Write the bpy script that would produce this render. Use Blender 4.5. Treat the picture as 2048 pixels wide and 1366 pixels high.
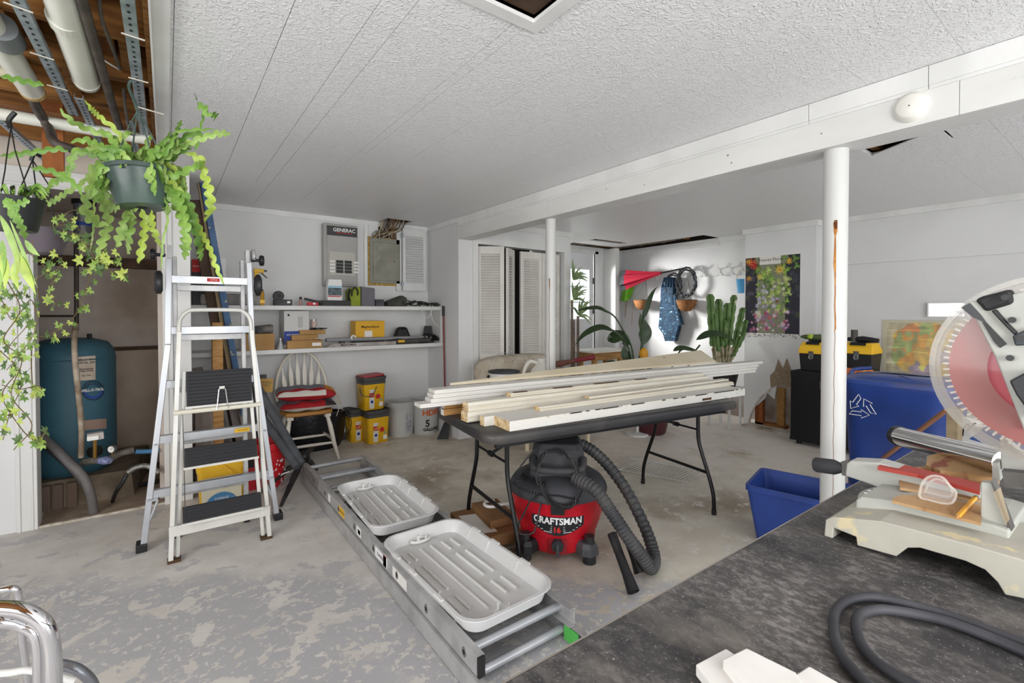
import bpy, bmesh, math, random
from mathutils import Vector, Matrix, noise as mnoise
from math import sin, cos, pi, radians, sqrt, atan2
sc = bpy.context.scene
for o in list(bpy.data.objects): bpy.data.objects.remove(o)
col = sc.collection
# ---------------- camera ----------------
FP, PX, PY, TILT, YAW, CH = 946.0, 1024.0, 640.0, radians(1.0), math.atan2(691, 946.0), 1.33
cd = bpy.data.cameras.new('camera'); cam = bpy.data.objects.new('camera', cd); col.objects.link(cam)
cd.sensor_width = 36; cd.lens = 36*FP/2048; cd.shift_y = (640-683)/2048; cd.clip_start = .02; cd.clip_end = 100
cam.location = (0, 0, CH); cam.rotation_euler = (pi/2-TILT, 0, -YAW); sc.camera = cam
# ---------------- light ----------------
w = bpy.data.worlds.new('world'); sc.world = w; w.use_nodes = True
w.node_tree.nodes['Background'].inputs[0].default_value = (.86, .93, 1, 1); w.node_tree.nodes['Background'].inputs[1].default_value = 1.6
def area(name, loc, tgt, sx, sy, watts, c=(1, .98, .95)):
    d = bpy.data.lights.new(name, 'AREA'); d.shape = 'RECTANGLE'; d.size = sx; d.size_y = sy; d.energy = watts; d.color = c
    o = bpy.data.objects.new(name, d); col.objects.link(o); o.location = loc
    o.rotation_euler = (Vector(tgt)-Vector(loc)).to_track_quat('-Z', 'Y').to_euler(); return o
area('garage_opening_light', (1.0, -2.7, 1.25), (1.2, 3, 1.1), 4.6, 2.0, 80, (1, .985, .96))
area('side_window_light', (-2.45, .6, 1.45), (1.5, 2.2, .7), 2.6, 1.2, 70, (1, .99, .98))
area('daylight_outside_door', (3.55, 6.45, 2.05), (5.3, 4.6, 1.35), 1.2, 1.2, 680, (1, .99, .97))
area('right_window_light', (5.4, -2.0, 1.6), (3.2, 2.2, .9), 1.6, 1.0, 16, (1, .98, .95))
area('fill_light_up', (.3, -1.4, 1.5), (.8, .6, 2.6), .6, .6, 24, (1, .985, .97))  # added fill behind the camera, aimed up to brighten the ceiling; no lamp body
area('fill_light_down', (-.6, -1.6, 2.18), (-.6, -1.6, 0), 1.2, .3, 14, (1, .96, .9))  # added overhead fill behind the camera, with no lamp body
sc.view_settings.view_transform = 'Standard'; sc.view_settings.look = 'None'; sc.view_settings.gamma = 1
sc.view_settings.use_curve_mapping = False; sc.view_settings.exposure = 0.05
# ---------------- helpers: pixel of the 2048x1366 photograph -> point on a real plane ----------------
_f = Vector((sin(YAW), cos(YAW), 0)); _r = Vector((cos(YAW), -sin(YAW), 0)); _u = Vector((0, 0, 1))
_f2 = _f*cos(TILT)-_u*sin(TILT); _u2 = _u*cos(TILT)+_f*sin(TILT); CAM = Vector((0, 0, CH))
def ray(u, v): return _f2+_r*((u-PX)/FP)+_u2*((PY-v)/FP)
def Z(u, v, z=0.): d = ray(u, v); return CAM+d*((z-CH)/d.z)
def Y(u, v, y): d = ray(u, v); return CAM+d*(y/d.y)
def X(u, v, x): d = ray(u, v); return CAM+d*(x/d.x)
def D(u, v, k): return CAM+ray(u, v)*k
def V(*a): return Vector(a)
# ---------------- mesh builder ----------------
OR = {}
def org(o): return OR.get(o.name, Vector((0, 0, 0))) if o else Vector((0, 0, 0))
class MB:
    def __init__(s): s.v = []; s.f = []
    def add(s, vs, fs):
        n = len(s.v); s.v += [Vector(a) for a in vs]; s.f += [tuple(i+n for i in f) for f in fs]; return s
    def hexa(s, p): return s.add(p, [(0, 3, 2, 1), (4, 5, 6, 7), (0, 1, 5, 4), (1, 2, 6, 5), (2, 3, 7, 6), (3, 0, 4, 7)])
    def box(s, x0, x1, y0, y1, z0, z1):
        return s.hexa([(x0, y0, z0), (x1, y0, z0), (x1, y1, z0), (x0, y1, z0), (x0, y0, z1), (x1, y0, z1), (x1, y1, z1), (x0, y1, z1)])
    def obox(s, c, sx, sy, sz, rz=0, taper=1.0):   # c = bottom centre, taper = top/bottom scale
        c = Vector(c); R = Matrix.Rotation(rz, 3, 'Z'); P = []
        for z, t in ((0, 1.0), (sz, taper)):
            for a, b in ((-1, -1), (1, -1), (1, 1), (-1, 1)): P.append(c+R@Vector((a*sx/2*t, b*sy/2*t, z)))
        return s.hexa(P)
    def bar(s, p, q, wd, h, up=(0, 0, 1), taper=1.0):
        p = Vector(p); q = Vector(q); t = (q-p).normalized(); up = Vector(up); sd = t.cross(up)
        if sd.length < 1e-4: sd = t.cross(Vector((1, 0, 0)))
        sd.normalize(); n = sd.cross(t); P = []
        for c, k in ((p, 1), (q, taper)):
            P += [c-sd*wd/2*k-n*h/2*k, c+sd*wd/2*k-n*h/2*k, c+sd*wd/2*k+n*h/2*k, c-sd*wd/2*k+n*h/2*k]
        return s.hexa(P)
    def tube(s, pts, r, n=8, closed=False, caps=True, flat=1.0):
        pts = [Vector(p) for p in pts]; m = len(pts); rr = r if isinstance(r, (list, tuple)) else [r]*m
        vs = []; fs = []; prev = None
        for i in range(m):
            a = pts[(i-1) % m] if (closed or i > 0) else pts[i]; b = pts[(i+1) % m] if (closed or i < m-1) else pts[i]
            t = (b-a); t = t.normalized() if t.length > 1e-9 else Vector((0, 0, 1))
            if prev is None:
                ref = Vector((0, 0, 1)) if abs(t.z) < .9 else Vector((1, 0, 0)); x = t.cross(ref).normalized()
            else:
                x = prev-t*prev.dot(t); x = x.normalized() if x.length > 1e-6 else t.orthogonal().normalized()
            prev = x; y = t.cross(x)
            for k in range(n):
                a_ = 2*pi*k/n; vs.append(pts[i]+(x*cos(a_)+y*sin(a_)*flat)*rr[i])
        for i in range(m if closed else m-1):
            j = (i+1) % m
            for k in range(n): fs.append((i*n+k, i*n+(k+1) % n, j*n+(k+1) % n, j*n+k))
        if caps and not closed: fs.append(tuple(range(n-1, -1, -1))); fs.append(tuple((m-1)*n+k for k in range(n)))
        return s.add(vs, fs)
    def cyl(s, p, q, r, n=16, r2=None): return s.tube([p, q], [r, r if r2 is None else r2], n)
    def lathe(s, prof, c=(0, 0, 0), n=24, ax=(0, 0, 1), a0=0, a1=2*pi, sx=1, sy=1):
        c = Vector(c); ax = Vector(ax).normalized(); ref = Vector((1, 0, 0)) if abs(ax.x) < .9 else Vector((0, 1, 0))
        X_ = (ref-ax*ref.dot(ax)).normalized(); Y_ = ax.cross(X_); full = abs(a1-a0-2*pi) < 1e-6; m = n if full else n+1; vs = []; fs = []
        for r, z in prof:
            for k in range(m):
                a = a0+(a1-a0)*k/n; vs.append(c+X_*cos(a)*r*sx+Y_*sin(a)*r*sy+ax*z)
        for i in range(len(prof)-1):
            for k in range(n if full else n):
                k2 = (k+1) % m if full else k+1; fs.append((i*m+k, i*m+k2, (i+1)*m+k2, (i+1)*m+k))
        return s.add(vs, fs)
    def ball(s, c, r, n=12, sq=1.0):
        if not isinstance(r, (list, tuple)): r = (r, r, r)
        vs = []; fs = []; m = n//2+1
        for i in range(m):
            a = pi*i/(m-1)
            for k in range(n):
                b = 2*pi*k/n; q = [sin(a)*cos(b), sin(a)*sin(b), cos(a)]
                if sq != 1: q = [math.copysign(abs(t)**sq, t) for t in q]
                vs.append(Vector(c)+Vector((q[0]*r[0], q[1]*r[1], q[2]*r[2])))
        for i in range(m-1):
            for k in range(n): fs.append((i*n+k, (i+1)*n+k, (i+1)*n+(k+1) % n, i*n+(k+1) % n))
        return s.add(vs, fs)
    def prism(s, poly, o, U, W, t):   # 2-D polygon in frame (U,W) at o, thickness vector t
        o = Vector(o); U = Vector(U); W = Vector(W); t = Vector(t); n = len(poly)
        vs = [o+U*a+W*b for a, b in poly]; vs += [p+t for p in vs]
        return s.add(vs, [tuple(range(n-1, -1, -1)), tuple(range(n, 2*n))]+[(i, (i+1) % n, n+(i+1) % n, n+i) for i in range(n)])
    def quad(s, a, b, c, d): return s.add([a, b, c, d], [(0, 1, 2, 3)])
    def rot(s, R, c=(0, 0, 0)):
        c = Vector(c); s.v = [c+R@(p-c) for p in s.v]; return s
    def shift(s, d): d = Vector(d); s.v = [p+d for p in s.v]; return s
    def build(s, name, mat, parent=None, smooth=False, bev=0, kind=None, label=None, sub=0, at=None):
        o0 = org(parent) if at is None else Vector(at)
        me = bpy.data.meshes.new(name); me.from_pydata([tuple(p-o0) for p in s.v], [], s.f)
        bm = bmesh.new(); bm.from_mesh(me); bmesh.ops.recalc_face_normals(bm, faces=bm.faces); bm.to_mesh(me); bm.free()
        me.materials.append(mat)
        if smooth:
            me.polygons.foreach_set('use_smooth', [True]*len(me.polygons))
            try: me.set_sharp_from_angle(angle=radians(42))
            except Exception: pass
        o = bpy.data.objects.new(name, me); col.objects.link(o); o.location = o0 if parent is None else (0, 0, 0); OR[o.name] = o0
        if parent is not None: o.parent = parent
        if bev:
            m = o.modifiers.new('bevel', 'BEVEL'); m.width = bev; m.segments = 2; m.limit_method = 'ANGLE'; m.angle_limit = radians(50)
        if sub: m = o.modifiers.new('sub', 'SUBSURF'); m.levels = sub; m.render_levels = sub
        if kind: o['kind'] = kind
        if label: o['label'] = label
        return o
def thing(name, label, cat, loc, group=None):
    o = bpy.data.objects.new(name, None); col.objects.link(o); o.location = loc; o.empty_display_size = .05; OR[o.name] = Vector(loc)
    o['label'] = label; o['category'] = cat
    if group: o['group'] = group
    return o
def single(name, label, cat, mb, mat, group=None, **k):
    xs = [p.x for p in mb.v]; ys = [p.y for p in mb.v]; zs = [p.z for p in mb.v]
    o = mb.build(name, mat, at=((min(xs)+max(xs))/2, (min(ys)+max(ys))/2, min(zs)), **k)
    o['label'] = label; o['category'] = cat
    if group: o['group'] = group
    return o
def struct(name, mb, mat, parent=None, **k):
    o = mb.build(name, mat, parent, **k)
    if parent is None: o['kind'] = 'structure'
    return o
def copy_tree(o, label=None, loc=None, parent=None, group=None):
    c = o.copy(); col.objects.link(c); OR[c.name] = OR.get(o.name, Vector())
    if parent is not None: c.parent = parent
    if loc is not None: c.location = loc
    if label: c['label'] = label
    if group: c['group'] = group
    for ch in list(o.children): copy_tree(ch, parent=c)
    return c
def arc(c, r, a0, a1, n, U=(1, 0, 0), W=(0, 0, 1)):
    c = Vector(c); U = Vector(U); W = Vector(W); return [c+U*r*cos(a0+(a1-a0)*i/n)+W*r*sin(a0+(a1-a0)*i/n) for i in range(n+1)]
def smooth_path(pts, n=6):   # Catmull-Rom
    P = [Vector(p) for p in pts]; P = [P[0]*2-P[1]]+P+[P[-1]*2-P[-2]]; out = []
    for i in range(1, len(P)-2):
        for k in range(n):
            t = k/n; a, b, c, d = P[i-1], P[i], P[i+1], P[i+2]
            out.append(.5*((2*b)+(c-a)*t+(2*a-5*b+4*c-d)*t*t+(3*b-a-3*c+d)*t**3))
    out.append(P[-2]); return out
def txt(s, size, mat, o, U, W, parent, name='lettering', depth=.0006, bend=None, bold=0, width=None, align='CENTER'):
    cu = bpy.data.curves.new('t', 'FONT'); cu.body = s; cu.size = size; cu.align_x = align; cu.align_y = 'CENTER'; cu.extrude = 0; cu.offset = bold; cu.resolution_u = 3
    ob = bpy.data.objects.new('t', cu); me = bpy.data.meshes.new_from_object(ob); bpy.data.objects.remove(ob)
    U = Vector(U).normalized(); W = Vector(W).normalized(); N = U.cross(W); o = Vector(o); xs = [v.co.x for v in me.vertices] or [0, 1]
    k = width/(max(xs)-min(xs)) if width else 1.0
    mb = MB(); vs = []
    for v in me.vertices:
        x, y = v.co.x*k, v.co.y
        vs.append(bend(x, y) if bend else o+U*x+W*y+N*depth)
    mb.add(vs, [tuple(p.vertices) for p in me.polygons]); bpy.data.meshes.remove(me)
    return mb.build(name, mat, parent)
# ---------------- materials ----------------
def lin(c):
    if isinstance(c, str): c = [int(c[i:i+2], 16)/255 for i in (0, 2, 4)]
    return tuple((x/12.92 if x <= .04045 else ((x+.055)/1.055)**2.4) for x in c)+(1,)
def M(name, c, rough=.5, metal=0, c2=None, vs=8., vlo=.4, vhi=.65, bump=0, bs=60., stretch=(1, 1, 1), alpha=1, trans=0, emit=0, c3=None, s3=3., t3=(.6, .7), ior=1.45, coat=0, world=False, detail=4):
    m = bpy.data.materials.new(name); m.use_nodes = True; nt = m.node_tree; N = nt.nodes; L = nt.links; b = N['Principled BSDF']
    b.inputs['Base Color'].default_value = lin(c); b.inputs['Roughness'].default_value = rough; b.inputs['Metallic'].default_value = metal
    b.inputs['Alpha'].default_value = alpha; b.inputs['Transmission Weight'].default_value = trans; b.inputs['IOR'].default_value = ior; b.inputs['Coat Weight'].default_value = coat
    if emit: b.inputs['Emission Color'].default_value = lin(c); b.inputs['Emission Strength'].default_value = emit
    if c2 or bump or c3:
        if world: src = N.new('ShaderNodeNewGeometry').outputs['Position']
        else: src = N.new('ShaderNodeTexCoord').outputs['Object']
        mp = N.new('ShaderNodeMapping'); mp.inputs['Scale'].default_value = stretch; L.new(src, mp.inputs[0])
    def ramp(scale, lo, hi, det=detail):
        t = N.new('ShaderNodeTexNoise'); t.inputs['Scale'].default_value = scale; t.inputs['Detail'].default_value = det; L.new(mp.outputs[0], t.inputs['Vector'])
        r = N.new('ShaderNodeMapRange'); r.inputs[1].default_value = lo; r.inputs[2].default_value = hi; L.new(t.outputs[0], r.inputs[0]); return r.outputs[0]
    def mix(f, a, bb):
        x = N.new('ShaderNodeMix'); x.data_type = 'RGBA'; L.new(f, x.inputs[0])
        for i, q in ((6, a), (7, bb)):
            if isinstance(q, tuple): x.inputs[i].default_value = q
            else: L.new(q, x.inputs[i])
        return x.outputs[2]
    cur = lin(c)
    if c2: cur = mix(ramp(vs, vlo, vhi), cur, lin(c2))
    if c3: cur = mix(ramp(s3, t3[0], t3[1], 8), cur, lin(c3))
    if c2 or c3: L.new(cur, b.inputs['Base Color'])
    if bump:
        t = N.new('ShaderNodeTexNoise'); t.inputs['Scale'].default_value = bs; t.inputs['Detail'].default_value = 3; L.new(mp.outputs[0], t.inputs['Vector'])
        bp = N.new('ShaderNodeBump'); bp.inputs['Strength'].default_value = bump; bp.inputs['Distance'].default_value = .004; L.new(t.outputs[0], bp.inputs['Height']); L.new(bp.outputs[0], b.inputs['Normal'])
    return m
MC = {}
def painted():
    if 'p' in MC: return MC['p']
    m = bpy.data.materials.new('printed_surface'); m.use_nodes = True; a = m.node_tree.nodes.new('ShaderNodeVertexColor'); a.layer_name = 'Col'
    b = m.node_tree.nodes['Principled BSDF']; b.inputs['Roughness'].default_value = .45; m.node_tree.links.new(a.outputs[0], b.inputs['Base Color']); MC['p'] = m; return m
def picture(name, o, U, W, nx, ny, fn, parent, pos=None):   # flat print: one small face per dot, colour from fn(u,v) in 0..1 (v up)
    o = Vector(o); U = Vector(U); W = Vector(W); vs = []; fs = []; cs = []
    for j in range(ny+1):
        for i in range(nx+1): vs.append(pos(i/nx, j/ny) if pos else o+U*(i/nx)+W*(j/ny))
    for j in range(ny):
        for i in range(nx):
            a = j*(nx+1)+i; fs.append((a, a+1, a+nx+2, a+nx+1)); c = lin(fn((i+.5)/nx, (j+.5)/ny)); cs += list(c)*4
    me = bpy.data.meshes.new(name); o0 = org(parent); me.from_pydata([tuple(p-o0) for p in vs], [], fs)
    at = me.color_attributes.new('Col', 'FLOAT_COLOR', 'CORNER'); at.data.foreach_set('color', cs); me.materials.append(painted())
    ob = bpy.data.objects.new(name, me); col.objects.link(ob); ob.parent = parent; OR[ob.name] = o0; return ob
R = random.Random(7)
white = M('white_paint', 'dcdcda', .55, c2='d2d2d0', vs=3, bump=.15, bs=25)
wallm = M('wall_paint', 'e0e0e0', .6, c2='d8d8d8', vs=1.5, bump=.2, bs=12)
trimm = M('trim_paint', 'e4e4e2', .4, c2='d8d8d5', vs=4, stretch=(1, 1, .3))
black = M('black_plastic', '1c1c1e', .45, bump=.15, bs=90)
dusty = M('dusty_black', '3a3b3e', .75, c2='55565a', vs=9, bump=.2, bs=60)
blackm = M('black_metal', '1a1a1b', .35, metal=.3)
alu = M('aluminium', 'c0c2c6', .36, metal=.5, c2='adb0b5', vs=6, stretch=(1, 1, .15))
alud = M('worn_aluminium', 'bcbcbc', .38, metal=.3, c2='a4a4a4', vs=9)
chrome = M('chrome', 'e6e6e8', .08, metal=1)
steel = M('galvanised_steel', 'aab4bb', .42, metal=.6, c2='8b979f', vs=14)
dsteel = M('dull_steel', '6b6a68', .5, metal=.6, c2='514c48', vs=10)
iron = M('dark_iron', '4a4440', .6, metal=.4, c2='625850', vs=12)
pine = M('pine_wood', 'b98d55', .65, c2='9c713d', vs=5, stretch=(1, 12, 12), bump=.1)
joistw = M('joist_wood', 'a8753c', .7, c2='83562a', vs=4, stretch=(1, 9, 9), bump=.15, c3='5b3a1c', s3=2.5, t3=(.6, .75))
subfl = M('subfloor_wood', '9c6a3c', .7, c2='7d512b', vs=3, stretch=(8, 1, 1), bump=.15)
card = M('cardboard', 'b08a58', .8, c2='a17b4b', vs=5)
cardd = M('brown_cardboard', '8f6a45', .8, c2='7b5938', vs=5)
paper = M('paper', 'e8e6e1', .6)
wplas = M('white_plastic', 'e8e8e6', .35, c2='dcdcd8', vs=3)
green = M('leaf_green', '6f9440', .45, c2='527a30', vs=14, bump=.1)
green2 = M('leaf_pale', '9ab664', .45, c2='769648', vs=16)
dgreen = M('leaf_dark', '34472a', .4, c2='26381f', vs=12)
soil = M('soil', '3a2b20', .95, c2='241a13', vs=60, bump=.8)
red = M('red_plastic', 'c2202c', .4, c2='a81a25', vs=7)
dred = M('dark_red', '7a1f26', .4)
yel = M('yellow_plastic', 'e3b21c', .4, c2='d6a416', vs=5)
yel2 = M('bright_yellow', 'f0bd2c', .4)
blue = M('blue_plastic', '22407f', .42, c2='1c376f', vs=4)
ink = M('black_ink', '1b1b1b', .6); winkm = M('white_ink', 'efefef', .6); redink = M('red_ink', 'c22a2a', .6); oink = M('orange_ink', 'd9622b', .6); gink = M('grey_ink', '6d6d6d', .6); blink = M('blue_ink', '27408c', .6)
# ======================= SETTING =======================
CZ = 2.30; BW = 5.0; SX = 2.444; YC = 4.283
def subtract(rect, holes):
    out = [rect]
    for h in holes:
        nx = []
        for (a, b, c, d) in out:
            x0, x1, y0, y1 = max(a, h[0]), min(b, h[1]), max(c, h[2]), min(d, h[3])
            if x0 >= x1 or y0 >= y1: nx.append((a, b, c, d)); continue
            if a < x0: nx.append((a, x0, c, d))
            if x1 < b: nx.append((x1, b, c, d))
            if c < y0: nx.append((x0, x1, c, y0))
            if y1 < d: nx.append((x0, x1, y1, d))
        out = nx
    return out
# floor
def floor_mat():
    m = bpy.data.materials.new('painted_concrete'); m.use_nodes = True; nt = m.node_tree; N = nt.nodes; L = nt.links; b = N['Principled BSDF']
    g = N.new('ShaderNodeNewGeometry').outputs['Position']
    def noi(s, d, dist=0, st=(1, 1, 1), off=0):
        mp = N.new('ShaderNodeMapping'); mp.inputs['Scale'].default_value = st; mp.inputs['Location'].default_value = (off, off, 0); L.new(g, mp.inputs[0])
        t = N.new('ShaderNodeTexNoise'); t.inputs['Scale'].default_value = s; t.inputs['Detail'].default_value = d; t.inputs['Distortion'].default_value = dist; t.inputs['Roughness'].default_value = .62; L.new(mp.outputs[0], t.inputs['Vector']); return t.outputs[0]
    def rg(i, lo, hi):
        r = N.new('ShaderNodeMapRange'); r.inputs[1].default_value = lo; r.inputs[2].default_value = hi; L.new(i, r.inputs[0]); return r.outputs[0]
    def math_(op, a, bb):
        x = N.new('ShaderNodeMath'); x.operation = op
        for i, q in ((0, a), (1, bb)):
            if isinstance(q, (int, float)): x.inputs[i].default_value = q
            else: L.new(q, x.inputs[i])
        return x.outputs[0]
    def mix(f, a, bb):
        x = N.new('ShaderNodeMix'); x.data_type = 'RGBA'; L.new(f, x.inputs[0])
        for i, q in ((6, a), (7, bb)):
            if isinstance(q, tuple): x.inputs[i].default_value = q
            else: L.new(q, x.inputs[i])
        return x.outputs[2]
    sp = N.new('ShaderNodeSeparateXYZ'); L.new(g, sp.inputs[0])
    conc = mix(rg(noi(3.5, 8), .35, .65), lin('e2dcce'), lin('cdc5b5'))
    conc = mix(rg(noi(1.3, 8, off=4), .5, .66), conc, lin('a79a86'))
    conc = mix(rg(noi(11, 15, off=9), .56, .62), conc, lin('e2ddd4'))
    # pinkish-white wash towards the coat-hook wall
    sx = rg(sp.outputs[0], 3.0, 4.2); wash = math_('MULTIPLY', sx, rg(noi(2.2, 7, off=2), .35, .6)); conc = mix(wash, conc, lin('e2d9d4'))
    bare = mix(rg(noi(6, 8, off=7), .35, .7), lin('dddad5'), lin('c8c4bd'))
    # grey paint patch at the near left of the room, flaking away in ragged flakes
    d1 = math_('ADD', math_('MULTIPLY', sp.outputs[0], .75), sp.outputs[1])
    reg = rg(math_('ADD', d1, math_('MULTIPLY', noi(1.6, 5), 1.1)), 3.55, 3.35)
    near = rg(math_('ADD', sp.outputs[0], math_('MULTIPLY', noi(1.1, 5, off=3), .8)), 2.0, 1.5)
    light = mix(near, conc, bare)
    flake = rg(noi(6, 15, .25), .552, .566); fl2 = rg(noi(26, 15, .2, off=5), .56, .575)
    holes = math_('MAXIMUM', flake, fl2); paint = math_('MULTIPLY', reg, math_('SUBTRACT', 1.0, holes))
    far = math_('MULTIPLY', rg(noi(5.2, 15, .3, off=11), .57, .6), rg(sp.outputs[1], 4.3, 3.8)); paint = math_('MAXIMUM', paint, math_('MULTIPLY', math_('MULTIPLY', far, .8), rg(sp.outputs[0], 1.6, 1.2)))
    c = mix(paint, light, lin('b7b7ba'))
    c = mix(rg(noi(28, 3, off=1), .74, .76), c, lin('4b443c'))
    L.new(c, b.inputs['Base Color']); b.inputs['Roughness'].default_value = .62
    bp = N.new('ShaderNodeBump'); bp.inputs['Strength'].default_value = .35; bp.inputs['Distance'].default_value = .004; L.new(math_('ADD', noi(14, 6), math_('MULTIPLY', paint, .35)), bp.inputs['Height']); L.new(bp.outputs[0], b.inputs['Normal'])
    return m
flm = floor_mat()
struct('floor', MB().box(-2.6, 5.95, -2.9, 5.6, -.08, 0), flm)
struct('floor_alcove', MB().box(-.66, .02, 4.06, 5.3, 0, .004), M('alcove_floor', 'a89684', .8, c2='8a7866', vs=5, bump=.4, c3='6a5a4b', s3=3))['label'] = 'brown dirty concrete floor inside the tank alcove'
# ceiling slab with openings + separate panels
HOLES = [(1.86, 2.16, 4.74, 5.0), (.55, 1.0, .7, 1.245), (5.5, 5.85, 3.42, 5.05), (4.62, 5.3, 4.45, 4.6), (4.62, 5.85, 4.86, 5.05), (3.30, 3.56, .69, 1.07)]
def stucco():
    m = bpy.data.materials.new('ceiling_stucco'); m.use_nodes = True; nt = m.node_tree; N = nt.nodes; L = nt.links; b = N['Principled BSDF']
    b.inputs['Base Color'].default_value = lin('eeeeef'); b.inputs['Roughness'].default_value = .42
    g = N.new('ShaderNodeNewGeometry').outputs['Position']; t = N.new('ShaderNodeTexNoise'); t.inputs['Scale'].default_value = 36; t.inputs['Detail'].default_value = 1.5; t.inputs['Distortion'].default_value = 2.2; L.new(g, t.inputs['Vector'])
    r = N.new('ShaderNodeMapRange'); r.inputs[1].default_value = .5; r.inputs[2].default_value = .6; L.new(t.outputs[0], r.inputs[0])
    bp = N.new('ShaderNodeBump'); bp.inputs['Strength'].default_value = .7; bp.inputs['Distance'].default_value = .0035; L.new(r.outputs[0], bp.inputs['Height']); L.new(bp.outputs[0], b.inputs['Normal']); return m
cm = stucco()
slab = MB()
for r in subtract((-.03, 5.85, -2.9, 5.05), HOLES): slab.box(*r, CZ+.008, CZ+.02)
ceil = struct('ceiling', slab, M('ceiling_backing', 'cfcfcf', .8))
DARKS = []
def panel(a, b, c, d):
    for (x0, x1, y0, y1) in subtract((a, b, c, d), HOLES):
        if x1-x0 > .02 and y1-y0 > .02: MB().box(x0+.0012, x1-.0012, y0+.0005, y1-.0005, CZ, CZ+.0078).build('ceiling_panel', cm, ceil)
xs = [-.03, .03, .334, .645, .955, 1.265, 1.575, 1.885, 2.195, 2.444]
for i in range(len(xs)-1):
    y = -2.9+[0, .4, .9][i % 3]; ys = [-2.9]+([.445, .75, 1.055, 1.36, 1.665] if i == 8 else [.445, .75, 1.055, 1.36] if i == 7 else [.75, 1.055] if i == 6 else [.75, 3.1] if i == 5 else [[.2, 2.5], [1.1, 3.3], [.5, 4.0], [2.23], [-.8, 2.9]][i % 5])+[BW]
    for k in range(len(ys)-1): panel(xs[i], xs[i+1], ys[k], ys[k+1])
y = -2.9; k = 0
while y < 5.04:
    y2 = min(5.05, y+.3112)
    cuts = [2.61, [3.6, 4.2, 3.9][k % 3], [4.9, 5.3, 5.1][k % 3], 5.85]
    for i in range(3): panel(cuts[i], cuts[i+1], y, y2)
    y = y2; k += 1
# joists and subfloor over the whole room (seen in the open bay at the left and through the openings)
sub_ = struct('ceiling_subfloor', MB().box(-2.6, 5.95, -2.9, 5.3, 2.53, 2.55), subfl)
y = 2.27-.406*12
while y < 5.2:
    MB().box(-2.5, 5.9, y-.019, y+.019, 2.335, 2.53).build('joist', joistw, sub_); y += .406
for (x, y0) in ((-.46, 2.289), (-.12, 2.289), (-.3, 1.883), (-.33, 2.695), (-.09, 2.695), (-.55, 1.883), (-.07, 1.9), (-.62, 2.7)):
    MB().box(x-.019, x+.019, y0, y0+.368, 2.36, 2.53).build('blocking', joistw, sub_)
for (x0, x1, y0) in ((-.50, -.39, 2.40), (-.23, -.16, 2.46), (-.36, -.27, 2.80)):
    MB().box(x0, x1, y0, y0+.2, 2.42, 2.53).build('wood_block', subfl, sub_)
# walls
struct('wall_back', MB().box(-.02, SX+.1, BW, BW+.1, 0, CZ), wallm)
struct('wall_closet_side', MB().box(SX, SX+.1, YC+.004, BW, 0, CZ), wallm)
cf = MB().box(SX+.001, 2.665, YC, YC+.1, 0, CZ).box(2.665, 3.9, YC, YC+.1, 2.05, CZ).box(3.9, 4.02, YC, YC+.1, 0, CZ).box(3.92, 4.02, YC+.1, 5.05, 0, CZ)
struct('wall_closet_front', cf, wallm)
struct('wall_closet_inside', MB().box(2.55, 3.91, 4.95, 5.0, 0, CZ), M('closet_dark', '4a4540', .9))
struct('wall_door_side', MB().box(5.30, 5.95, 5.05, 5.2, 0, CZ).box(4.0, 5.30, 5.05, 5.2, 2.24, CZ).box(4.02, 4.42, 5.05, 5.2, 0, 2.24), wallm)
struct('wall_hooks', MB().box(5.85, 5.95, 2.91, 5.2, .27, CZ), wallm)
struct('wall_hooks_base', MB().box(5.87, 5.97, 2.91, 5.2, 0, .27), M('bare_wall_base', 'b3aaa6', .85, c2='8b7e76', vs=4, bump=.6, bs=20))
# chimney wall carrying the poster, its lower part broken open
pw = MB(); PXW = 5.55
brk = [(2.20, 0), (2.20, .42), (2.26, .36), (2.285, .30), (2.33, .38), (2.36, .52), (2.40, .56), (2.46, .50), (2.53, .55), (2.56, .34), (2.64, .40), (2.66, .34), (2.73, .26), (2.80, .20), (2.835, .05), (2.84, 0)]
poly = [(2.15, 0), (2.15, CZ), (2.91, CZ), (2.91, 0)]+[(a, b) for a, b in reversed(brk)]
pw.prism(poly, (PXW, 0, 0), (0, 1, 0), (0, 0, 1), (.02, 0, 0)); pw.box(PXW+.02, 5.87, 2.88, 2.91, .2, CZ).box(PXW+.02, 5.85, 2.15, 2.17, 0, CZ)
struct('wall_chimney', pw, wallm)
hb = thing('wall_opening', 'jagged broken opening at the foot of the poster wall showing studs', 'wall damage', (5.6, 2.5, 0))
torn = M('torn_board', 'a08f78', .9, c2='86745e', vs=40, bump=.7, bs=50)
MB().prism([(2.33, .55), (2.40, .50), (2.53, .50), (2.60, .46), (2.61, .60), (2.56, .66), (2.52, .80), (2.47, .70), (2.43, .82), (2.37, .66), (2.34, .62)], (PXW-.004, 0, 0), (0, 1, 0), (0, 0, 1), (.003, 0, 0)).build('torn_hardboard', torn, hb)
MB().prism([(2.60, .46), (2.72, .34), (2.79, .22), (2.84, .10), (2.865, 0), (2.835, 0), (2.82, .12), (2.76, .25), (2.68, .36), (2.60, .43)], (PXW-.006, 0, 0), (0, 1, 0), (0, 0, 1), (.006, 0, 0)).build('torn_plaster', M('plaster_edge', 'cfc8be', .9, c2='a99c8c', vs=30, bump=.8), hb)
MB().prism([(2.20, .36), (2.29, .54), (2.34, .60), (2.36, .56), (2.30, .40), (2.22, .30)], (PXW-.012, 0, 0), (0, 1, 0), (0, 0, 1), (.006, 0, 0)).build('torn_plaster', bpy.data.materials['plaster_edge'], hb)
MB().box(PXW+.03, PXW+.07, 2.70, 2.79, .0, .36).build('stud', M('orange_stud', 'a5602a', .7, c2='7c4319', vs=4, stretch=(6, 6, 1)), hb)
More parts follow.
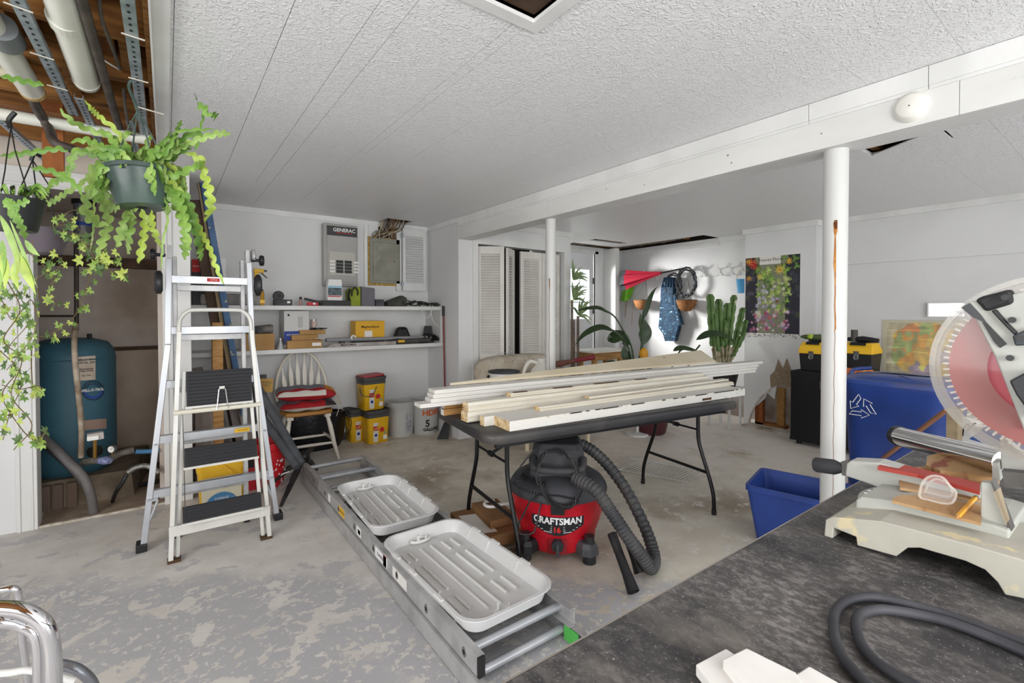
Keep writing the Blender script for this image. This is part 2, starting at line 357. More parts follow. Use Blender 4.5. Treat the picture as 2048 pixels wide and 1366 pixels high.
MB().box(PXW+.10, PXW+.14, 2.50, 2.58, .04, .46).build('stud', pine, hb)
MB().box(PXW+.03, PXW+.16, 2.47, 2.79, 0, .04).build('sole_plate', M('sole_plate_wood', '8a5a30', .8), hb)
MB().box(PXW+.16, PXW+.18, 2.18, 2.86, 0, .7).build('back_board', M('stained_board', 'b5aaa0', .9, c2='8b7a6d', vs=4, bump=.3), hb)
MB().box(PXW-.16, PXW+.02, 1.6, 2.86, -.0, .018).build('footing_strip', M('footing', 'c9c0b6', .9, c2='8a7a6a', vs=6, bump=.5), hb)
struct('wall_right', MB().box(5.70, 5.80, -2.9, 2.17, 0, CZ).box(5.665, 5.70, -2.9, 2.17, 1.815, CZ), wallm)
struct('trim_1', MB().box(5.64, 5.665, -2.9, 2.15, 2.245, CZ), trimm)
struct('trim_2', MB().box(PXW-.022, PXW, 2.128, 2.932, 2.24, CZ).box(PXW, 5.665, 2.128, 2.15, 2.24, CZ), trimm)
struct('trim_3', MB().box(5.83, 5.85, 2.91, 3.42, 2.24, CZ).box(5.835, 5.85, 3.42, 5.05, 2.2, 2.25), trimm)
# left alcove front wall (y = 4.05)
AY = 4.05
struct('wall_alcove_front', MB().box(-2.5, -.725, AY, AY+.1, 0, CZ).box(-.74, -.02, AY, AY+.1, 2.13, CZ), wallm)
struct('trim_4', MB().box(-.74, -.648, AY-.022, AY+.1, 0, 2.088).box(-.732, -.72, AY-.03, AY-.022, 0, 2.08).box(-.675, -.665, AY-.028, AY-.022, 0, 2.08), trimm, bev=.004)['label'] = 'fluted white door casing left of the tank alcove'
struct('trim_5', MB().box(-.022, .14, AY-.02, AY+.12, 0, CZ).box(-.022, .035, AY-.032, AY-.02, 0, CZ).box(-.0, .008, AY-.038, AY-.032, 0, CZ), trimm, bev=.004)
struct('trim_6', MB().box(-2.5, -.022, AY-.02, AY, 2.088, 2.20).box(-2.5, -.022, AY-.03, AY-.02, 2.17, 2.2).box(-2.5, -.022, AY-.026, AY-.02, 2.09, 2.105), trimm, bev=.003)
struct('wall_alcove_ledge', MB().box(-2.5, -.03, AY-.014, AY-.002, 2.2, 2.52), M('beige_board', 'cfc5b8', .7, c2='bfb4a6', vs=3))
MB().box(-2.5, -.03, 3.30, 3.34, 2.275, 2.335).build('ledger', M('old_ledger', '8d5f3a', .7, c2='6d4526', vs=4, stretch=(1, 8, 8), c3='c9b9a0', s3=6, t3=(.66, .7)), sub_)
MB().box(-.50, -.42, 3.345, 3.38, 2.02, 2.40).build('hanging_block', M('orange_board', '9a5a2a', .7, c2='7c4218', vs=3, stretch=(6, 6, 1)), sub_)
alc = M('alcove_wall', 'd6cbc2', .85, c2='cbbfb5', vs=2, c3='a89888', s3=1.4, t3=(.5, .7))
struct('wall_alcove_inside', MB().box(-1.6, -.02, 5.25, 5.35, 0, 2.13).box(-1.6, -1.5, AY+.1, 5.3, 0, 2.13).box(-.05, -.02, AY+.12, 5.25, 0, 2.5).box(-1.6, -.02, AY+.1, 5.3, 2.13, 2.2), alc)
struct('wall_alcove_lower', MB().box(-1.55, -.03, 5.2, 5.25, 0, 1.02), M('alcove_lower_wall', 'c4b4a4', .9, c2='ab9a89', vs=2.5, bump=.3))
struct('trim_7', MB().box(-1.5, -.05, 5.19, 5.25, 1.0, 1.03).box(-1.5, -.05, 5.14, 5.25, 1.70, 1.78), M('dirty_ledge', '6a5546', .9, c2='4e3d31', vs=6, bump=.5))
struct('trim_8', MB().box(-.03, .02, -2.9, AY-.03, 2.285, CZ+.004).box(-.036, -.03, -2.9, AY-.03, 2.27, 2.53), trimm)['label'] = 'white edge strip between the ceiling and the open joist bay'
struct('trim_9', MB().box(-.052, -.036, -2.9, 3.3, 2.3, 2.53), joistw)
struct('trim_10', MB().box(-.648, -.02, AY-.01, AY+.012, 0, .012), M('sill_strip', 'c9c1b4', .7, c2='a39583', vs=20))
# back wall cove mouldings
struct('trim_11', MB().box(.14, SX, BW-.012, BW, 2.25, CZ).box(1.70, 1.74, BW-.02, BW, 1.4, 2.29).box(2.10, 2.15, BW-.02, BW, 1.55, 2.29), trimm)
struct('trim_12', MB().box(SX-.012, SX, YC, BW, 2.25, CZ).box(2.61, 4.0, YC-.015, YC, 2.24, CZ).box(4.0, 4.035, YC-.015, 4.6, 2.24, CZ), trimm)
# beam and posts
beam = struct('beam', MB().box(SX+.018, 2.61, -2.9, YC, 2.08, 2.30), white); beam['label'] = 'long white boxed ceiling beam'
fb = M('beam_board', 'dfdfdb', .45, c2='d6d6d2', vs=5, stretch=(1, .3, 1), bump=.1, c3='c0bfba', s3=9, t3=(.72, .78))
for a, b in ((-2.9, .28), (.281, .46), (.461, 2.86), (2.861, YC)): MB().box(SX, SX+.018, a, b-.0006, 2.08, 2.213).build('beam_board', fb, beam)
for a, b in ((-2.9, .55), (.551, .98), (.981, YC)): MB().box(SX-.012, SX+.018, a, b-.001, 2.222, 2.298).box(SX-.006, SX+.018, a, b-.001, 2.208, 2.222).build('beam_moulding', trimm, beam)
kn = MB()
for (yy, zz, r) in ((1.38, 2.17, .006), (1.36, 2.125, .005), (.93, 2.15, .004), (1.93, 2.13, .004), (2.25, 2.17, .005)): kn.ball((SX-.0002, yy, zz), (.001, r, r), 8)
kn.build('knot', M('knot', '8a8680', .7), beam)
pm = M('post_paint', 'd0d0cd', .35, c2='c6c6c3', vs=3, stretch=(1, 1, .2))
rust = M('rust', 'a8682a', .8, c2='c98d45', vs=30)
def rust_run(p, cx, cy, r, pts, wd, mt=rust, name='rust_run'):
    mb = MB(); ang0 = atan2(-cy, -cx)  # toward the middle of the room
    for i in range(len(pts)-1):
        (a0, z0, w0), (a1, z1, w1) = pts[i], pts[i+1]
        def q(a, z): t = ang0+a; return Vector((cx+cos(t)*(r+.0012), cy+sin(t)*(r+.0012), z))
        mb.quad(q(a0-w0, z0), q(a0+w0, z0), q(a1+w1, z1), q(a1-w1, z1))
    mb.build(name, mt, p)
p1 = thing('support_post', 'thick white round steel post with a long rust streak beside the recycling bins', 'post', (2.53, .90, 0))
MB().cyl((2.53, .90, 0), (2.53, .90, 2.08), .050, 32).build('post_shaft', pm, p1, smooth=True)
rust_run(p1, 2.53, .90, .050, [(.02, 1.745, .02), (0, 1.74, .16), (.02, 1.70, .14), (0, 1.68, .05), (.0, 1.62, .07), (-.02, 1.55, .10), (.03, 1.50, .05), (.05, 1.42, .04), (.02, 1.36, .04), (.08, 1.30, .05), (.09, 1.25, .05), (.02, 1.24, .03)], 0)
rust_run(p1, 2.53, .90, .050, [(.05+.03*sin(i*1.7), 1.24-i*.0365, .018) for i in range(34)], 0, M('dark_rust', '8a6040', .8), 'rust_trickle')
rust_run(p1, 2.53, .90, .050, [(.04, 1.75, .12), (.0, 1.735, .14), (.03, 1.71, .10)], 0, M('rust_hole', '5a3416', .9), 'rust_hole')
p2 = thing('support_post', 'thinner white round post with a brown stain before the louvered closet', 'post', (2.53, 2.93, 0))
MB().cyl((2.53, 2.93, 0), (2.53, 2.93, 2.08), .042, 28).build('post_shaft', pm, p2, smooth=True)
rust_run(p2, 2.53, 2.93, .042, [(-.25+.05*sin(i), 1.60-i*.05, .10 if i < 2 else .05) for i in range(22)], 0, M('brown_stain', '8c6f4c', .8, c2='6b4f30', vs=30), 'rust_run')
# things in the ceiling openings
fr = thing('ceiling_hatch', 'open ceiling hatch with white frame showing dark timber and blue duct', 'hatch', (.78, .97, CZ))
MB().box(1.0, 1.045, .65, 1.29, CZ-.006, CZ+.03).box(.5, 1.0, 1.245, 1.29, CZ-.006, CZ+.03).build('frame', trimm, fr)
MB().box(.50, .53, .7, 1.245, CZ+.005, 2.5).box(.53, 1.0, 1.19, 1.245, CZ+.02, 2.5).box(.96, 1.0, .7, 1.19, CZ+.02, 2.5).build('timber_lining', M('dark_timber', '4c3826', .8, c2='2f2116', vs=5), fr)
MB().box(.62, .84, .8, 1.15, 2.44, 2.50).build('duct_panel', M('blue_grey_duct', '6d8096', .4), fr)
MB().cyl((.80, 1.10, 2.38), (.9, 1.02, 2.47), .045, 14).build('duct_elbow', steel, fr); MB().bar((.76, 1.13, 2.36), (.93, .95, 2.37), .03, .02).build('bracket', steel, fr)
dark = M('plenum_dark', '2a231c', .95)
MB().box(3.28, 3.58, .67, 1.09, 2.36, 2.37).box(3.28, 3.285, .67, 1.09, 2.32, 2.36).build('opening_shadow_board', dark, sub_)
single('sagging_ceiling_panel', 'ceiling tile hanging loose from a corner by the beam over the thick post', 'ceiling tile', MB().hexa([(3.305, .70, 2.298), (3.555, .70, 2.298), (3.555, 1.065, 2.298), (3.54, 1.06, 2.298), (3.305, .70, 2.304), (3.555, .70, 2.304), (3.555, 1.065, 2.304), (3.54, 1.06, 2.304)]), cm)
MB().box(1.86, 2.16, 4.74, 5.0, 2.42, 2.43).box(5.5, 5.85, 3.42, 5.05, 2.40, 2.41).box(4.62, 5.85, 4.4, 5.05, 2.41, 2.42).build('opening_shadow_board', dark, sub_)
lt = MB()
for i in range(7): lt.bar((5.53+.045*i, 3.5+.1*i, 2.31+.004*i), (5.55+.04*i, 5.0, 2.33), .02, .006)
for i in range(4): lt.bar((4.65, 4.88+.05*i, 2.31), (5.4, 4.9+.045*i, 2.33), .02, .006)
lt.build('lath_strip', M('lath', '6b5d50', .9, c2='a59a8d', vs=20), sub_)
# alarm on beam
al = thing('smoke_detector', 'round white smoke detector on the face of the ceiling beam', 'smoke detector', X(1823, 215, SX))
c = X(1823, 215, SX); MB().lathe([(0, .032), (.040, .032), (.047, .026), (.05, .02), (.058, .012), (.060, 0)], c, 32, (-1, 0, 0)).build('housing', M('detector_white', 'e6e4dc', .35), al, smooth=True)
MB().ball(c+V(-.032, 0, 0), .0028, 8).build('indicator', ink, al)
struct('wall_upper_band', MB().box(5.95, 6.0, -2.9, 5.35, CZ-.1, 2.56).box(-2.6, 6.0, 5.3, 5.35, 2.2, 2.56).box(-2.6, 6.0, -2.95, -2.9, CZ, 2.56).box(5.6, 5.66, -2.9, 2.13, CZ+.02, 2.53), dark)
# outer shell behind the camera: garage opening and side window let the daylight in
struct('wall_front', MB().box(-2.6, -1.5, -2.9, -2.8, 0, CZ+.2).box(-1.5, 3.5, -2.9, -2.8, 2.2, CZ+.2).box(3.5, 4.5, -2.9, -2.8, 0, CZ+.2).box(4.5, 5.8, -2.9, -2.8, 2.1, CZ+.2).box(4.5, 5.8, -2.9, -2.8, 0, 1.1), wallm)
struct('wall_left', MB().box(-2.6, -2.5, -2.9, 4.15, 0, .85).box(-2.6, -2.5, -2.9, 4.15, 2.05, 2.53).box(-2.6, -2.5, -2.9, -.8, .85, 2.05).box(-2.6, -2.5, 2.0, 4.15, .85, 2.05), wallm)
# ======================= FOLDING TABLE WITH LUMBER =======================
def rring(cx, cy, hx, hy, r, z, n=6):
    out = []
    for (sx, sy, a0) in ((1, 1, 0), (-1, 1, pi/2), (-1, -1, pi), (1, -1, 3*pi/2)):
        for i in range(n+1):
            a = a0+pi/2*i/n; out.append(Vector((cx+sx*(hx-r)+r*cos(a), cy+sy*(hy-r)+r*sin(a), z)))
    return out
def loft(mb, rings, cap0=True, cap1=True):
    n = len(rings[0]); vs = [p for r in rings for p in r]; fs = []
    for i in range(len(rings)-1):
        for k in range(n): fs.append((i*n+k, i*n+(k+1) % n, (i+1)*n+(k+1) % n, (i+1)*n+k))
    if cap0: fs.append(tuple(range(n-1, -1, -1)))
    if cap1: fs.append(tuple((len(rings)-1)*n+k for k in range(n)))
    return mb.add(vs, fs)
TR = radians(-7.4); TC = Vector((2.20, 2.12, 0)); RT = Matrix.Rotation(TR, 3, 'Z')
def TP(a, b, z): return TC+RT@Vector((a, b, z))
tb = thing('folding_table', 'black plastic folding table loaded with salvaged white trim boards', 'table', TC)
mb = MB(); loft(mb, [rring(0, 0, .93-i, .375-i, .085, z) for i, z in ((.05, .70), (.05, .69), (.0, .69), (-.003, .70), (-.003, .725), (.001, .736), (.008, .741))], cap0=False)
mb.v = [TC+RT@p for p in mb.v]
mb.build('tabletop', M('table_plastic', '2e2e30', .42, c2='5b5650', vs=2.2, vlo=.45, vhi=.75, bump=.15, bs=120), tb, smooth=True)
MB().hexa([TP(*p) for p in [(-.86, -.31, .655), (.86, -.31, .655), (.86, -.29, .655), (-.86, -.29, .655), (-.86, -.31, .69), (.86, -.31, .69), (.86, -.29, .69), (-.86, -.29, .69)]]).hexa([TP(*p) for p in [(-.86, .29, .655), (.86, .29, .655), (.86, .31, .655), (-.86, .31, .655), (-.86, .29, .69), (.86, .29, .69), (.86, .31, .69), (-.86, .31, .69)]]).build('apron_rail', blackm, tb)
for s in (-1, 1):
    xo = s*.735
    for t in (-1, 1):
        pts = smooth_path([TP(xo, t*.19, .69), TP(xo, t*.19, .56), TP(xo, t*.195, .47), TP(xo, t*.215, .40), TP(xo, t*.28, .24), TP(xo, t*.31, .15), TP(xo, t*.32, .09), TP(xo, t*.322, .0)], 4)
        lg = MB().tube(pts, .0125, 10).build('leg', blackm, tb, smooth=True)
        MB().cyl(TP(xo, t*.322, 0), TP(xo, t*.321, .035), .0155, 12).build('foot_cap', black, lg)
    MB().cyl(TP(xo, -.27, .26), TP(xo, .27, .26), .011, 8).build('crossbar', blackm, tb)
    MB().cyl(TP(xo, -.19, .53), TP(xo, .19, .53), .007, 8).build('crossbar', blackm, tb)
    br = MB().cyl(TP(xo, 0, .53), TP(xo-s*.34, 0, .68), .009, 8).cyl(TP(xo, -.02, .53), TP(xo, .02, .53), .016, 8); br.build('folding_brace', blackm, tb)
# --- boards ---
lw = M('primed_trim', 'e0dccf', .5, c2='d5cebf', vs=3, stretch=(1, 6, 6), c3='d6ccb6', s3=2, t3=(.62, .72))
lwhite = M('white_trim', 'dedcd7', .4, c2='dcd9d2', vs=3, stretch=(1, 6, 6))
cut = M('sawn_end', 'e3cfa6', .8, c2='b98f55', vs=40)
bead = M('nail_hole', '4d3322', .9)
lgrp = None
def board(label, p, q, wd, h, mat=lw, prof=None, end=True, tilt=0, name='trim_board', extra=None):
    p = Vector(p); q = Vector(q); t = (q-p).normalized(); sd = Vector((t.y, -t.x, 0)).normalized()  # sd points to the camera side
    up = sd.cross(t).normalized(); up = up if up.z > 0 else -up
    if tilt: Rm = Matrix.Rotation(tilt, 3, t); sd = Rm@sd; up = Rm@up
    prof = prof or [(-.5, 0), (.5, 0), (.5, 1), (-.5, 1)]
    root = thing(name, label, 'board', p)
    MB().prism([(a*wd, b*h) for a, b in prof], p, sd, up, q-p).build('board', mat, root, bev=.0012)
    if end: MB().prism([(a*wd*.97, b*h*.97+h*.015) for a, b in prof], p-t*.0008, sd, up, t*.0007).build('cut_end', cut if mat is lw or end == 2 else lwhite, root)
    return root, p, t, sd, up
mould = [(-.5, 0), (.42, 0), (.5, .12), (.5, .40), (.40, .46), (.40, .54), (.5, .60), (.46, .9), (.38, 1), (-.38, 1), (-.5, .8)]
mould2 = [(-.5, 0), (.5, 0), (.5, .34), (.42, .44), (.5, .56), (.40, .7), (.36, .92), (.2, 1), (-.3, 1), (-.5, .7)]
e = RT@Vector((1, 0, 0))
# under layer
r_, p, t, sd, up = board('thick white board lying along the near edge of the folding table, stained cut end', (1.36, 1.955, .742), Vector((1.36, 1.955, .742))+Vector((1.915, -.165, .002)), .17, .05, lwhite, end=2)
MB().bar(p+sd*.0855+t*.05+up*.048, p+sd*.0855+t*1.89+up*.048, .004, .006).build('dark_paint_edge', M('dark_paint_line', '39322c', .8, c2='e2ddd0', vs=9, vlo=.5, vhi=.55), r_)
MB().bar(p+sd*.0855+t*1.46+up*.015, p+sd*.0855+t*1.55+up*.015, .003, .014).build('hinge_mortise', bead, r_)
for k, a in ((0, 1.70), (1, 1.83), (2, 1.86)): MB().ball(p+sd*.086+t*a+up*(.012+.012*k), .0025, 6).build('nail_hole', bead, r_)
board('short white block end between the bundled mouldings and the thick near board', (1.31, 2.055, .742), (1.9, 2.0, .742), .05, .05, lwhite, end=2)
board('lower pine edged board under the far left corner of the lumber pile', (1.262, 2.40, .742), (3.0, 2.20, .742), .045, .034, pine)
board('upper pine edged board resting on the far left pine board', (1.275, 2.415, .777), (2.9, 2.22, .777), .04, .028, pine)
r_, p, t, sd, up = board('bundled moulding with rough nailed end, lowest of the near bundle', (1.275, 2.175, .746), (3.30, 1.99, .75), .085, .054, lw, mould)
for i in range(7): MB().ball(p-t*.001+sd*(-.03+.01*i)+up*(.012+.02*(i % 2)), .0028, 6).build('nail_hole', bead, r_)
r_, p, t, sd, up = board('bundled moulding with rough nailed end, upper of the near bundle', (1.285, 2.18, .801), (3.27, 2.01, .803), .075, .048, lw, mould2)
for i in range(5): MB().ball(p-t*.001+sd*(-.025+.012*i)+up*(.012+.012*(i % 2)), .0028, 6).build('nail_hole', bead, r_)
r_, p, t, sd, up = board('narrow moulding laid on the thick near board, cut end beaded brown', (1.62, 1.985, .793), (3.34, 1.85, .795), .055, .024, lw, mould2)
board('thin flat strip above the narrow moulding near the right table end', (2.0, 1.99, .819), (3.36, 1.90, .82), .05, .012, lw)
r_, p, t, sd, up = board('moulding with black peeled patches under the top stack', (1.56, 2.17, .850), (3.24, 2.03, .851), .06, .022, lw, mould)
for a, l in ((.02, .09), (.30, .14), (.62, .2), (.98, .10)): MB().bar(p+sd*.02+t*a+up*.0245, p+sd*.024+t*(a+l)+up*.0245, .022, .002).build('peeled_patch', bead, r_)
# upper stack of four long boards
st = [('lowest', .806, -.03, 3.02), ('second lowest', .8285, .035, 2.98), ('third', .851, .05, 3.0), ('topmost', .8735, .06, 3.06)]
for i, (nm, z, dx, L_) in enumerate(st):
    p0 = Vector((1.14, 2.40+.006*i, z))+e*dx; d = Vector((.995, -.100, 0)).normalized()
    board('long primed moulding overhanging both table ends, %s of the four in the top stack' % nm, p0, p0+d*L_, .10, .0215, lwhite, [(-.5, 0), (.5, 0), (.5, .5), (.46, .62), (.46, .9), (.40, 1), (-.42, 1), (-.5, .6)])
wb = thing('wide_board', 'wide flat cream board lying tilted behind the top stack of the lumber pile', 'board', (1.4, 2.45, .897))
MB().hexa([(1.35, 2.47, .893), (3.80, 2.235, .893), (3.86, 2.42, .972), (1.42, 2.53, .880), (1.35, 2.47, .908), (3.80, 2.235, .908), (3.86, 2.42, .988), (1.42, 2.53, .895)]).build('board', M('cream_board', 'ddd2ba', .5, c2='d3c6a8', vs=2), wb, bev=.002)
for a in (.45, .62, .78): MB().ball(Vector((1.4, 2.56, .908)).lerp(Vector((3.83, 2.35, .964)), a), .008, 8).build('screw_head', M('screw_bronze', '6b5844', .5, metal=.5), wb)
# ======================= SHOP VACUUM =======================
VC = Vector((1.80, 2.02, 0)); fwd = (Vector((0, 0, 0))-VC); fwd.z = 0; fwd.normalize(); rgt = Vector((-fwd.y, fwd.x, 0))
# rgt: to the right as seen from the front (camera side)
vac = thing('shop_vacuum', 'red and black wet dry vacuum under the folding table', 'vacuum cleaner', VC)
vred = M('vacuum_red', 'c01526', .38, c2='a01220', vs=5, bump=.1, bs=40, c3='d05560', s3=14, t3=(.68, .78))
vgr = M('vacuum_dark', '2f3034', .6, c2='46474c', vs=5, bump=.2, bs=50)
MB().lathe([(0, .045), (.205, .045), (.21, .06), (.215, .13), (.225, .135), (.245, .20), (.262, .30), (.268, .335), (.26, .34)], VC, 48).build('drum', vred, vac, smooth=True)
MB().lathe([(.252, .332), (.276, .332), (.278, .345), (.272, .365), (.25, .395), (.20, .425), (.12, .44), (0, .442)], VC, 48).build('lid', vgr, vac, smooth=True)
def VP_(f, r, z): return VC+fwd*f+rgt*r+Vector((0, 0, z))
hd = MB(); loft(hd, [[VP_(a*s+.0, b*s2, z) for a, b in ((.13, -.11), (.13, .11), (.10, .15), (-.12, .15), (-.14, .12), (-.14, -.12), (-.12, -.15), (.10, -.15))] for z, s, s2 in ((.42, 1.05, 1.05), (.50, 1, 1), (.57, .9, .93), (.60, .75, .8))]); hd.build('motor_head', vgr, vac, bev=.008)
gr = thing  # alias unused
hdl = MB().tube(smooth_path([VP_(.12, -.14, .53), VP_(.20, -.125, .50), VP_(.215, -.06, .49), VP_(.215, .06, .49), VP_(.20, .125, .50), VP_(.12, .14, .53)], 5), .019, 12).build('carry_handle', M('handle_grip', '3a3a3c', .7, bump=.6, bs=70), vac, smooth=True)
vt = MB()
for i in range(13):
    a = radians(-68+i*4.2); d = fwd*cos(a)+rgt*sin(a)
    vt.bar(VC+d*.268+V(0, 0, .372), VC+d*.205+V(0, 0, .426), .004, .004)
vt.build('vent_slots', M('slot_dark', '0e0e0f', .9), vac, kind='stuff')
MB().hexa([VP_(.262, -.035, .28), VP_(.262, .035, .28), VP_(.285, .035, .285), VP_(.285, -.035, .285), VP_(.26, -.035, .335), VP_(.26, .035, .335), VP_(.287, .035, .335), VP_(.287, -.035, .335)]).build('latch', black, vac, bev=.003)
def cylp(base_z, r0, r1, z0, z1):   # point on the drum's cone front
    def f(x, y):
        z = base_z+y; r = r0+(r1-r0)*(z-z0)/(z1-z0)+.0016; a = x/r; d = fwd*cos(a)+rgt*sin(a); return VC+d*r+V(0, 0, z)
    return f
def onvac(x, z, off=.0): 
    r = .245+(.262-.245)*(z-.2)/.1+.0008+off; a = x/r; d = fwd*cos(a)+rgt*sin(a); return VC+d*r+V(0, 0, z)
lg = MB(); N_ = 16
def badge(u): return -.145+.29*u
for i in range(N_):
    u0, u1 = i/N_, (i+1)/N_; b0 = .155+.055*abs(2*u0-1)**1.6; b1 = .155+.055*abs(2*u1-1)**1.6
    lg.quad(onvac(badge(u0), b0), onvac(badge(u1), b1), onvac(badge(u1), .262), onvac(badge(u0), .262))
bd = lg.build('name_badge', M('badge_dark', '26282b', .4), vac)
txt('CRAFTSMAN', .052, winkm, (0, 0, 0), (1, 0, 0), (0, 1, 0), bd, bend=lambda x, y: onvac(x, .236+y+.006*(x/.14)**2, .0014), bold=.0016, width=.262)
txt('16', .042, redink, (0, 0, 0), (1, 0, 0), (0, 1, 0), bd, bend=lambda x, y: onvac(x-.005, .188+y, .0016), bold=.002)
st_ = MB()
for k in range(4):
    z = .205-.011*k; wmx = .125-.017*k
    for s in (-1, 1): st_.quad(onvac(s*.03, z, .001), onvac(s*wmx, z+.004, .001), onvac(s*wmx, z+.007, .001), onvac(s*.03, z+.003, .001))
st_.build('badge_stripes', winkm, bd, kind='stuff')
for a, nm in ((-.75, 1), (.72, 1)):   # caster feet
    d = fwd*cos(a)+rgt*sin(a); s = d.cross(V(0, 0, 1)); b = VC+d*.235
    ft = MB(); loft(ft, [[b+d*x*k_+s*y*k_+V(0, 0, z) for x, y in ((-.08, -.05), (.02, -.055), (.06, -.03), (.06, .03), (.02, .055), (-.08, .05))] for z, k_ in ((.045, 1), (.085, .95), (.11, .7))]); o = ft.build('caster_foot', M('foot_grey', '4c4d51', .5) if a > 0 else black, vac, bev=.005)
    MB().cyl(b+d*.02+V(0, 0, .10), b+d*.02+V(0, 0, .145), .026, 16).build('storage_peg', M('caster_dark', '2a2b2d', .4), o); MB().cyl(b+d*.02+V(0, 0, .002), b+d*.02+V(0, 0, .05), .035, 16).build('caster', bpy.data.materials['caster_dark'], o)
MB().cyl(VP_(.20, -.0, .105), VP_(.245, -.0, .10), .032, 18).bar(VP_(.245, 0, .115), VP_(.262, 0, .055), .016, .012).build('drain_knob', M('knob_dark', '303236', .5), vac)
MB().lathe([(.205, .05), (.226, .052), (.226, .12), (.21, .135)], VC, 10, a0=atan2(fwd.y, fwd.x)-.22, a1=atan2(fwd.y, fwd.x)+.22).build('drain_recess', M('recess_red', '8d101c', .5), vac)
# ribbed hose
hp = smooth_path([D(1150, 955, 2.47), D(1190, 980, 2.38), D(1225, 1028, 2.33), D(1255, 1073, 2.32), D(1284, 1112, 2.33), D(1301, 1136, 2.37), D(1308, 1112, 2.47), D(1290, 1055, 2.58), D(1252, 980, 2.7), D(1208, 922, 2.76), D(1165, 890, 2.79), D(1130, 893, 2.8)], 26)
hl = [.034 if (i % 4 < 2) else .0305 for i in range(len(hp))]
MB().tube(hp, hl, 14).build('ribbed_hose', M('hose_black', '343538', .5, c2='4c4b4a', vs=9), vac, smooth=False)
MB().cyl(VP_(.10, .085, .39), VP_(.185, .115, .41), .043, 16).build('hose_socket', black, vac)
# cord looped on the head
cd_ = []
for i in range(150):
    a = -pi/2+i*2*pi/36; rr_ = .105+.013*sin(i*.35)+.004*(i % 5); zq = .465+rr_*sin(a)*1.12; cd_.append(VP_(.300-(zq-.33)*.38+.008*sin(i*.21), rr_*cos(a)*.98+.005, zq))
cd_ += [VP_(.26, -.10, .38), VP_(.30, -.17, .30), VP_(.31, -.205, .22), VP_(.31, -.18, .19), VP_(.30, -.12, .20), VP_(.29, -.10, .28), VP_(.25, -.08, .36)]
MB().tube(smooth_path(cd_, 2), .0048, 6).build('power_cord', black, vac, smooth=True)
MB().tube(smooth_path([VP_(.16, -.13, .58), VP_(.2, -.2, .5), VP_(.2, -.23, .44), VP_(.22, -.19, .43)], 6), .0045, 6).build('power_cord', black, vac, smooth=True)
for lab, a, b in (('black plastic vacuum wand lying with open end nearest the camera', D(1224, 1068, 2.40), Z(1267, 1184, .03)), ('black plastic vacuum wand just behind the nearest wand, beside the hose', D(1250, 1062, 2.46), Z(1280, 1146, .03))):
    if (b-a).length > .5: a = b+(a-b).normalized()*.5
    w_ = thing('vacuum_wand', lab, 'tube', V(b.x, b.y, 0)); t = (b-a).normalized()
    wm = MB(); wm.lathe([(.024, 0), (.022, .1), (.0235, (b-a).length*.7), (.030, (b-a).length), (.026, (b-a).length), (.02, (b-a).length*.8)], a, 20, t)
    wm.build('tube', M('wand_black', '1d1d1f', .4, c2='5a5654', vs=4, vlo=.55, vhi=.8), w_, smooth=True)
# ======================= CARTONS UNDER THE TABLE =======================
cb = thing('flat_carton', 'long flat brown carton with a paper sheet under the table beside the vacuum', 'box', Z(985, 1050))
pA = Z(925, 1045, .03); pB = Z(965, 1072, .03); MB().hexa([V(1.34, 2.16, .03), V(1.62, 2.12, .03), V(1.68, 2.52, .03), V(1.40, 2.56, .03), V(1.34, 2.16, .095), V(1.62, 2.12, .095), V(1.68, 2.52, .095), V(1.40, 2.56, .095)]).build('carton', cardd, cb, bev=.002)
MB().hexa([V(1.37, 2.22, .0955), V(1.49, 2.18, .0955), V(1.54, 2.44, .0955), V(1.41, 2.48, .0955), V(1.37, 2.22, .0965), V(1.49, 2.18, .0965), V(1.54, 2.44, .0965), V(1.41, 2.48, .0965)]).build('paper_sheet', paper, cb)
single('small_carton', 'smaller flat brown carton stacked on the long carton', 'box', MB().hexa([V(1.47, 2.22, .0967), V(1.64, 2.20, .0967), V(1.69, 2.48, .0967), V(1.52, 2.51, .0967), V(1.47, 2.22, .14), V(1.64, 2.20, .14), V(1.69, 2.48, .14), V(1.52, 2.51, .14)]), cardd, bev=.002)
single('pipe_clamp', 'white plastic C shaped clamp lying on the small carton', 'clamp', MB().tube(arc((1.60, 2.40, .152), .045, .6, 2*pi-.9, 18, (1, 0, 0), (0, 1, 0))+[V(1.70, 2.34, .152)], .011, 8, flat=.9), wplas, smooth=True)
sp = []
for i in range(180): sp.append(V(1.32+.0016*i, 2.135-.0004*i+.010*sin(i*.9), .0175+.010*cos(i*.9)))
single('coil_spring', 'long thin dark metal spring lying before the flat carton', 'spring', MB().tube(sp, .0022, 5), iron)
single('drying_rack', 'white wire shelf lying flat on the floor behind the table legs', 'wire shelf', (lambda m: [m.cyl(Z(1215, 935+0, .01)+V(.011*i, -.028*i, 0)*1.0, Z(1215, 935, .01)+V(.36+.011*i, .05-.028*i, 0), .0025, 5) for i in range(22)] and m)(MB()).bar(Z(1215, 935, .012), Z(1215, 935, .012)+V(.24, -.60, 0), .006, .006).bar(Z(1215, 935, .012)+V(.36, .05, 0), Z(1215, 935, .012)+V(.60, -.55, 0), .006, .006), white)
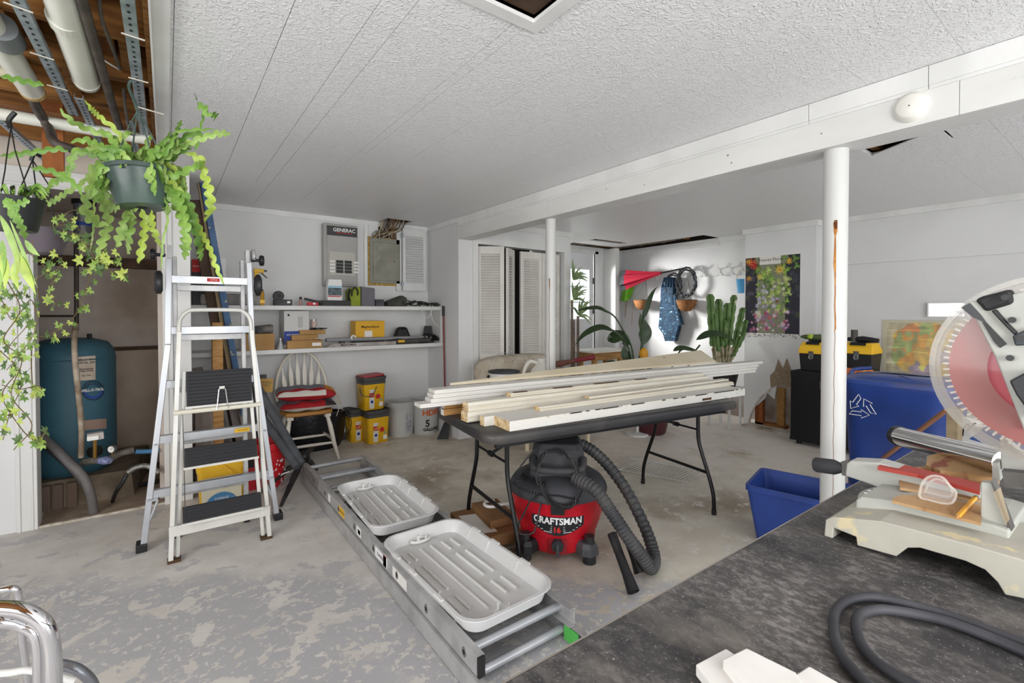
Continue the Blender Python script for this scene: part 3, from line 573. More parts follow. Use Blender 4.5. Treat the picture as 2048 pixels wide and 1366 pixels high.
# ======================= EXTENSION LADDER WITH TWO TRAYS =======================
el = thing('extension_ladder', 'long aluminium extension ladder lying flat on the floor under two white trays', 'ladder', (1.08, 2.6, 0))
def chan(x, y0, y1, z0, h, side, nm='side_rail', mat=alud):
    m = MB(); w_ = .028*side; t_ = .003*side
    m.prism([(0, 0), (w_, 0), (w_, .004), (t_, .004), (t_, h-.004), (w_, h-.004), (w_, h), (0, h)], (x, y0, z0), (1, 0, 0), (0, 0, 1), (0, y1-y0, 0)); return m.build(nm, mat, el)
x0, x1, y0, y1 = .835, 1.315, 1.30, 3.98
for x, s in ((x0, 1), (x1, -1)): chan(x, y0, y1, .003, .072, s)
for x, s in ((x0+.012, 1), (x1-.012, -1)): chan(x, y0+.06, y1-.12, .078, .072, s)
k = 0; y = y0+.12
while y < y1-.05:
    for z, dx in ((.04, 0), (.114, .012)):
        r_ = MB().cyl((x0+.002+dx, y+(.03 if dx else 0), z), (x1-.002-dx, y+(.03 if dx else 0), z), .0165, 12).build('rung', alu, el, smooth=True)
    MB().lathe([(0, .0015), (.011, .0015), (.013, .0025), (.018, .002), (.019, 0)], (x0+.012, y+.03, .114), 16, (-1, 0, 0), sx=.8).build('rung_end', M('rung_end_%d' % k, '8b8b8c', .4, metal=.7), el)
    MB().lathe([(0, 0), (.009, 0)], (x0+.0095, y+.03, .114), 12, (-1, 0, 0)).build('rung_bore', ink, el); y += .305; k += 1
def stick(y, l, mat, tx=None, nm='sticker', z0=.088, h=.05):
    o = MB().box(x0+.0108, x0+.0118, y, y+l, z0, z0+h).build(nm, mat, el)
    if tx: txt(tx, h*.5, ink, (x0+.0104, y+l/2, z0+h/2), (0, -1, 0), (0, 0, 1), o)
stick(2.18, .16, winkm, 'DANGER'); stick(2.19, .04, redink, nm='red_sticker_band', z0=.0875, h=.052); stick(2.56, .07, winkm); stick(2.57, .04, redink, nm='red_sticker_band', z0=.10, h=.025); stick(2.86, .12, yel2, 'CAUTION'); stick(3.16, .05, winkm); stick(3.45, .10, M('foil', 'cfcfd2', .3, metal=.8)); stick(1.95, .16, paper, None)
sh = MB(); sh.prism([(0, 0), (.055, -.0), (.10, .05), (.085, .12), (.06, .075), (.0, .10)], (x1+.004, y0-.02, .0), (0, -1, 0), (0, 0, 1), (-.03, 0, 0)).build('foot_shoe', alu, el, bev=.002)
MB().box(x1-.033, x1-.0295, y0+.02, y0+.10, .01, .07).build('green_sticker', M('green_label', '4fae4e', .5), el)
MB().box(x0-.002, x0+.03, y0-.012, y0, .003, .07).build('rail_end_cap', black, el); MB().box(x0+.01, x0+.036, y0+.048, y0+.06, .08, .148).build('rail_end_cap', black, el)
traym = M('tray_plastic', 'dddddd', .35, c2='d9d9d8', vs=4, c3='b5aea2', s3=3, t3=(.62, .78))
def tray(lab, cx, cy, hx, hy, z0, rot=0):
    t = thing('plastic_tray', lab, 'tray', (cx, cy, z0)); h = .058
    m = MB(); loft(m, [rring(cx, cy, hx-a, hy-a, r, z0+z, 8) for a, r, z in ((.035, .06, 0), (.012, .085, h), (.0, .095, h), (.0, .095, h+.004), (.014, .085, h+.005), (.022, .08, h-.004), (.040, .06, .008))], True, True)
    m.rot(Matrix.Rotation(rot, 3, 'Z'), (cx, cy, 0)); m.build('tray_shell', traym, t, smooth=True)
    for i, x in enumerate((-.11, -.055, 0.0, .06, .11, -.145)):
        segs = [(-.72, .70)] if abs(x) < .08 and x != .06 else [(-.62, -.35), (-.2, .35), (.5, .7)]
        for a, b in segs:
            r = MB().tube([V(cx+x*hx/.21, cy+a*hy, z0+.012), V(cx+x*hx/.21, cy+b*hy, z0+.012)], .0062, 8); r.rot(Matrix.Rotation(rot, 3, 'Z'), (cx, cy, 0)); r.build('floor_rib', wplas, t, smooth=True)
    for s in (1, -1):
        b = MB().tube(arc((cx-.02, cy+s*(hy-.055), z0+.022), .035, 0, 2*pi, 14, (1.4, 0, 0), (0, .6, 0))[:-1], .008, 6, closed=True).box(cx-.045, cx-.035, cy+s*(hy-.07)-.006, cy+s*(hy-.07)+.006, z0+.015, z0+.055).box(cx+.0, cx+.01, cy+s*(hy-.06)-.004, cy+s*(hy-.06)+.004, z0+.015, z0+.04)
        b.rot(Matrix.Rotation(rot, 3, 'Z'), (cx, cy, 0)); b.build('clip_post', wplas, t, smooth=True)
    for sx_ in (1, -1):
        for yy in (-.45, .1, .5):
            c_ = MB().box(cx+sx_*(hx-.004)-.005, cx+sx_*(hx-.004)+.007, cy+yy*hy-.03, cy+yy*hy+.03, z0+h, z0+h+.009).tube([V(cx+sx_*(hx-.02), cy+yy*hy+.03, z0+h), V(cx+sx_*(hx-.035), cy+yy*hy+.032, z0+.012)], .005, 6)
            c_.rot(Matrix.Rotation(rot, 3, 'Z'), (cx, cy, 0)); c_.build('rim_clip', wplas, t)
tray('larger white plastic tray on the near half of the lying ladder', 1.06, 1.84, .222, .415, .1505, radians(1.5))
tray('farther white plastic tray on the lying ladder, toward the tripod stand', 1.055, 2.74, .205, .385, .1505, radians(-2))
# ======================= FOLDED MULTI-POSITION LADDER =======================
ml = thing('multi_position_ladder', 'tall folded aluminium multi position ladder standing behind the step stool', 'ladder', (.22, 3.40, 0))
LY = lambda z: 3.36+.10*z/1.7
def rail(pts, wd, dp, nm, mat=alu):
    m = MB()
    for a, b in zip(pts[:-1], pts[1:]): m.bar(a, b, wd, dp, up=(0, 1, 0))
    return m.build(nm, mat, ml, bev=.003)
for s in (-1, 1):
    rail([V(.22+s*.335, LY(0)-.03, .035), V(.22+s*.215, LY(1.12)-.03, 1.14), V(.22+s*.205, LY(1.7)-.03, 1.64)], .030, .06, 'outer_rail')
    rail([V(.22+s*.178, LY(0)+.05, .02), V(.22+s*.178, LY(1.7)+.05, 1.66)], .024, .055, 'inner_rail', alud)
    f = MB().obox((.22+s*.345, LY(0)-.03, .0), .05, .08, .045, 0).build('rubber_foot', black, ml, bev=.004)
    MB().obox((.22+s*.178, LY(0)+.05, .0), .03, .06, .025, 0).build('rubber_foot', black, ml)
    MB().lathe([(0, -.012), (.035, -.012), (.042, -.006), (.042, .006), (.035, .012), (0, .012)], (.22+s*.235, LY(1.5), 1.69), 18, (1, 0, 0)).bar((.22+s*.20, LY(1.6), 1.60), (.22+s*.20, LY(1.7), 1.72), .02, .05, up=(0, 1, 0)).build('hinge', alud, ml)
    MB().lathe([(0, -.012), (.03, -.012), (.034, -.006), (.034, .006), (.03, .012), (0, .012)], (.22+s*.28, LY(1.5)-.02, 1.66), 16, (1, 0, 0)).cyl((.22+s*.22, LY(1.5)-.02, 1.66), (.22+s*.28, LY(1.5)-.02, 1.66), .01, 10).build('hinge_knob', black, ml, smooth=True)
    MB().lathe([(0, -.02), (.032, -.02), (.045, -.01), (.045, .01), (.032, .02), (0, .02)], (.22+s*.255, LY(1.45)-.04, 1.50), 16, (1, 0, 0), sy=1.5).build('lock_tab', M('lock_black', '222224', .4, bump=.3), ml, smooth=True)
    for z in (.30, .60): MB().bar((.22+s*.27, LY(z)-.065, z-.02), (.22+s*(.335-.12*z/1.14+.012), LY(z)-.065, z-.02), .008, .055, up=(0, 1, 0)).build('rung_bracket', alu, ml)
    MB().cyl((.22+s*.27, LY(.1)-.05, .27), (.22+s*.325, LY(.1)-.05, .11), .007, 8).build('foot_brace', alu, ml)
for z in (.30, .60, .91, 1.22, 1.52):
    hw = .335-.12*z/1.14 if z < 1.12 else .208
    r_ = MB().prism([(-.02, -.022), (.02, -.022), (.028, .0), (.02, .022), (-.02, .022)], (.22-hw, LY(z)-.035, z), (0, 1, 0), (0, 0, 1), (2*hw, 0, 0)).build('rung', alu, ml, bev=.002)
    MB().prism([(-.02, -.018), (.02, -.018), (.024, .0), (.02, .018), (-.02, .018)], (.22-.17, LY(z)+.05, z-.045), (0, 1, 0), (0, 0, 1), (.34, 0, 0)).build('rung', alud, ml, bev=.002)
sk = MB().box(.20, .265, LY(1.52)-.0585, LY(1.52)-.056, 1.512, 1.533).build('red_maker_label', redink, ml); txt('LITTLE', .012, winkm, (.235, LY(1.52)-.0585, 1.522), (1, 0, 0), (0, 0, 1), sk)
sk = MB().box(.33, .41, LY(.6)-.0645, LY(.6)-.062, .588, .612).build('yellow_label', yel2, ml); txt('CAUTION', .013, ink, (.37, LY(.6)-.0645, .60), (1, 0, 0), (0, 0, 1), sk)
# ======================= STEP STOOL =======================
ss = thing('step_stool', 'folded white metal step stool with black ribbed treads, in front of the tall ladder', 'step stool', (.24, 3.1, 0))
swh = M('stool_white', 'd6d5d0', .35, metal=.1, c2='c9c7bf', vs=4)
SY = lambda z: 3.07+.12*z/1.33
def sxl(z): return .005+.055*z/1.33
def sxr(z): return .475-.075*z/1.33
for fx, dy, nm in ((sxl, 0, 'front_leg'), (sxr, 0, 'front_leg')):
    MB().bar((fx(0), SY(0), .012), (fx(1.22), SY(1.22), 1.22), .022, .03, up=(0, 1, 0)).build(nm, swh, ss, bev=.002)
    sgn = 1 if fx is sxl else -1
    MB().bar((fx(0)+sgn*.030, SY(0)+.03, .012), (fx(1.0)+sgn*.03, SY(1.0)+.03, 1.0), .018, .028, up=(0, 1, 0)).build('rear_leg', swh, ss, bev=.002)
    MB().obox((fx(0)+sgn*.015, SY(0)+.01, 0), .06, .05, .016).build('rubber_foot', M('brown_foot', '4b3520', .8), ss)
za = 1.20
hoop = [V(sxl(za), SY(za), za), V(sxl(1.27), SY(1.27), 1.27)]+[V(sxl(1.3)+.075-.075*cos(a), SY(1.33), 1.27+.07*sin(a)) for a in (.5, 1.0, 1.5)]+[V(sxr(1.3)-.075+.075*cos(a), SY(1.33), 1.27+.07*sin(a)) for a in (1.5, 1.0, .5)]+[V(sxr(1.27), SY(1.27), 1.27), V(sxr(za), SY(za), za)]
MB().tube(smooth_path(hoop, 5), .0115, 10).build('hand_hoop', swh, ss, smooth=True)
def tread(z0, z1, out, lab=None):
    xa, xb = sxl(z0)+.045, sxr(z0)-.03; t = MB().hexa([(xa, SY(z0)-.02-out, z0), (xb, SY(z0)-.02-out, z0), (xb, SY(z0)+.0-out, z0), (xa, SY(z0)+.0-out, z0), (xa, SY(z1)-.02, z1), (xb, SY(z1)-.02, z1), (xb, SY(z1)+.0, z1), (xa, SY(z1)+.0, z1)]).build('tread', M('tread_black_%d' % int(z0*100), '202124', .6), ss)
    n = max(5, int((z1-z0)/.018))
    for i in range(n):
        f = (i+.5)/n; z = z0+(z1-z0)*f; y = SY(z)-.021-out*(1-f); MB().cyl((xa+.01, y, z), (xb-.01, y, z), .0042, 6).build('tread_rib', M('rib_black', '2b2c30', .6) if 'rib_black' not in bpy.data.materials else bpy.data.materials['rib_black'], t)
    MB().bar((xa-.005, SY(z0)-.022-out, z0-.004), (xb+.005, SY(z0)-.022-out, z0-.004), .01, .012).build('tread_edge', swh, t)
tread(.81, 1.0, .0); tread(.495, .585, .035); tread(.205, .275, .035)
MB().bar((sxl(.13)-.012, SY(.13)-.018, .165), (sxr(.13)+.012, SY(.13)-.018, .165), .004, .055).build('kick_bar', swh, ss)
MB().cyl((sxl(.74)-.012, SY(.74)-.02, .785), (sxr(.74)+.012, SY(.74)-.02, .785), .0125, 10).build('cross_tube', M('cream_tube', 'dcd8c8', .4), ss)
for x in (.235, .265): MB().cyl((x, SY(.86)-.032, .895), (x+(.0-.25+x)*.8+.0, SY(.74)-.034, .785), .003, 6).build('wire_stay', chrome, ss)
MB().box(.236, .262, SY(.9)-.036, SY(.9)-.024, .895, .91).build('wire_clip', swh, ss)
for x in (sxl(.5)+.04, sxr(.5)-.015): MB().cyl((x, SY(.78)-.025, .78), (x+.004, SY(.3)-.03, .28), .0022, 5).build('link_rod', dsteel, ss)
# ======================= WORKBENCH AND MITRE SAW (FOREGROUND) =======================
T = .86
bm_ = bpy.data.materials.new('dusty_bench_top'); bm_.use_nodes = True
def bench_mat(m):
    nt = m.node_tree; N = nt.nodes; L = nt.links; b = N['Principled BSDF']; g = N.new('ShaderNodeNewGeometry').outputs['Position']
    def noi(s, d, st=(1, 1, 1), rz=0, off=0):
        mp = N.new('ShaderNodeMapping'); mp.inputs['Scale'].default_value = st; mp.inputs['Rotation'].default_value = (0, 0, rz); mp.inputs['Location'].default_value = (off, 0, 0); L.new(g, mp.inputs[0])
        t = N.new('ShaderNodeTexNoise'); t.inputs['Scale'].default_value = s; t.inputs['Detail'].default_value = d; t.inputs['Roughness'].default_value = .65; L.new(mp.outputs[0], t.inputs['Vector']); return t.outputs[0]
    def rg(i, lo, hi): r = N.new('ShaderNodeMapRange'); r.inputs[1].default_value = lo; r.inputs[2].default_value = hi; L.new(i, r.inputs[0]); return r.outputs[0]
    def mul(a, bb): x = N.new('ShaderNodeMath'); x.operation = 'MULTIPLY'; L.new(a, x.inputs[0]); (L.new(bb, x.inputs[1]) if not isinstance(bb, float) else setattr(x.inputs[1], 'default_value', bb)); return x.outputs[0]
    def mix(f, a, c): x = N.new('ShaderNodeMix'); x.data_type = 'RGBA'; L.new(f, x.inputs[0]); (L.new(a, x.inputs[6]) if not isinstance(a, tuple) else setattr(x.inputs[6], 'default_value', a)); x.inputs[7].default_value = c; return x.outputs[2]
    fine = rg(noi(90, 8, (1, .6, 1), .6), .46, .72); broad = rg(noi(4.5, 8), .38, .66)
    c = mix(broad, lin('303032'), lin('555352')); c = mix(mul(fine, broad), c, lin('9a9694')); c = mix(mul(rg(noi(220, 3, off=3), .62, .72), .7), c, lin('b5b0aa'))
    c = mix(mul(rg(noi(5, 10, (1.3, .7, 1), .5, off=5), .5, .68), .6), c, lin('857f78'))
    L.new(c, b.inputs['Base Color']); b.inputs['Roughness'].default_value = .68
    bp = N.new('ShaderNodeBump'); bp.inputs['Strength'].default_value = .3; bp.inputs['Distance'].default_value = .001; L.new(noi(300, 3), bp.inputs['Height']); L.new(bp.outputs[0], b.inputs['Normal'])
bench_mat(bm_)
wbk = thing('work_table', 'black dusty work table in the foreground carrying the mitre saw', 'table', (1.1, .1, 0))
YB = .483
MB().box(-.2, 2.3, -.30, YB, T-.03, T).build('tabletop', bm_, wbk, bev=.002)
MB().box(-.2, 2.3, YB, YB+.003, T-.03, T-.0005).build('edge_band', M('edge_band', '8d8780', .5), wbk)
for x in (-.1, 2.2):
    for y in (-.22, .40): MB().cyl((x, y, 0), (x, y, T-.03), .014, 12).build('leg', blackm, wbk)
MB().box(-.18, 2.28, .38, .40, T-.09, T-.03).build('apron', blackm, wbk)
sg = M('saw_grey', 'b4b6b0', .5, c2='a9aba4', vs=5, bump=.1, bs=90); sgd = M('saw_dust_grey', 'b9b7ab', .6, c2='a6a59a', vs=6, c3='cfc4a0', s3=22, t3=(.56, .64)); swood = M('saw_plywood', 'b99872', .75, c2='a68257', vs=4, stretch=(1, 4, 1), c3='8a4f3d', s3=5, t3=(.62, .68), bump=.1)
saw = thing('mitre_saw', 'grey mitre saw with red blade and clear guard on the work table', 'saw', Z(1790, 1113, T))
def tr(pts, x, th, name, mat, parent=saw, bev=0, z0=None, **k):   # outline seen on the plane x, real thickness th
    P = [X(u, v, x) for u, v in pts]
    if z0 is not None: P = [Vector((p.x, p.y, max(p.z, z0))) for p in P]
    m = MB(); n = len(P); vs = P+[p+V(th, 0, 0) for p in P]
    m.add(vs, [tuple(range(n)), tuple(range(2*n-1, n-1, -1))]+[(i, (i+1) % n, n+(i+1) % n, n+i) for i in range(n)]); return m.build(name, mat, parent, bev=bev, **k)
xb = Z(1648, 1072, T).x
# base casting: near flange, sloping deck, feet
tr([(1648, 1072), (1651, 1040), (1665, 1034), (1760, 1042), (1830, 1060), (1950, 1092), (2060, 1124), (2060, 1200), (2010, 1190), (1995, 1165), (1970, 1140), (1930, 1122), (1840, 1096), (1815, 1096), (1792, 1113), (1714, 1091), (1712, 1074), (1667, 1056), (1665, 1078)], xb, .20, 'base_flange', sgd, z0=T+.0005, bev=.002)
y_a = X(1651, 1040, xb).y; zt = X(1665, 1034, xb).z
pass
xt = xb+.085
tbx = tr([(1710, 1038), (1712, 1000), (1722, 994), (1738, 996), (1800, 1003), (1985, 1050), (2018, 1062), (2018, 1128), (1990, 1126)], xt, .20, 'table_box', sg, bev=.003)
zt2 = X(1800, 1003, xt).z
tp = lambda u, v, z=zt2+.001: Z(u, v, z)
def slabz(pts, z, h, name, mat, parent=saw, bev=0):
    P = [Z(u, v, z) for u, v in pts]; m = MB(); n = len(P); vs = P+[p-V(0, 0, h) for p in P]
    m.add(vs, [tuple(range(n)), tuple(range(2*n-1, n-1, -1))]+[(i, (i+1) % n, n+(i+1) % n, n+i) for i in range(n)]); return m.build(name, mat, parent, bev=bev)
slabz([(1784, 1001), (1786, 996), (1800, 990), (1850, 990), (1962, 1010), (1962, 1046)], zt2+.006, .005, 'plywood_face', swood)
slabz([(1796, 948), (1830, 934), (1880, 928), (1990, 944), (1990, 982), (1962, 1000), (1800, 975)], zt2+.006, .006, 'plywood_face', swood)
slabz([(1852, 930), (1856, 912), (1895, 900), (2000, 925), (1995, 955), (1880, 940)], zt2+.02, .05, 'plywood_face', swood)
slabz([(1853, 912), (1853, 935), (1880, 940), (1995, 958), (1996, 925)], zt2+.012, .09, 'far_table_wing', sg)
# mitre scale ring
m = MB(); cy = Z(1716, 995, T+.045); RC_ = V(cy.x+.05, cy.y-.157, T+.004)
ring = [(.125, .0), (.165, 0), (.165, .022), (.125, .03)]
m.lathe(ring+[ring[0]], RC_+V(0, 0, .02), 40, a0=pi*.30, a1=pi*1.0).build('mitre_scale', M('scale_metal', 'bfc0b8', .4, metal=.3), saw)
m2 = MB(); m2.lathe([(.166, .002), (.169, .002), (.169, .008), (.166, .008)], RC_+V(0, 0, .018), 40, a0=pi*.3, a1=pi*1.0).build('red_scale_band', M('scale_red', '8e1f25', .4), saw)
nt_ = MB()
for i in range(12):
    a = pi*.32+i*.17; c0 = RC_+V(0, 0, .048); nt_.bar(c0+V(cos(a)*.14, sin(a)*.14, 0), c0+V(cos(a)*.156, sin(a)*.156, -.003), .004, .003)
nt_.build('scale_notches', winkm, saw, kind='stuff')
# arm with kerf insert, knob
xa = xt+.13
tr([(1690, 952), (1693, 928), (1700, 922), (1757, 925), (1840, 950), (1962, 985), (1962, 1010), (1900, 990), (1800, 965), (1798, 992), (1738, 968)], xa, .05, 'mitre_arm', sg, bev=.003)
slabz([(1765, 926), (1775, 921), (1960, 966), (1960, 982), (1835, 948), (1755, 933)], X(1840, 949, xa).z+.003, .008, 'kerf_insert', M('kerf_red', 'a53a30', .5))
tr([(1797, 962), (1818, 967), (1818, 990), (1797, 990)], xa-.002, .002, 'scale_plate', M('scale_plate', '9fa3a5', .4), bev=0)
k0 = X(1636, 930, xa+.02); k1 = X(1700, 938, xa+.02); d = (k1-k0).normalized(); L_ = (k1-k0).length
MB().lathe([(0, 0), (.016, 0), (.0185, .005), (.0185, .045), (.008, .07), (.008, L_)], k0-d*.008, 24, d).build('locking_knob', M('knob_rubber', '303134', .7), saw, smooth=True)
tr([(1681, 924), (1697, 920), (1699, 928), (1690, 952), (1683, 950), (1684, 932)], xa+.01, .012, 'detent_lever', dsteel)
# fence
tr([(1961, 965), (1983, 966), (2020, 1060), (1961, 1045)], xt+.02, .022, 'fence_block', sg, bev=.002)
tr([(1982, 960), (1988, 968), (2024, 1062), (2018, 1062)], xt+.015, .03, 'fence_edge', dsteel)
tr([(1984, 925), (1996, 926), (2000, 962), (1985, 962)], xa+.1, .05, 'fence_post', sg)
tr([(2000, 878), (2008, 874), (2046, 910), (2060, 935), (2060, 945), (2002, 940)], xa+.12, .03, 'fence_wing', sg, bev=.002)
tr([(2003, 942), (2060, 948), (2060, 975), (2010, 975)], xa+.05, .03, 'pivot_housing', dsteel)
tr([(1986, 985), (2000, 975), (2018, 1040), (2012, 1050)], xt+.012, .006, 'clear_fence_guard', M('amber_clear', 'c8b89a', .1, alpha=.45))
# blade, guard, housing
xl = xa+.035; bc = X(2118, 742, xl); br = .163
red_b = M('blade_red', 'b01c34', .35, coat=.3)
bl = MB(); N_ = 80; out = []
for i in range(N_):
    a = 2*pi*i/N_; out += [(br*cos(a), br*sin(a)), (br*.955*cos(a+.012), br*.955*sin(a+.012)), (br*.955*cos(a+.055), br*.955*sin(a+.055))]
bl.prism([(a, b) for a, b in out], bc, (0, 1, 0), (0, 0, 1), (.0025, 0, 0)).build('blade', red_b, saw)
tt = MB()
for i in range(N_):
    a = 2*pi*i/N_+.004; p = bc+V(-.0006, cos(a)*br*.985, sin(a)*br*.985); tt.bar(p-V(0, cos(a), sin(a))*.006, p+V(0, cos(a), sin(a))*.004, .004, .0036, up=(1, 0, 0))
tt.build('carbide_teeth', M('tooth_steel', 'c9c4bd', .4, metal=.5), saw, kind='stuff')
MB().lathe([(0, 0), (.045, 0), (.05, .002)], bc+V(-.004, 0, 0), 32, (-1, 0, 0)).build('blade_hub', M('hub_white', 'dad9d6', .3), saw)
gm = M('clear_guard', 'a69c90', .12, alpha=.2, coat=.3); gm2 = M('guard_rim', 'aaa69c', .15, alpha=.45, coat=.5)
gp = [(1992, 594), (1940, 612), (1898, 652), (1880, 700), (1872, 745), (1878, 795), (1895, 838), (1925, 862), (1968, 880), (2060, 915), (2060, 860), (2060, 700), (2030, 690)]
def arcpts(r0, a0, a1, n): return [(r0*cos(a0+(a1-a0)*i/n), r0*sin(a0+(a1-a0)*i/n)) for i in range(n+1)]
go = arcpts(.178, pi*.26, pi*1.35, 36)   # guard is a sector in the y-z plane; +y is left in the picture
inner = list(reversed(arcpts(.090, pi*.30, pi*1.28, 26)))
MB().prism([(-a if False else a, b) for a, b in [( .178*cos(t_), .178*sin(t_)) for t_ in [radians(140-q*6) for q in range(44)]]+[(.094*cos(t_), .094*sin(t_)) for t_ in [radians(-118+q*6) for q in range(40)]]], bc+V(-.018, 0, 0), (0, 1, 0), (0, 0, 1), (.0015, 0, 0)).build('guard_window', gm, saw)
rim = MB(); A = [radians(128-q*5) for q in range(50)]
for i in range(len(A)-1):
    def q_(t_, r, dx): return bc+V(dx, r*cos(t_), r*sin(t_))
    rim.hexa([q_(A[i], .174, -.02), q_(A[i], .184, -.02), q_(A[i], .184, .022), q_(A[i], .174, .022), q_(A[i+1], .174, -.02), q_(A[i+1], .184, -.02), q_(A[i+1], .184, .022), q_(A[i+1], .174, .022)])
rim.build('guard_rim', gm2, saw, kind='stuff')
xg = xl-.028
tr([(1922, 622), (1948, 608), (1962, 640), (2060, 800), (2060, 760), (2060, 735), (2052, 735), (2000, 640), (1975, 600), (1985, 590), (2060, 575), (2060, 850), (2045, 852)], xg, .012, 'upper_guard_edge', sg) if False else None
tr([(1946, 628), (1925, 612), (1938, 603), (1992, 598), (2062, 578), (2062, 600), (2062, 830), (2048, 862), (1990, 715), (1968, 672)], xg-.0, .04, 'upper_housing', sg, bev=.003)
tr([(1922, 615), (1940, 606), (1962, 630), (1975, 648), (1958, 640), (1944, 634)], xg-.003, .002, 'dark_label', M('label_dark', '3d4043', .5))
o = tr([(1964, 644), (1972, 644), (2014, 688), (2000, 696), (1988, 684)], xg-.0025, .0015, 'warning_label', M('label_black', '2c2d2c', .5))
o = tr([(2018, 862-100), (2060, 740), (2060, 840), (2050, 815), (2032, 790)], xg-.03, .03, 'motor_vents', M('motor_dark', '2d2f31', .5), bev=.004)
tr([(1948, 600), (1965, 592), (1990, 586), (2022, 577), (2028, 606), (2010, 612), (1970, 624), (1960, 612)], xg-.006, .03, 'handle_grip', M('grip_black', '1e1f20', .6, bump=.5, bs=60), bev=.006)
tr([(1982, 622), (1992, 618), (2012, 642), (2034, 664), (2030, 672), (2008, 650)], xg-.008, .01, 'trigger_link', black, bev=.002)
tr([(2024, 672), (2060, 655), (2060, 690), (2030, 692)], xg-.012, .012, 'pivot_bracket', M('bracket_dark', '3d4146', .5), bev=.003)
for u, v in ((2010, 595), (2024, 640), (2042, 677), (2020, 716)): MB().cyl(X(u, v, xg-.016), X(u, v, xg-.004), .006, 12).build('screw', blackm, saw)
# slide tube, scrap boards beyond the saw
a, b = X(1800, 873, 1.72), X(2010, 927, 1.50)
st_ = thing('steel_tube', 'shiny steel roller tube with dark end cap behind the saw', 'tube', V(a.x, a.y, T)); MB().cyl(a, b, .027, 28).build('tube', chrome, st_, smooth=True); d = (a-b).normalized(); MB().cyl(a-d*.002, a+d*.012, .029, 24).build('end_cap', black, st_); MB().box(a.x-.0-.02, a.x+.02, a.y-.30, a.y-.27, T, a.z-.025).build('stand', dsteel, st_)
# safety glasses, pencil
pc = Z(1790, 1030-20, zt2+.006); g0 = thing('safety_glasses', 'clear plastic goggles lying folded on the saw table', 'goggles', Z(1865, 1005, zt2+.006)); gl = M('clear_plastic', 'ffffff', .04, alpha=.09, coat=.4); gr_ = M('clear_plastic_rim', 'e2dcd2', .08, alpha=.4, coat=.5)
def gp_(u, v, dx): return X(u, v, xt+.03+dx)
for pts, dx in (([(1838, 990), (1845, 965), (1862, 952), (1885, 955), (1900, 972), (1912, 985), (1905, 1005), (1885, 1025), (1858, 1020), (1842, 1010)], 0), ([(1850, 985), (1858, 966), (1875, 958), (1898, 970), (1905, 990), (1892, 1010), (1868, 1010)], .05)):
    P = [gp_(u, v, dx) for u, v in pts]; P = [V(p.x, p.y, max(p.z, zt2+.008)) for p in P]
    MB().tube(smooth_path(P+[P[0]], 3)[:-1], .0022, 6, closed=True).build('lens_rim', gr_, g0, smooth=True); m = MB(); m.add(P+[p+V(.0012, 0, 0) for p in P], [tuple(range(len(P))), tuple(range(2*len(P)-1, len(P)-1, -1))]).build('lens', gl, g0)
for u0, v0, u1, v1 in ((1845, 965, 1858, 966), (1912, 985, 1905, 990), (1885, 1025, 1892, 1010), (1842, 1010, 1868, 1010)): MB().cyl(gp_(u0, v0, 0), gp_(u1, v1, .05), .002, 6).build('side_bridge', gr_, g0)
pa, pb = Z(1912, 1037, zt2+.009), Z(1950, 996, zt2+.009); pe = thing('carpenter_pencil', 'yellow pencil lying on the saw table beside the goggles', 'pencil', pa); d = (pb-pa).normalized()
MB().cyl(pa+d*.012, pb, .0042, 6).build('shaft', M('pencil_yellow', 'd79a28', .5), pe); MB().lathe([(0.0006, 0), (.0042, .012)], pa, 6, d).build('sharpened_tip', pine, pe); MB().cyl(pb, pb+d*.004, .0043, 8).build('ferrule', dsteel, pe)
# black cable on the table
cpts = [Z(u, v, T+.009) for u, v in [(2080, 1298), (2000, 1270), (1900, 1232), (1800, 1205), (1745, 1194), (1700, 1200), (1672, 1222), (1668, 1262), (1682, 1310), (1720, 1355), (1760, 1400)]]
cpts2 = [Z(u, v, T+.009) for u, v in [(2085, 1320), (2000, 1283), (1900, 1245), (1820, 1226), (1760, 1219), (1722, 1228), (1712, 1250), (1724, 1290), (1760, 1330), (1830, 1372), (1900, 1410)]]
ck = M('cable_rubber', '303136', .6, c2='45464c', vs=9)
cb_ = thing('power_cable', 'thick black cable curling across the dusty work table', 'cable', V(cpts[5].x, cpts[5].y, T)); MB().tube(smooth_path(cpts, 8), .0072, 10).build('cable_loop', ck, cb_, smooth=True); MB().tube(smooth_path(cpts2, 8), .0072, 10).build('cable_loop', ck, cb_, smooth=True)
# white offcuts at the bottom edge of the table
for lab, P, h in (('white trim offcut on the work table, leftmost of three', [(1391, 1328), (1452, 1296), (1470, 1308), (1500, 1330), (1560, 1390), (1440, 1390)], .016),
                  ('white trim offcut on the work table, middle and largest of three', [(1445, 1318), (1493, 1295), (1592, 1344), (1640, 1420), (1540, 1440)], .028),
                  ('white trim offcut on the work table, rightmost of three', [(1585, 1352), (1618, 1331), (1680, 1366), (1760, 1430), (1700, 1460)], .022)):
    z = T+h; Q = [Z(u, v, z) for u, v in P]; m = MB(); n = len(Q); m.add(Q+[V(q.x, q.y, T+.0005) for q in Q], [tuple(range(n)), tuple(range(2*n-1, n-1, -1))]+[(i, (i+1) % n, n+(i+1) % n, n+i) for i in range(n)])
    single('trim_offcut', lab, 'wood offcut', m, M('offcut_white' if 'offcut_white' not in bpy.data.materials else 'offcut_white_b', 'ecebe8', .45, c2='dfddd6', vs=7), bev=.002)
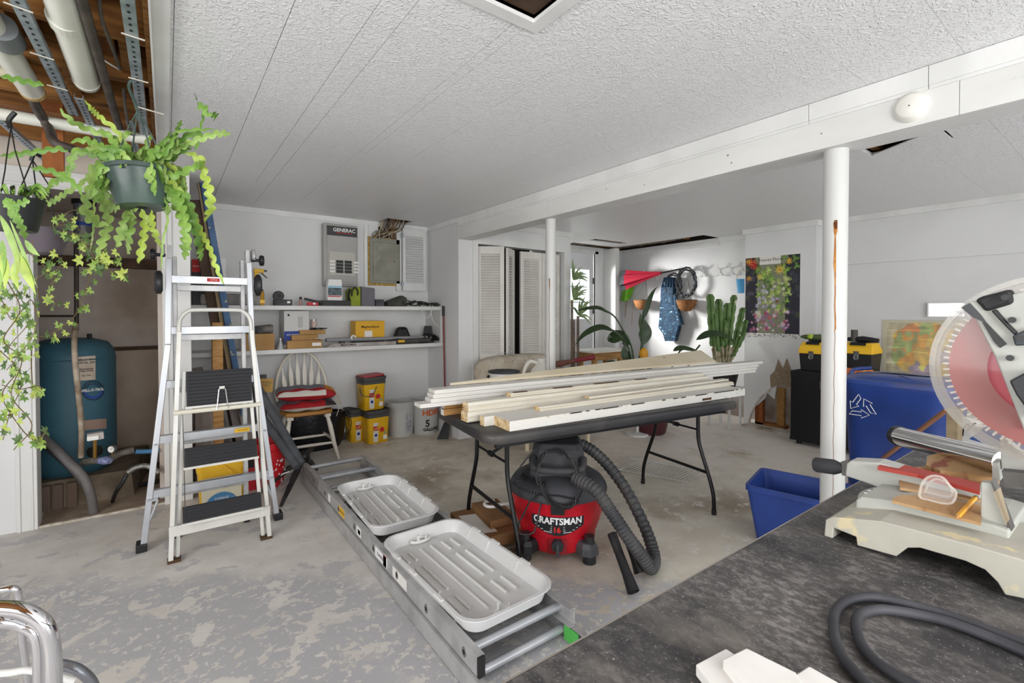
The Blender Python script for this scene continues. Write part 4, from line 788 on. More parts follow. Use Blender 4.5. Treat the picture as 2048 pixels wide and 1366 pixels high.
# chrome tubular chair frame, bottom left
chv = thing('chrome_chair', 'chrome tubular chair frame with grey seat at the bottom left corner', 'chair', Z(60, 1420, 0))
def CP(u, v, k): return D(u, v, k)
MB().tube(smooth_path([CP(-90, 1215, 1.0), CP(-10, 1216, 1.02), CP(50, 1222, 1.03), CP(90, 1250, 1.04), CP(105, 1300, 1.05), CP(107, 1400, 1.06), CP(108, 1480, 1.07)], 8), .0155, 16).build('front_frame', chrome, chv, smooth=True)
MB().tube(smooth_path([CP(-80, 1250, 1.05), CP(0, 1243, 1.07), CP(45, 1252, 1.09), CP(76, 1280, 1.10), CP(80, 1400, 1.12)], 8), .013, 14).build('inner_frame', chrome, chv, smooth=True)
MB().tube(smooth_path([CP(-60, 1190, 1.45), CP(0, 1181, 1.45), CP(28, 1178, 1.46), CP(38, 1195, 1.47), CP(42, 1260, 1.48), CP(60, 1400, 1.5)], 8), .010, 12).build('back_frame', chrome, chv, smooth=True)
MB().tube(smooth_path([CP(90, 1328, 1.25), CP(125, 1330, 1.27), CP(160, 1342, 1.28), CP(188, 1375, 1.3), CP(195, 1450, 1.3)], 8), .013, 12).build('leg_loop', M('dull_tube', '8f9298', .3, metal=.8), chv, smooth=True)
MB().tube(smooth_path([CP(-60, 1352, 1.2), CP(20, 1345, 1.2), CP(66, 1341, 1.21), CP(150, 1362, 1.24)], 8), .009, 10).build('seat_rail', white, chv, smooth=True)
# ======================= RIGHT SIDE =======================
# black fridge-like cabinet with tool boxes
fx0 = Z(1580, 868).x; fy0 = Z(1580, 868).y
cbn = thing('black_cabinet', 'black box speaker cabinet against the right wall under two tool boxes', 'cabinet', (5.2, 2.0, 0))
fA = Z(1580, 866); fA = V(5.10, 5.10*fA.y/fA.x, 0)
zc = X(1580, 740, 5.10).z; zc0 = X(1580, 866, 5.10).z
MB().box(5.10, 5.62, 1.35, fA.y, .04, zc).build('cabinet_body', M('carpet_black', '17171a', .85, bump=.3, bs=120), cbn, bev=.01)
for y in (fA.y-.02, 1.37):
    for z in (.05, zc-.03): MB().box(5.093, 5.12, y-.02, y+.022, z-.012, z+.022).build('corner_guard', black, cbn, bev=.004)
for y in (fA.y-.06, 1.42): MB().cyl((5.16, y, 0), (5.16, y, .04), .025, 10).build('foot', black, cbn)
MB().box(5.09, 5.10, 1.90, 1.93, zc-.16, zc-.08).build('side_handle', dsteel, cbn)
def toolbox(lab, u0, u1, vt, vl, vb, x=5.14, dep=.26):
    a = X(u0, vb, x); b = X(u1, vb, x); z0 = zc+.002; h = X(u0, vt, x).z-z0; hl = X(u0, vl, x).z-z0; c = V(x+dep/2, (a.y+b.y)/2, z0); L = a.y-b.y
    t = thing('tool_box', lab, 'tool box', c)
    m = MB(); m.hexa([c+V(p*dep/2*.88, q*L/2*.9, 0) for p, q in ((-1, -1), (1, -1), (1, 1), (-1, 1))]+[c+V(p*dep/2, q*L/2*.98, hl) for p, q in ((-1, -1), (1, -1), (1, 1), (-1, 1))]); m.build('box_body', black, t, bev=.006)
    m = MB(); loft(m, [[c+V(p*dep/2*s, q*L/2*s2, z) for p, q in ((-1, -1), (1, -1), (1, 1), (-1, 1))] for z, s, s2 in ((hl, 1.03, 1.02), (hl+.03, 1.03, 1.02), (h*.86, .9, .96), (h, .6, .9))]); m.build('lid', yel2, t, bev=.006)
    m = MB(); loft(m, [[c+V(p*dep/2*s-.02, q*L*.26*s2, z) for p, q in ((-1, -1), (1, -1), (1, 1), (-1, 1))] for z, s, s2 in ((h*.93, .72, 1.0), (h+.006, .62, .9))]); m.build('lid_tray', black, t)
    for s in ((-.28, .28) if L > .5 else (.0,)):
        y = c.y+s*L; k = MB().box(x-.012, x-.002, y-.022, y+.022, z0+hl-.05, z0+hl+.025).build('latch', dsteel, t, bev=.003); MB().tube(arc((x-.015, y, z0+hl-.03), .016, 0, 2*pi, 12, (0, 1, 0), (0, 0, 1.4))[:-1], .0025, 5, closed=True).build('latch_loop', steel, k)
    return t, c, L, h
tA, cA, LA, hA = toolbox('black and yellow tool box on the cabinet, left of the thick post', 1597, 1648, 684, 706, 740)
tB, cB, LB, hB = toolbox('black and yellow tool box on the cabinet, right of the thick post', 1682, 1744, 685, 706, 744, x=5.14)
zz = cA.z+hA+.008
dr = thing('battery_drill', 'dark green and lime drill lying on the left tool box', 'drill', cA+V(0, .05, hA+.008)); MB().tube([cA+V(-.03, .14, hA+.05), cA+V(-.03, .10, hA+.05), cA+V(-.03, -.04, hA+.05), cA+V(-.03, -.08, hA+.045)], [.008, .022, .032, .022], 12).build('drill_body', M('drill_green', '4a5a35', .5), dr, smooth=True)
MB().ball(cA+V(-.045, .04, hA+.055), (.02, .035, .026), 10).build('lime_trim', M('lime', 'a9c23a', .4), dr); MB().box(cA.x-.05, cA.x+.02, cA.y-.10, cA.y+.06, zz, zz+.022).build('battery', black, dr, bev=.004)
im = thing('impact_driver', 'black driver tool lying on the right tool box', 'drill', cB+V(0, 0, hB+.008)); MB().cyl(cB+V(-.03, .05, hB+.01), cB+V(-.03, .05, hB+.12), .028, 12).build('upright_body', M('tool_grey', '4c4a45', .6), im); MB().tube([cB+V(-.03, .10, hB+.03), cB+V(-.03, -.02, hB+.035), cB+V(-.03, -.14, hB+.025)], [.02, .03, .02], 10).build('tool_body', black, im, smooth=True)
oc = thing('orange_glove_pile', 'orange work gloves heaped behind the blue bin lid', 'gloves', V(5.12, 1.7, zc))
g_ = V(5.125, X(1712, 748, 5.125).y, zc+.02)
for i in range(7): MB().tube(smooth_path([g_+V(0, .10-.03*i, -.02), g_+V(-.02, .09-.03*i, .02), g_+V(-.01, .06-.03*i, .035), g_+V(0, .04-.03*i, .0)], 4), .016, 8).build('glove_finger', M('glove_orange_%d' % i, ['d9802f', 'c46a3a', 'e0a050'][i % 3], .7), oc, smooth=True)
MB().obox(g_+V(.02, 0, -.018), .10, .26, .04).build('glove_palm', M('glove_palm', 'b9663a', .8), oc, bev=.02)
# blue recycling cart
bk = 3.55; rb = thing('recycling_cart', 'large round-edged blue recycling cart with lid behind the thick post', 'bin', V(3.85, 1.02, 0))
zr = X(1683, 760, 3.75).z
c = V(3.92, .985, 0); cm_ = M('cart_blue', '24408a', .4, c2='1f3878', vs=3)
m = MB(); loft(m, [rring(c.x, c.y, hx, hy, .12, z, 6) for z, hx, hy in ((.02, .24, .255), (.30, .25, .27), (.32, .24, .26), (.80, .26, .285), (.84, .275, .30), (.86, .275, .30))], True, True); m.build('cart_body', cm_, rb, smooth=True)
m = MB(); loft(m, [rring(c.x, c.y, hx, hy, .13, z, 6) for z, hx, hy in ((.861, .285, .31), (.885, .285, .31), (.893, .265, .29), (.883, .24, .265), (.905, .21, .24), (.915, .1, .12))], False, True); m.build('cart_lid', M('lid_blue', '2a4790', .35, c2='5d5a72', vs=2, vlo=.5, vhi=.65), rb, smooth=True)  # brownish patches in the lid colour stand for a reflection
MB().tube(smooth_path([V(c.x-.02, c.y+.30, .88), V(c.x+.12, c.y+.32, .91), V(c.x+.22, c.y+.25, .92)], 5), .014, 8).build('lid_handle', cm_, rb, smooth=True)
# recycling mark: three chasing outlined arrows
lgc = X(1722, 815, c.x-.26)
def onc(y, z): return V(c.x-.236-(z-.32)*.0625, lgc.y-c.y+c.y+y-.0, z-.66+lgc.z)
for j in range(3):
    A0 = pi/2+j*2*pi/3; A1 = A0-2*pi/3; p0 = V(cos(A0), sin(A0), 0)*.085; p1 = V(cos(A1), sin(A1), 0)*.085; tt_ = (p1-p0); L_ = tt_.length; tt_.normalize(); nn_ = V(tt_.y, -tt_.x, 0)*(1 if V(tt_.y, -tt_.x, 0).dot(p0+p1) > 0 else -1)
    P = []
    for t_, n_ in ((.16, -.012), (.50, -.012), (.50, -.028), (.80, .0), (.50, .028), (.50, .012), (.04, .012)):
        q = p0+tt_*(t_*L_)+nn_*n_; P.append(onc(q.x, .66+q.y))
    MB().tube(P, .0026, 4, closed=True).build('recycling_arrow', winkm, rb)
# small open blue bin in front of the post
def openbin(name, lab, x, y, sx, sy, h, rz, mat, z0=0):
    t = thing(name, lab, 'bin', V(x, y, z0)); m = MB(); w_ = .004
    R1 = [rring(0, 0, a, b, .03, z, 4) for z, a, b in ((0, sx*.40, sy*.40), (h-.03, sx*.485, sy*.485), (h-.03, sx*.5, sy*.5), (h, sx*.5, sy*.5), (h, sx*.47, sy*.47), (h-.03, sx*.465, sy*.465), (.008, sx*.385, sy*.385))]
    loft(m, R1, True, True); m.v = [Matrix.Rotation(rz, 3, 'Z')@p+V(x, y, z0) for p in m.v]; m.build('bin_shell', mat, t, smooth=True); return t
ob = openbin('blue_bin', 'small open blue recycling bin on the floor at the foot of the thick post', 2.95, 1.19, .40, .54, .33, radians(14), M('bin_blue', '27428c', .4, c2='213a7c', vs=4))
ws = thing('wooden_stake', 'brown wooden lath leaning across the blue recycling cart', 'stick', X(1835, 860, 3.45)); MB().bar(X(1838, 862, 3.45)+(X(1838, 862, 3.45)-X(1893, 820, 3.30))*(X(1838, 862, 3.45).z/(X(1893, 820, 3.30).z-X(1838, 862, 3.45).z)), X(1893, 820, 3.30), .025, .012).build('lath', M('lath_brown', '9a6b4e', .7), ws)
ps = thing('timber_post_piece', 'upright rough timber block beyond the saw blade', 'timber', X(1902, 900, 2.9)); a = X(1892, 872, 2.9); b_ = X(1914, 872, 2.9); zt_ = X(1900, 818, 2.9).z
MB().box(2.9, 3.0, b_.y, a.y, 0, zt_).build('block', M('grimy_timber', '7a6a52', .85, c2='9a8a6c', vs=9), ps)
# white bag-like bin with drawing behind the saw
wb_ = thing('sketch_board', 'white board with a black drawn sketch leaning beyond the saw', 'board', X(1940, 900, 3.1)); P = [X(u, v, 3.12) for u, v in ((1912, 830), (1990, 850), (1985, 905), (1910, 880))]
MB().hexa([p for p in P]+[p+V(.02, 0, 0) for p in P]).build('panel', M('bright_white', 'f2f2f0', .5), wb_)
MB().tube(smooth_path([X(u, v, 3.118) for u, v in ((1925, 872), (1928, 855), (1938, 848), (1936, 862), (1945, 850), (1952, 846))], 4), .003, 4).build('drawn_line', ink, wb_)
bb2 = thing('blue_tote', 'tilted blue tote with scraps seen under the saw blade', 'tote', X(1980, 900, 3.0)); P = [X(u, v, 3.0) for u, v in ((1938, 878), (1962, 860), (2030, 880), (2040, 905), (2010, 900))]
m = MB(); m.add(P+[p+V(.3, 0, 0) for p in P], [tuple(range(5)), tuple(range(9, 4, -1))]+[(i, (i+1) % 5, 5+(i+1) % 5, 5+i) for i in range(5)]); m.build('tote_side', blue, bb2)
# wall map and small box with a glowing reflection panel on the right wall
mp = thing('wall_map', 'crinkled colourful plastic covered map on the right wall above the blue cart', 'map', X(1820, 690, 5.70)); a = X(1765, 640, 5.697); b_ = X(1765, 752, 5.697); w_ = .62
def mapc(u, v):
    n = mnoise.noise(Vector((u*5, v*4, 3))); n2 = mnoise.noise(Vector((u*11, v*9, 7)))
    if u < .06 or v > .96 or v < .03: return (.80, .78, .68)
    inside = ((u-.56)/.46)**2+((v-.5)/.47)**2+n*.35 < 1
    if inside:
        cell = int((u*5+n*1.2))+int((v*4+n2*.8))*7; pal = [(.85, .62, .22), (.80, .68, .30), (.62, .56, .62), (.60, .66, .38), (.88, .66, .2), (.86, .72, .36), (.78, .5, .25), (.9, .75, .3)]
        c = pal[cell*5 % 8]
    else: c = (.76, .72, .60)
    k = 1+.25*n2+(.18 if mnoise.noise(Vector((u*3, v*26, 1))) > .35 else 0); return tuple(min(.95, q*k) for q in c)
picture('printed_map', a+V(-.002, 0, 0)+V(0, 0, b_.z-a.z), (0, -w_, 0), (0, 0, a.z-b_.z), 90, 70, mapc, mp)
MB().hexa([a+V(-.004, .008, .008), a+V(-.004, -w_-.008, .008), b_+V(-.004, -w_-.008, -.008), b_+V(-.004, .008, -.008), a+V(.0, .008, .008), a+V(.0, -w_-.008, .008), b_+V(.0, -w_-.008, -.008), b_+V(.0, .008, -.008)]).build('plastic_sleeve', M('plastic_sleeve', 'e8e2d0', .08, alpha=.16, coat=1), mp)
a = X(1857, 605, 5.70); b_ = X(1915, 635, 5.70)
lb = thing('wall_box_reflection', 'small white rectangular wall box above the map, its front glowing like a reflection', 'wall box', V(5.69, (a.y+b_.y)/2, b_.z)); MB().box(5.66, 5.70, b_.y-.06, a.y, b_.z, a.z).build('wall_box_body', M('wall_box_rim', 'd8d5d2', .5), lb); MB().box(5.655, 5.66, b_.y-.05, a.y-.012, b_.z+.012, a.z-.012).build('reflection_panel', M('reflection_white', 'ffffff', .4, emit=1.2), lb)  # front panel emits to imitate a reflection; it is no lamp
pol = thing('dark_pole', 'thin dark pole standing against the right wall behind the post', 'pole', X(1687, 720, 5.6)); a = X(1688, 550, 5.62); MB().cyl(V(5.62, a.y, 0), V(5.62, a.y, a.z-.25), .012, 10).build('shaft', M('pole_brown', '5a4036', .6), pol); MB().cyl(V(5.62, a.y, a.z-.25), V(5.62, a.y, a.z), .014, 10).build('grip', black, pol)
# botanical poster
A_, B_ = X(1490, 516, PXW), X(1603, 507, PXW); C_ = X(1490, 672, PXW); po = thing('flower_poster', 'tall botanical poster of painted flowers on dark ground on the chimney wall', 'poster', V(PXW-.002, (A_.y+B_.y)/2, C_.z-.03))
RP = random.Random(3); FL = []
def addf(n, u0, u1, v0, v1, cols, r0, r1, pet=None):
    for _ in range(n): FL.append((RP.uniform(u0, u1), RP.uniform(v0, v1), RP.uniform(r0, r1), RP.choice(cols), pet or RP.choice((5, 6, 8)), RP.uniform(0, 6)))
gs = [(.55, .68, .30), (.45, .58, .22), (.70, .75, .45), (.33, .45, .2)]
addf(60, .22, .82, .28, .9, gs, .04, .09, 3); addf(10, .03, .2, .15, .85, [(.28, .30, .36), (.30, .34, .26), (.36, .34, .4)], .04, .07); addf(10, .84, .98, .2, .8, [(.26, .28, .33), (.28, .34, .24)], .04, .07)
addf(22, .2, .62, .36, .66, [(.80, .77, .86), (.86, .82, .88), (.74, .70, .82)], .025, .055); addf(14, .5, .8, .42, .75, [(.78, .80, .55), (.70, .76, .42), (.9, .9, .75)], .03, .06, 8)
addf(70, .12, .80, .08, .33, [(.85, .62, .72), (.72, .42, .55), (.92, .80, .86), (.60, .45, .62), (.70, .25, .40), (.88, .84, .90)], .02, .05)
FL += [(.14, .93, .10, (.88, .38, .18), 7, .3), (.19, .89, .075, (.72, .12, .14), 6, 1), (.07, .955, .06, (.93, .66, .2), 6, 0), (.64, .83, .10, (.93, .80, .38), 9, 0), (.64, .83, .05, (.85, .62, .22), 7, .4), (.8, .925, .065, (.95, .76, .25), 8, 0), (.08, .74, .06, (.80, .60, .22), 9, 0), (.60, .45, .03, (.55, .2, .16), 4, 0), (.47, .245, .04, (.82, .30, .2), 4, .8), (.28, .76, .06, (.92, .78, .35), 8, 0), (.9, .95, .08, (.38, .52, .22), 3, 0), (.93, .86, .07, (.40, .55, .25), 3, 1), (.72, .97, .06, (.42, .58, .24), 3, 2), (.50, .72, .09, (.50, .66, .28), 4, 1)]
def posterc(u, v):
    if v < .055 or u < .018 or u > .985: 
        return (.86, .85, .84) if mnoise.noise(Vector((u*60, v*60, 0))) < .25 or v > .055 else (.35, .33, .32)
    dk = (.17, .17, .21) if (u < .2 or u > .78 or (v < .93 and (u < .24 or u > .74))) else (.50, .52, .42)
    if .28 < u < .66 and v > .90: dk = (.88, .87, .84)
    c = dk
    for (fu, fv, r, fc, pt, ph) in FL:
        dx = (u-fu); dy = (v-fv)*1.45; d = sqrt(dx*dx+dy*dy)
        if d < r:
            a = atan2(dy, dx)
            if d < r*(.62+.38*cos(pt*a+ph)):
                k = .75+.4*(1-d/r)+.12*mnoise.noise(Vector((u*70, v*100, fu*9))); c = tuple(min(.97, q*k) for q in fc)
                if d < r*.18 and pt > 4: c = tuple(q*.55 for q in fc)
    n = mnoise.noise(Vector((u*90, v*130, 5))); return tuple(max(0, min(1, q*(1+.12*n))) for q in c)
Hh = A_.z-C_.z
picture('poster_print', V(PXW-.0032, A_.y, C_.z-.008), (0, B_.y-A_.y, -.0), (0, 0, Hh), 120, 165, posterc, po)
MB().box(PXW-.003, PXW-.001, B_.y-.002, A_.y+.002, C_.z-.010, A_.z+.002).build('poster_sheet', paper, po)
txt('Frances Flore', .045, ink, V(PXW-.0034, (A_.y+B_.y)/2+.02, A_.z-.045), (0, -1, 0), (0, 0, 1), po, width=.26)
# ---------------- exterior door, coat-hook wall ----------------
dw = M('door_white', 'dfe1e3', .4, c2='d6d8da', vs=3)
d_ = struct('door_1', MB().box(4.42, 5.22, 5.06, 5.10, 0, .2).box(4.42, 4.56, 5.06, 5.10, .2, 2.2).box(5.14, 5.22, 5.06, 5.10, .2, 2.2).box(4.56, 5.14, 5.06, 5.10, 1.96, 2.2).box(4.56, 5.14, 5.06, 5.10, .2, 1.22), dw)
MB().box(4.62, 4.83, 5.052, 5.062, .3, 1.1).build('door_panel', dw, d_, bev=.006); MB().box(4.87, 5.08, 5.052, 5.062, .3, 1.1).build('door_panel', dw, d_, bev=.006)
for x in (4.745, 4.94): MB().box(x-.008, x+.008, 5.065, 5.085, 1.24, 1.94).build('muntin', dw, d_)
for z in (1.47, 1.70): MB().box(4.58, 5.12, 5.065, 5.085, z-.008, z+.008).build('muntin', dw, d_)
MB().box(4.56, 5.14, 5.074, 5.078, 1.22, 1.96).build('glass_pane', M('window_glass', 'ffffff', .02, alpha=.08), d_)
MB().box(4.555, 4.58, 5.05, 5.07, 1.20, 1.98).build('glazing_bead', dw, d_); MB().box(5.12, 5.145, 5.05, 5.07, 1.20, 1.98).build('glazing_bead', dw, d_); MB().box(4.58, 5.12, 5.05, 5.07, 1.20, 1.225).build('glazing_bead', dw, d_); MB().box(4.58, 5.12, 5.05, 5.07, 1.955, 1.98).build('glazing_bead', dw, d_)
struct('trim_13', MB().box(5.235, 5.30, 5.035, 5.06, 0, 2.24).box(4.4, 5.30, 5.035, 5.06, 2.2, 2.25).box(5.42, 5.50, 4.80, 5.05, 0, CZ-.02), trimm)
struct('trim_14', MB().box(5.222, 5.235, 5.045, 5.06, 0, 2.2), M('gap_dark', '55534f', .8))
MB().box(5.205, 5.235, 5.04, 5.06, 1.75, 1.84).build('door_hinge', dsteel, d_); MB().box(5.205, 5.235, 5.04, 5.06, 1.3, 1.38).build('door_hinge', dsteel, d_)
# garden greenery beyond the door
tr_ = thing('garden_bush', 'sunlit green bush outside beyond the door window', 'bush', (4.9, 6.6, 0)); gl_ = MB(); RB = random.Random(5)
for i in range(1500):
    p = V(RB.gauss(4.9, .55), RB.gauss(6.8, .2), abs(RB.gauss(1.5, .7))); a = RB.uniform(0, 6); q = V(cos(a), .3, sin(a))*.05; r = V(-sin(a), .2, cos(a))*.03; gl_.quad(p-q, p-r, p+q, p+r)
gl_.build('foliage', M('bush_leaf', '9db57a', .6), tr_, kind='stuff'); MB().cyl((4.9, 6.8, 0), (4.9, 6.8, 1.4), .04, 8).build('trunk', iron, tr_)
struct('ground_outside', MB().box(2, 9, 5.25, 12, -.1, -.02), M('gravel', 'bcb8ae', .9))
# closet: folding louvred doors
lv = M('louvre_white', 'dfdcd6', .45, c2='d5d1ca', vs=4)
def louvre(p0, p1, z0, z1, parent, nm='louvred_leaf', mid=True, st_w=.045, gap=.028, mat=None):
    mat = mat or lv; p0 = V(*p0); p1 = V(*p1); d = (p1-p0); L = d.length; d.normalize(); n = V(d.y, -d.x, 0); T_ = .028
    def bx(m, a, b, za, zb, t0=-.5, t1=.5):
        q = [p0+d*a+n*T_*t0, p0+d*b+n*T_*t0, p0+d*b+n*T_*t1, p0+d*a+n*T_*t1]; return m.hexa([p+V(0, 0, za) for p in q]+[p+V(0, 0, zb) for p in q])
    fr_ = MB(); bx(fr_, 0, st_w, z0, z1); bx(fr_, L-st_w, L, z0, z1); bx(fr_, st_w, L-st_w, z1-.08, z1); bx(fr_, st_w, L-st_w, z0, z0+.09)
    secs = [(z0+.09, z1-.08)]
    if mid: mz = z0+(z1-z0)*.40; bx(fr_, st_w, L-st_w, mz-.06, mz+.06); secs = [(z0+.09, mz-.06), (mz+.06, z1-.08)]
    leaf = fr_.build(nm, mat, parent, bev=.002)
    for a, b in secs:
        k = int((b-a)/gap)
        for i in range(k):
            z = a+(i+.5)*(b-a)/k; m = MB(); q = [p0+d*st_w+n*T_*.35+V(0, 0, z-gap*.42), p0+d*(L-st_w)+n*T_*.35+V(0, 0, z-gap*.42), p0+d*(L-st_w)-n*T_*.35+V(0, 0, z+gap*.42), p0+d*st_w-n*T_*.35+V(0, 0, z+gap*.42)]
            m.hexa([p for p in q]+[p+V(0, 0, .005) for p in q]).build('slat', mat, leaf)
    return leaf
cd1 = thing('closet_doors', 'white louvred folding closet doors standing partly open', 'closet door', (3.2, YC+.05, 0))
louvre((2.69, YC+.04, 0), (2.93, YC-.13, 0), .02, 2.03, cd1); louvre((2.935, YC-.13, 0), (3.085, YC+.03, 0), .02, 2.03, cd1) if False else None
pA = Y(962, 540, YC+.06); l2a = V(2.70, YC+.055, 0); l2b = V(2.965, YC-.03, 0)
for o in list(cd1.children): pass
louvre((2.97, YC-.125, 0), (3.165, YC+.02, 0), .02, 2.02, cd1)
louvre((3.27, YC+.04, 0), (3.57, YC+.02, 0), .02, 2.02, cd1); louvre((3.575, YC+.02, 0), (3.87, YC+.045, 0), .02, 2.02, cd1)
for x, y in ((2.965, YC-.16), (3.62, YC-.0)): MB().ball((x, y, .98), .012, 8).build('door_knob', trimm, cd1)
struct('trim_15', MB().box(2.61, 2.672, YC-.018, YC+.002, 0, 2.12).box(2.672, 3.98, YC-.018, YC+.002, 2.05, 2.12).box(3.9, 3.96, YC-.018, YC+.002, 0, 2.05), trimm)
# coat hook rail and what hangs on it
HX = 5.85
rl = thing('coat_hook_rail', 'long white board with white metal coat hooks on the hook wall', 'hook rail', (HX-.01, 4.0, 1.80)); MB().box(HX-.018, HX, 2.95, 4.95, 1.80, 1.90).build('rail_board', white, rl, bev=.003)
for y in [4.55, 4.32, 4.08, 3.85, 3.62, 3.39, 3.24, 3.09]: MB().tube(smooth_path([V(HX-.02, y, 1.89), V(HX-.06, y, 1.90), V(HX-.075, y, 1.93), V(HX-.085, y, 1.95)], 3)+smooth_path([V(HX-.022, y, 1.86), V(HX-.05, y, 1.80), V(HX-.085, y, 1.80), V(HX-.09, y, 1.835)], 4), .0055, 6).build('hook', M('hook_white', 'e8e8e8', .3) if 'hook_white' not in bpy.data.materials else bpy.data.materials['hook_white'], rl, smooth=True)
um = thing('red_umbrella', 'red umbrella with dark edge lying along the hook rail', 'umbrella', X(1290, 545, HX-.12)); a = X(1322, 546, HX-.15); b_ = X(1254, 560, HX-.34); d = b_-a
m = MB(); n = 14; rings = []
for f, r in ((0, .02), (.3, .05), (.65, .10), (1.0, .15)):
    cpt = a+d*f; rings.append([cpt+V(-.6*r*cos(2*pi*k/n)*(1 if k % 2 else .72), 0, 0)+V(0, .25*r*sin(2*pi*k/n), 1)*r*sin(2*pi*k/n)*(1 if k % 2 else .72) for k in range(n)])
loft(m, rings).build('canopy', M('umbrella_red', 'a81030', .6), um); m = MB(); loft(m, [rings[-1], [p+d.normalized()*.06 for p in rings[-1]]]).build('dark_hem', M('hem_dark', '33363c', .7), um)
MB().cyl(a, a-d.normalized()*.30, .011, 8).build('handle', black, um)
kt = thing('green_kite', 'bright green folded fabric hanging under the red umbrella', 'kite', X(1253, 600, HX-.1)); m = MB(); loft(m, [[X(u, v, HX-.06-.03*(k % 2)) for k, (u, v) in enumerate(P)] for P in ([(1250, 570), (1256, 566), (1262, 564), (1268, 562)], [(1243, 590), (1251, 586), (1260, 584), (1267, 580)], [(1241, 602), (1249, 603), (1257, 600), (1262, 594)])], False, False).build('fabric', M('lime_fabric', '8fdc3c', .5, c2='7cc531', vs=9), kt)
MB().cyl(X(1253, 600, HX-.08), X(1250, 634, HX-.08), .006, 6).build('stick', M('stick_brown', '9a6a4a', .6), kt)
MB().tube([X(1267, 600, HX-.1), X(1265, 630, HX-.1), X(1263, 652, HX-.1)], .003, 5).build('cord', M('salmon_cord', 'd07a6a', .7), kt)
coir = M('coir', '9a6a42', .95, c2='7d4f2a', vs=30, bump=1.0, bs=60)
def basket(lab, u, v, w, hook):
    cc_ = X(u, v, HX-.16); r = w; t = thing('coir_basket', lab, 'hanging basket', cc_-V(0, 0, r*.75)); m = MB(); m.lathe([(0, -r*1.15), (r*.4, -r*1.12), (r*.75, -r*.8), (r*.95, -r*.25), (r, 0), (r*.93, 0), (r*.6, -r*.7), (0, -r*.9)], cc_, 20).build('coir_bowl', coir, t, smooth=True)
    MB().tube(arc(cc_, r*1.01, 0, 2*pi, 20, (1, 0, 0), (0, 1, 0))[:-1], .004, 5, closed=True).build('wire_rim', iron, t)
    for a in (0, 2.1, 4.2): MB().cyl(cc_+V(r*cos(a), r*sin(a), 0), X(hook[0], hook[1], HX-.08), .002, 4).build('hanger_wire', iron, t)
basket('coir lined hanging basket on the hooks below the red umbrella', 1284, 600, .125, (1292, 562)); basket('coir lined hanging basket below the black hose coils', 1373, 600, .135, (1375, 555))
for lab, u, v, r, n, rt in (('black hose coil hanging behind the blue robe', 1350, 570, .12, 4, 1.25), ('large black hose coil hanging above the right coir basket', 1376, 565, .14, 7, 1.35)):
    c = X(u, v, HX-.07); pts = []
    for i in range(n*20):
        a = 2*pi*i/20; rr_ = r*(1+.10*sin(i*.17)); pts.append(c+V(-.02-.05*((i*7) % 11)/11, rr_*cos(a), rr_*rt*sin(a)))
    if n == 7: pts += [c+V(-.03, .02, -.30), c+V(-.02, -.05, -.36), c+V(-.02, -.14, -.30)]
    single('hose_coil', lab, 'hose', MB().tube(pts, .009, 6), M('hose_rubber' if n == 4 else 'hose_rubber_b', '33363a', .5), smooth=True)
rbm = M('robe_blue', '26455f', .85, c2='1a2f42', vs=22, vlo=.45, vhi=.55, stretch=(1, 1, 2.5), c3='8fb4c8', s3=16, t3=(.62, .68))
rob = thing('blue_garment', 'long dark blue patterned garment hanging from the coat hooks', 'garment', X(1340, 680, HX-.1)); prof = [(1332, 1350, 555), (1326, 1352, 575), (1327, 1350, 600), (1325, 1358, 630), (1321, 1362, 655), (1330, 1358, 668), (1336, 1354, 682)]
rings = []
for i, (u0, u1, v) in enumerate(prof):
    P0, P1 = X(u0, v, HX-.07), X(u1, v, HX-.07); n = 10; rings.append([P0.lerp(P1, k/(n-1))+V(-.05-.022*((k+i//2) % 2), 0, 0) for k in range(n)]+[P1.lerp(P0, k/(n-1))+V(.01, 0, 0) for k in range(n)])
loft(MB(), rings).build('cloth', rbm, rob, smooth=True); P0, P1 = X(1350, 590, HX-.12), X(1362, 650, HX-.12); MB().tube(smooth_path([P0, P0.lerp(P1, .5)+V(-.02, 0, 0), P1], 4), [.03]*5+[.045]*4, 10, flat=.7).build('sleeve', rbm, rob, smooth=True)
bp_ = thing('toy_pail', 'small light blue plastic pail hanging at the end of the hook rail', 'pail', X(1482, 588, HX-.12)); c = X(1483, 586, HX-.12); MB().lathe([(.045, 0), (.06, .165), (.065, .17), (.058, .17), (.043, .005), (0, .005)], c, 18).build('pail', M('light_blue', '58a5d8', .4), bp_, smooth=True)
MB().tube(arc(c+V(0, 0, .17), .062, 0, pi, 12, (0, 1, 0), (0, 0, 1.9)), .004, 6).build('bail_handle', M('pail_handle', 'c9b98a', .5), bp_)
# ---------------- table with cloth, bucket, jug and mallet ----------------
ct = thing('cloth_table', 'low table under a beige patterned cloth behind the lumber', 'table', (2.9, 3.6, 0)); clm = M('patterned_cloth', 'c9bfae', .9, c2='b5a995', vs=9, c3='6e6154', s3=30, t3=(.66, .69), bump=.2)
za = .52
A0, A1 = Z(925, 0+735, .9), Z(1100, 722, .9)
m = MB(); pts = [(2.30, 3.62), (3.5, 3.38), (3.6, 4.05), (2.38, 4.15)]; n = 4
m.hexa([(a, b, za-.02) for a, b in pts]+[(a, b, za) for a, b in pts]); m.build('table_top', pine, ct)
for a, b in pts: MB().cyl((a+(.48 if a < 2.5 else -.04), b+(-.06 if a < 2.5 else .04 if b < 3.7 else -.04), 0), (a+(.48 if a < 2.5 else -.04), b+(-.06 if a < 2.5 else .04 if b < 3.7 else -.04), za-.02), .02, 8).build('leg', M('pale_leg', 'd9ccae', .6) if 'pale_leg' not in bpy.data.materials else bpy.data.materials['pale_leg'], ct)
cl = MB(); ring = []
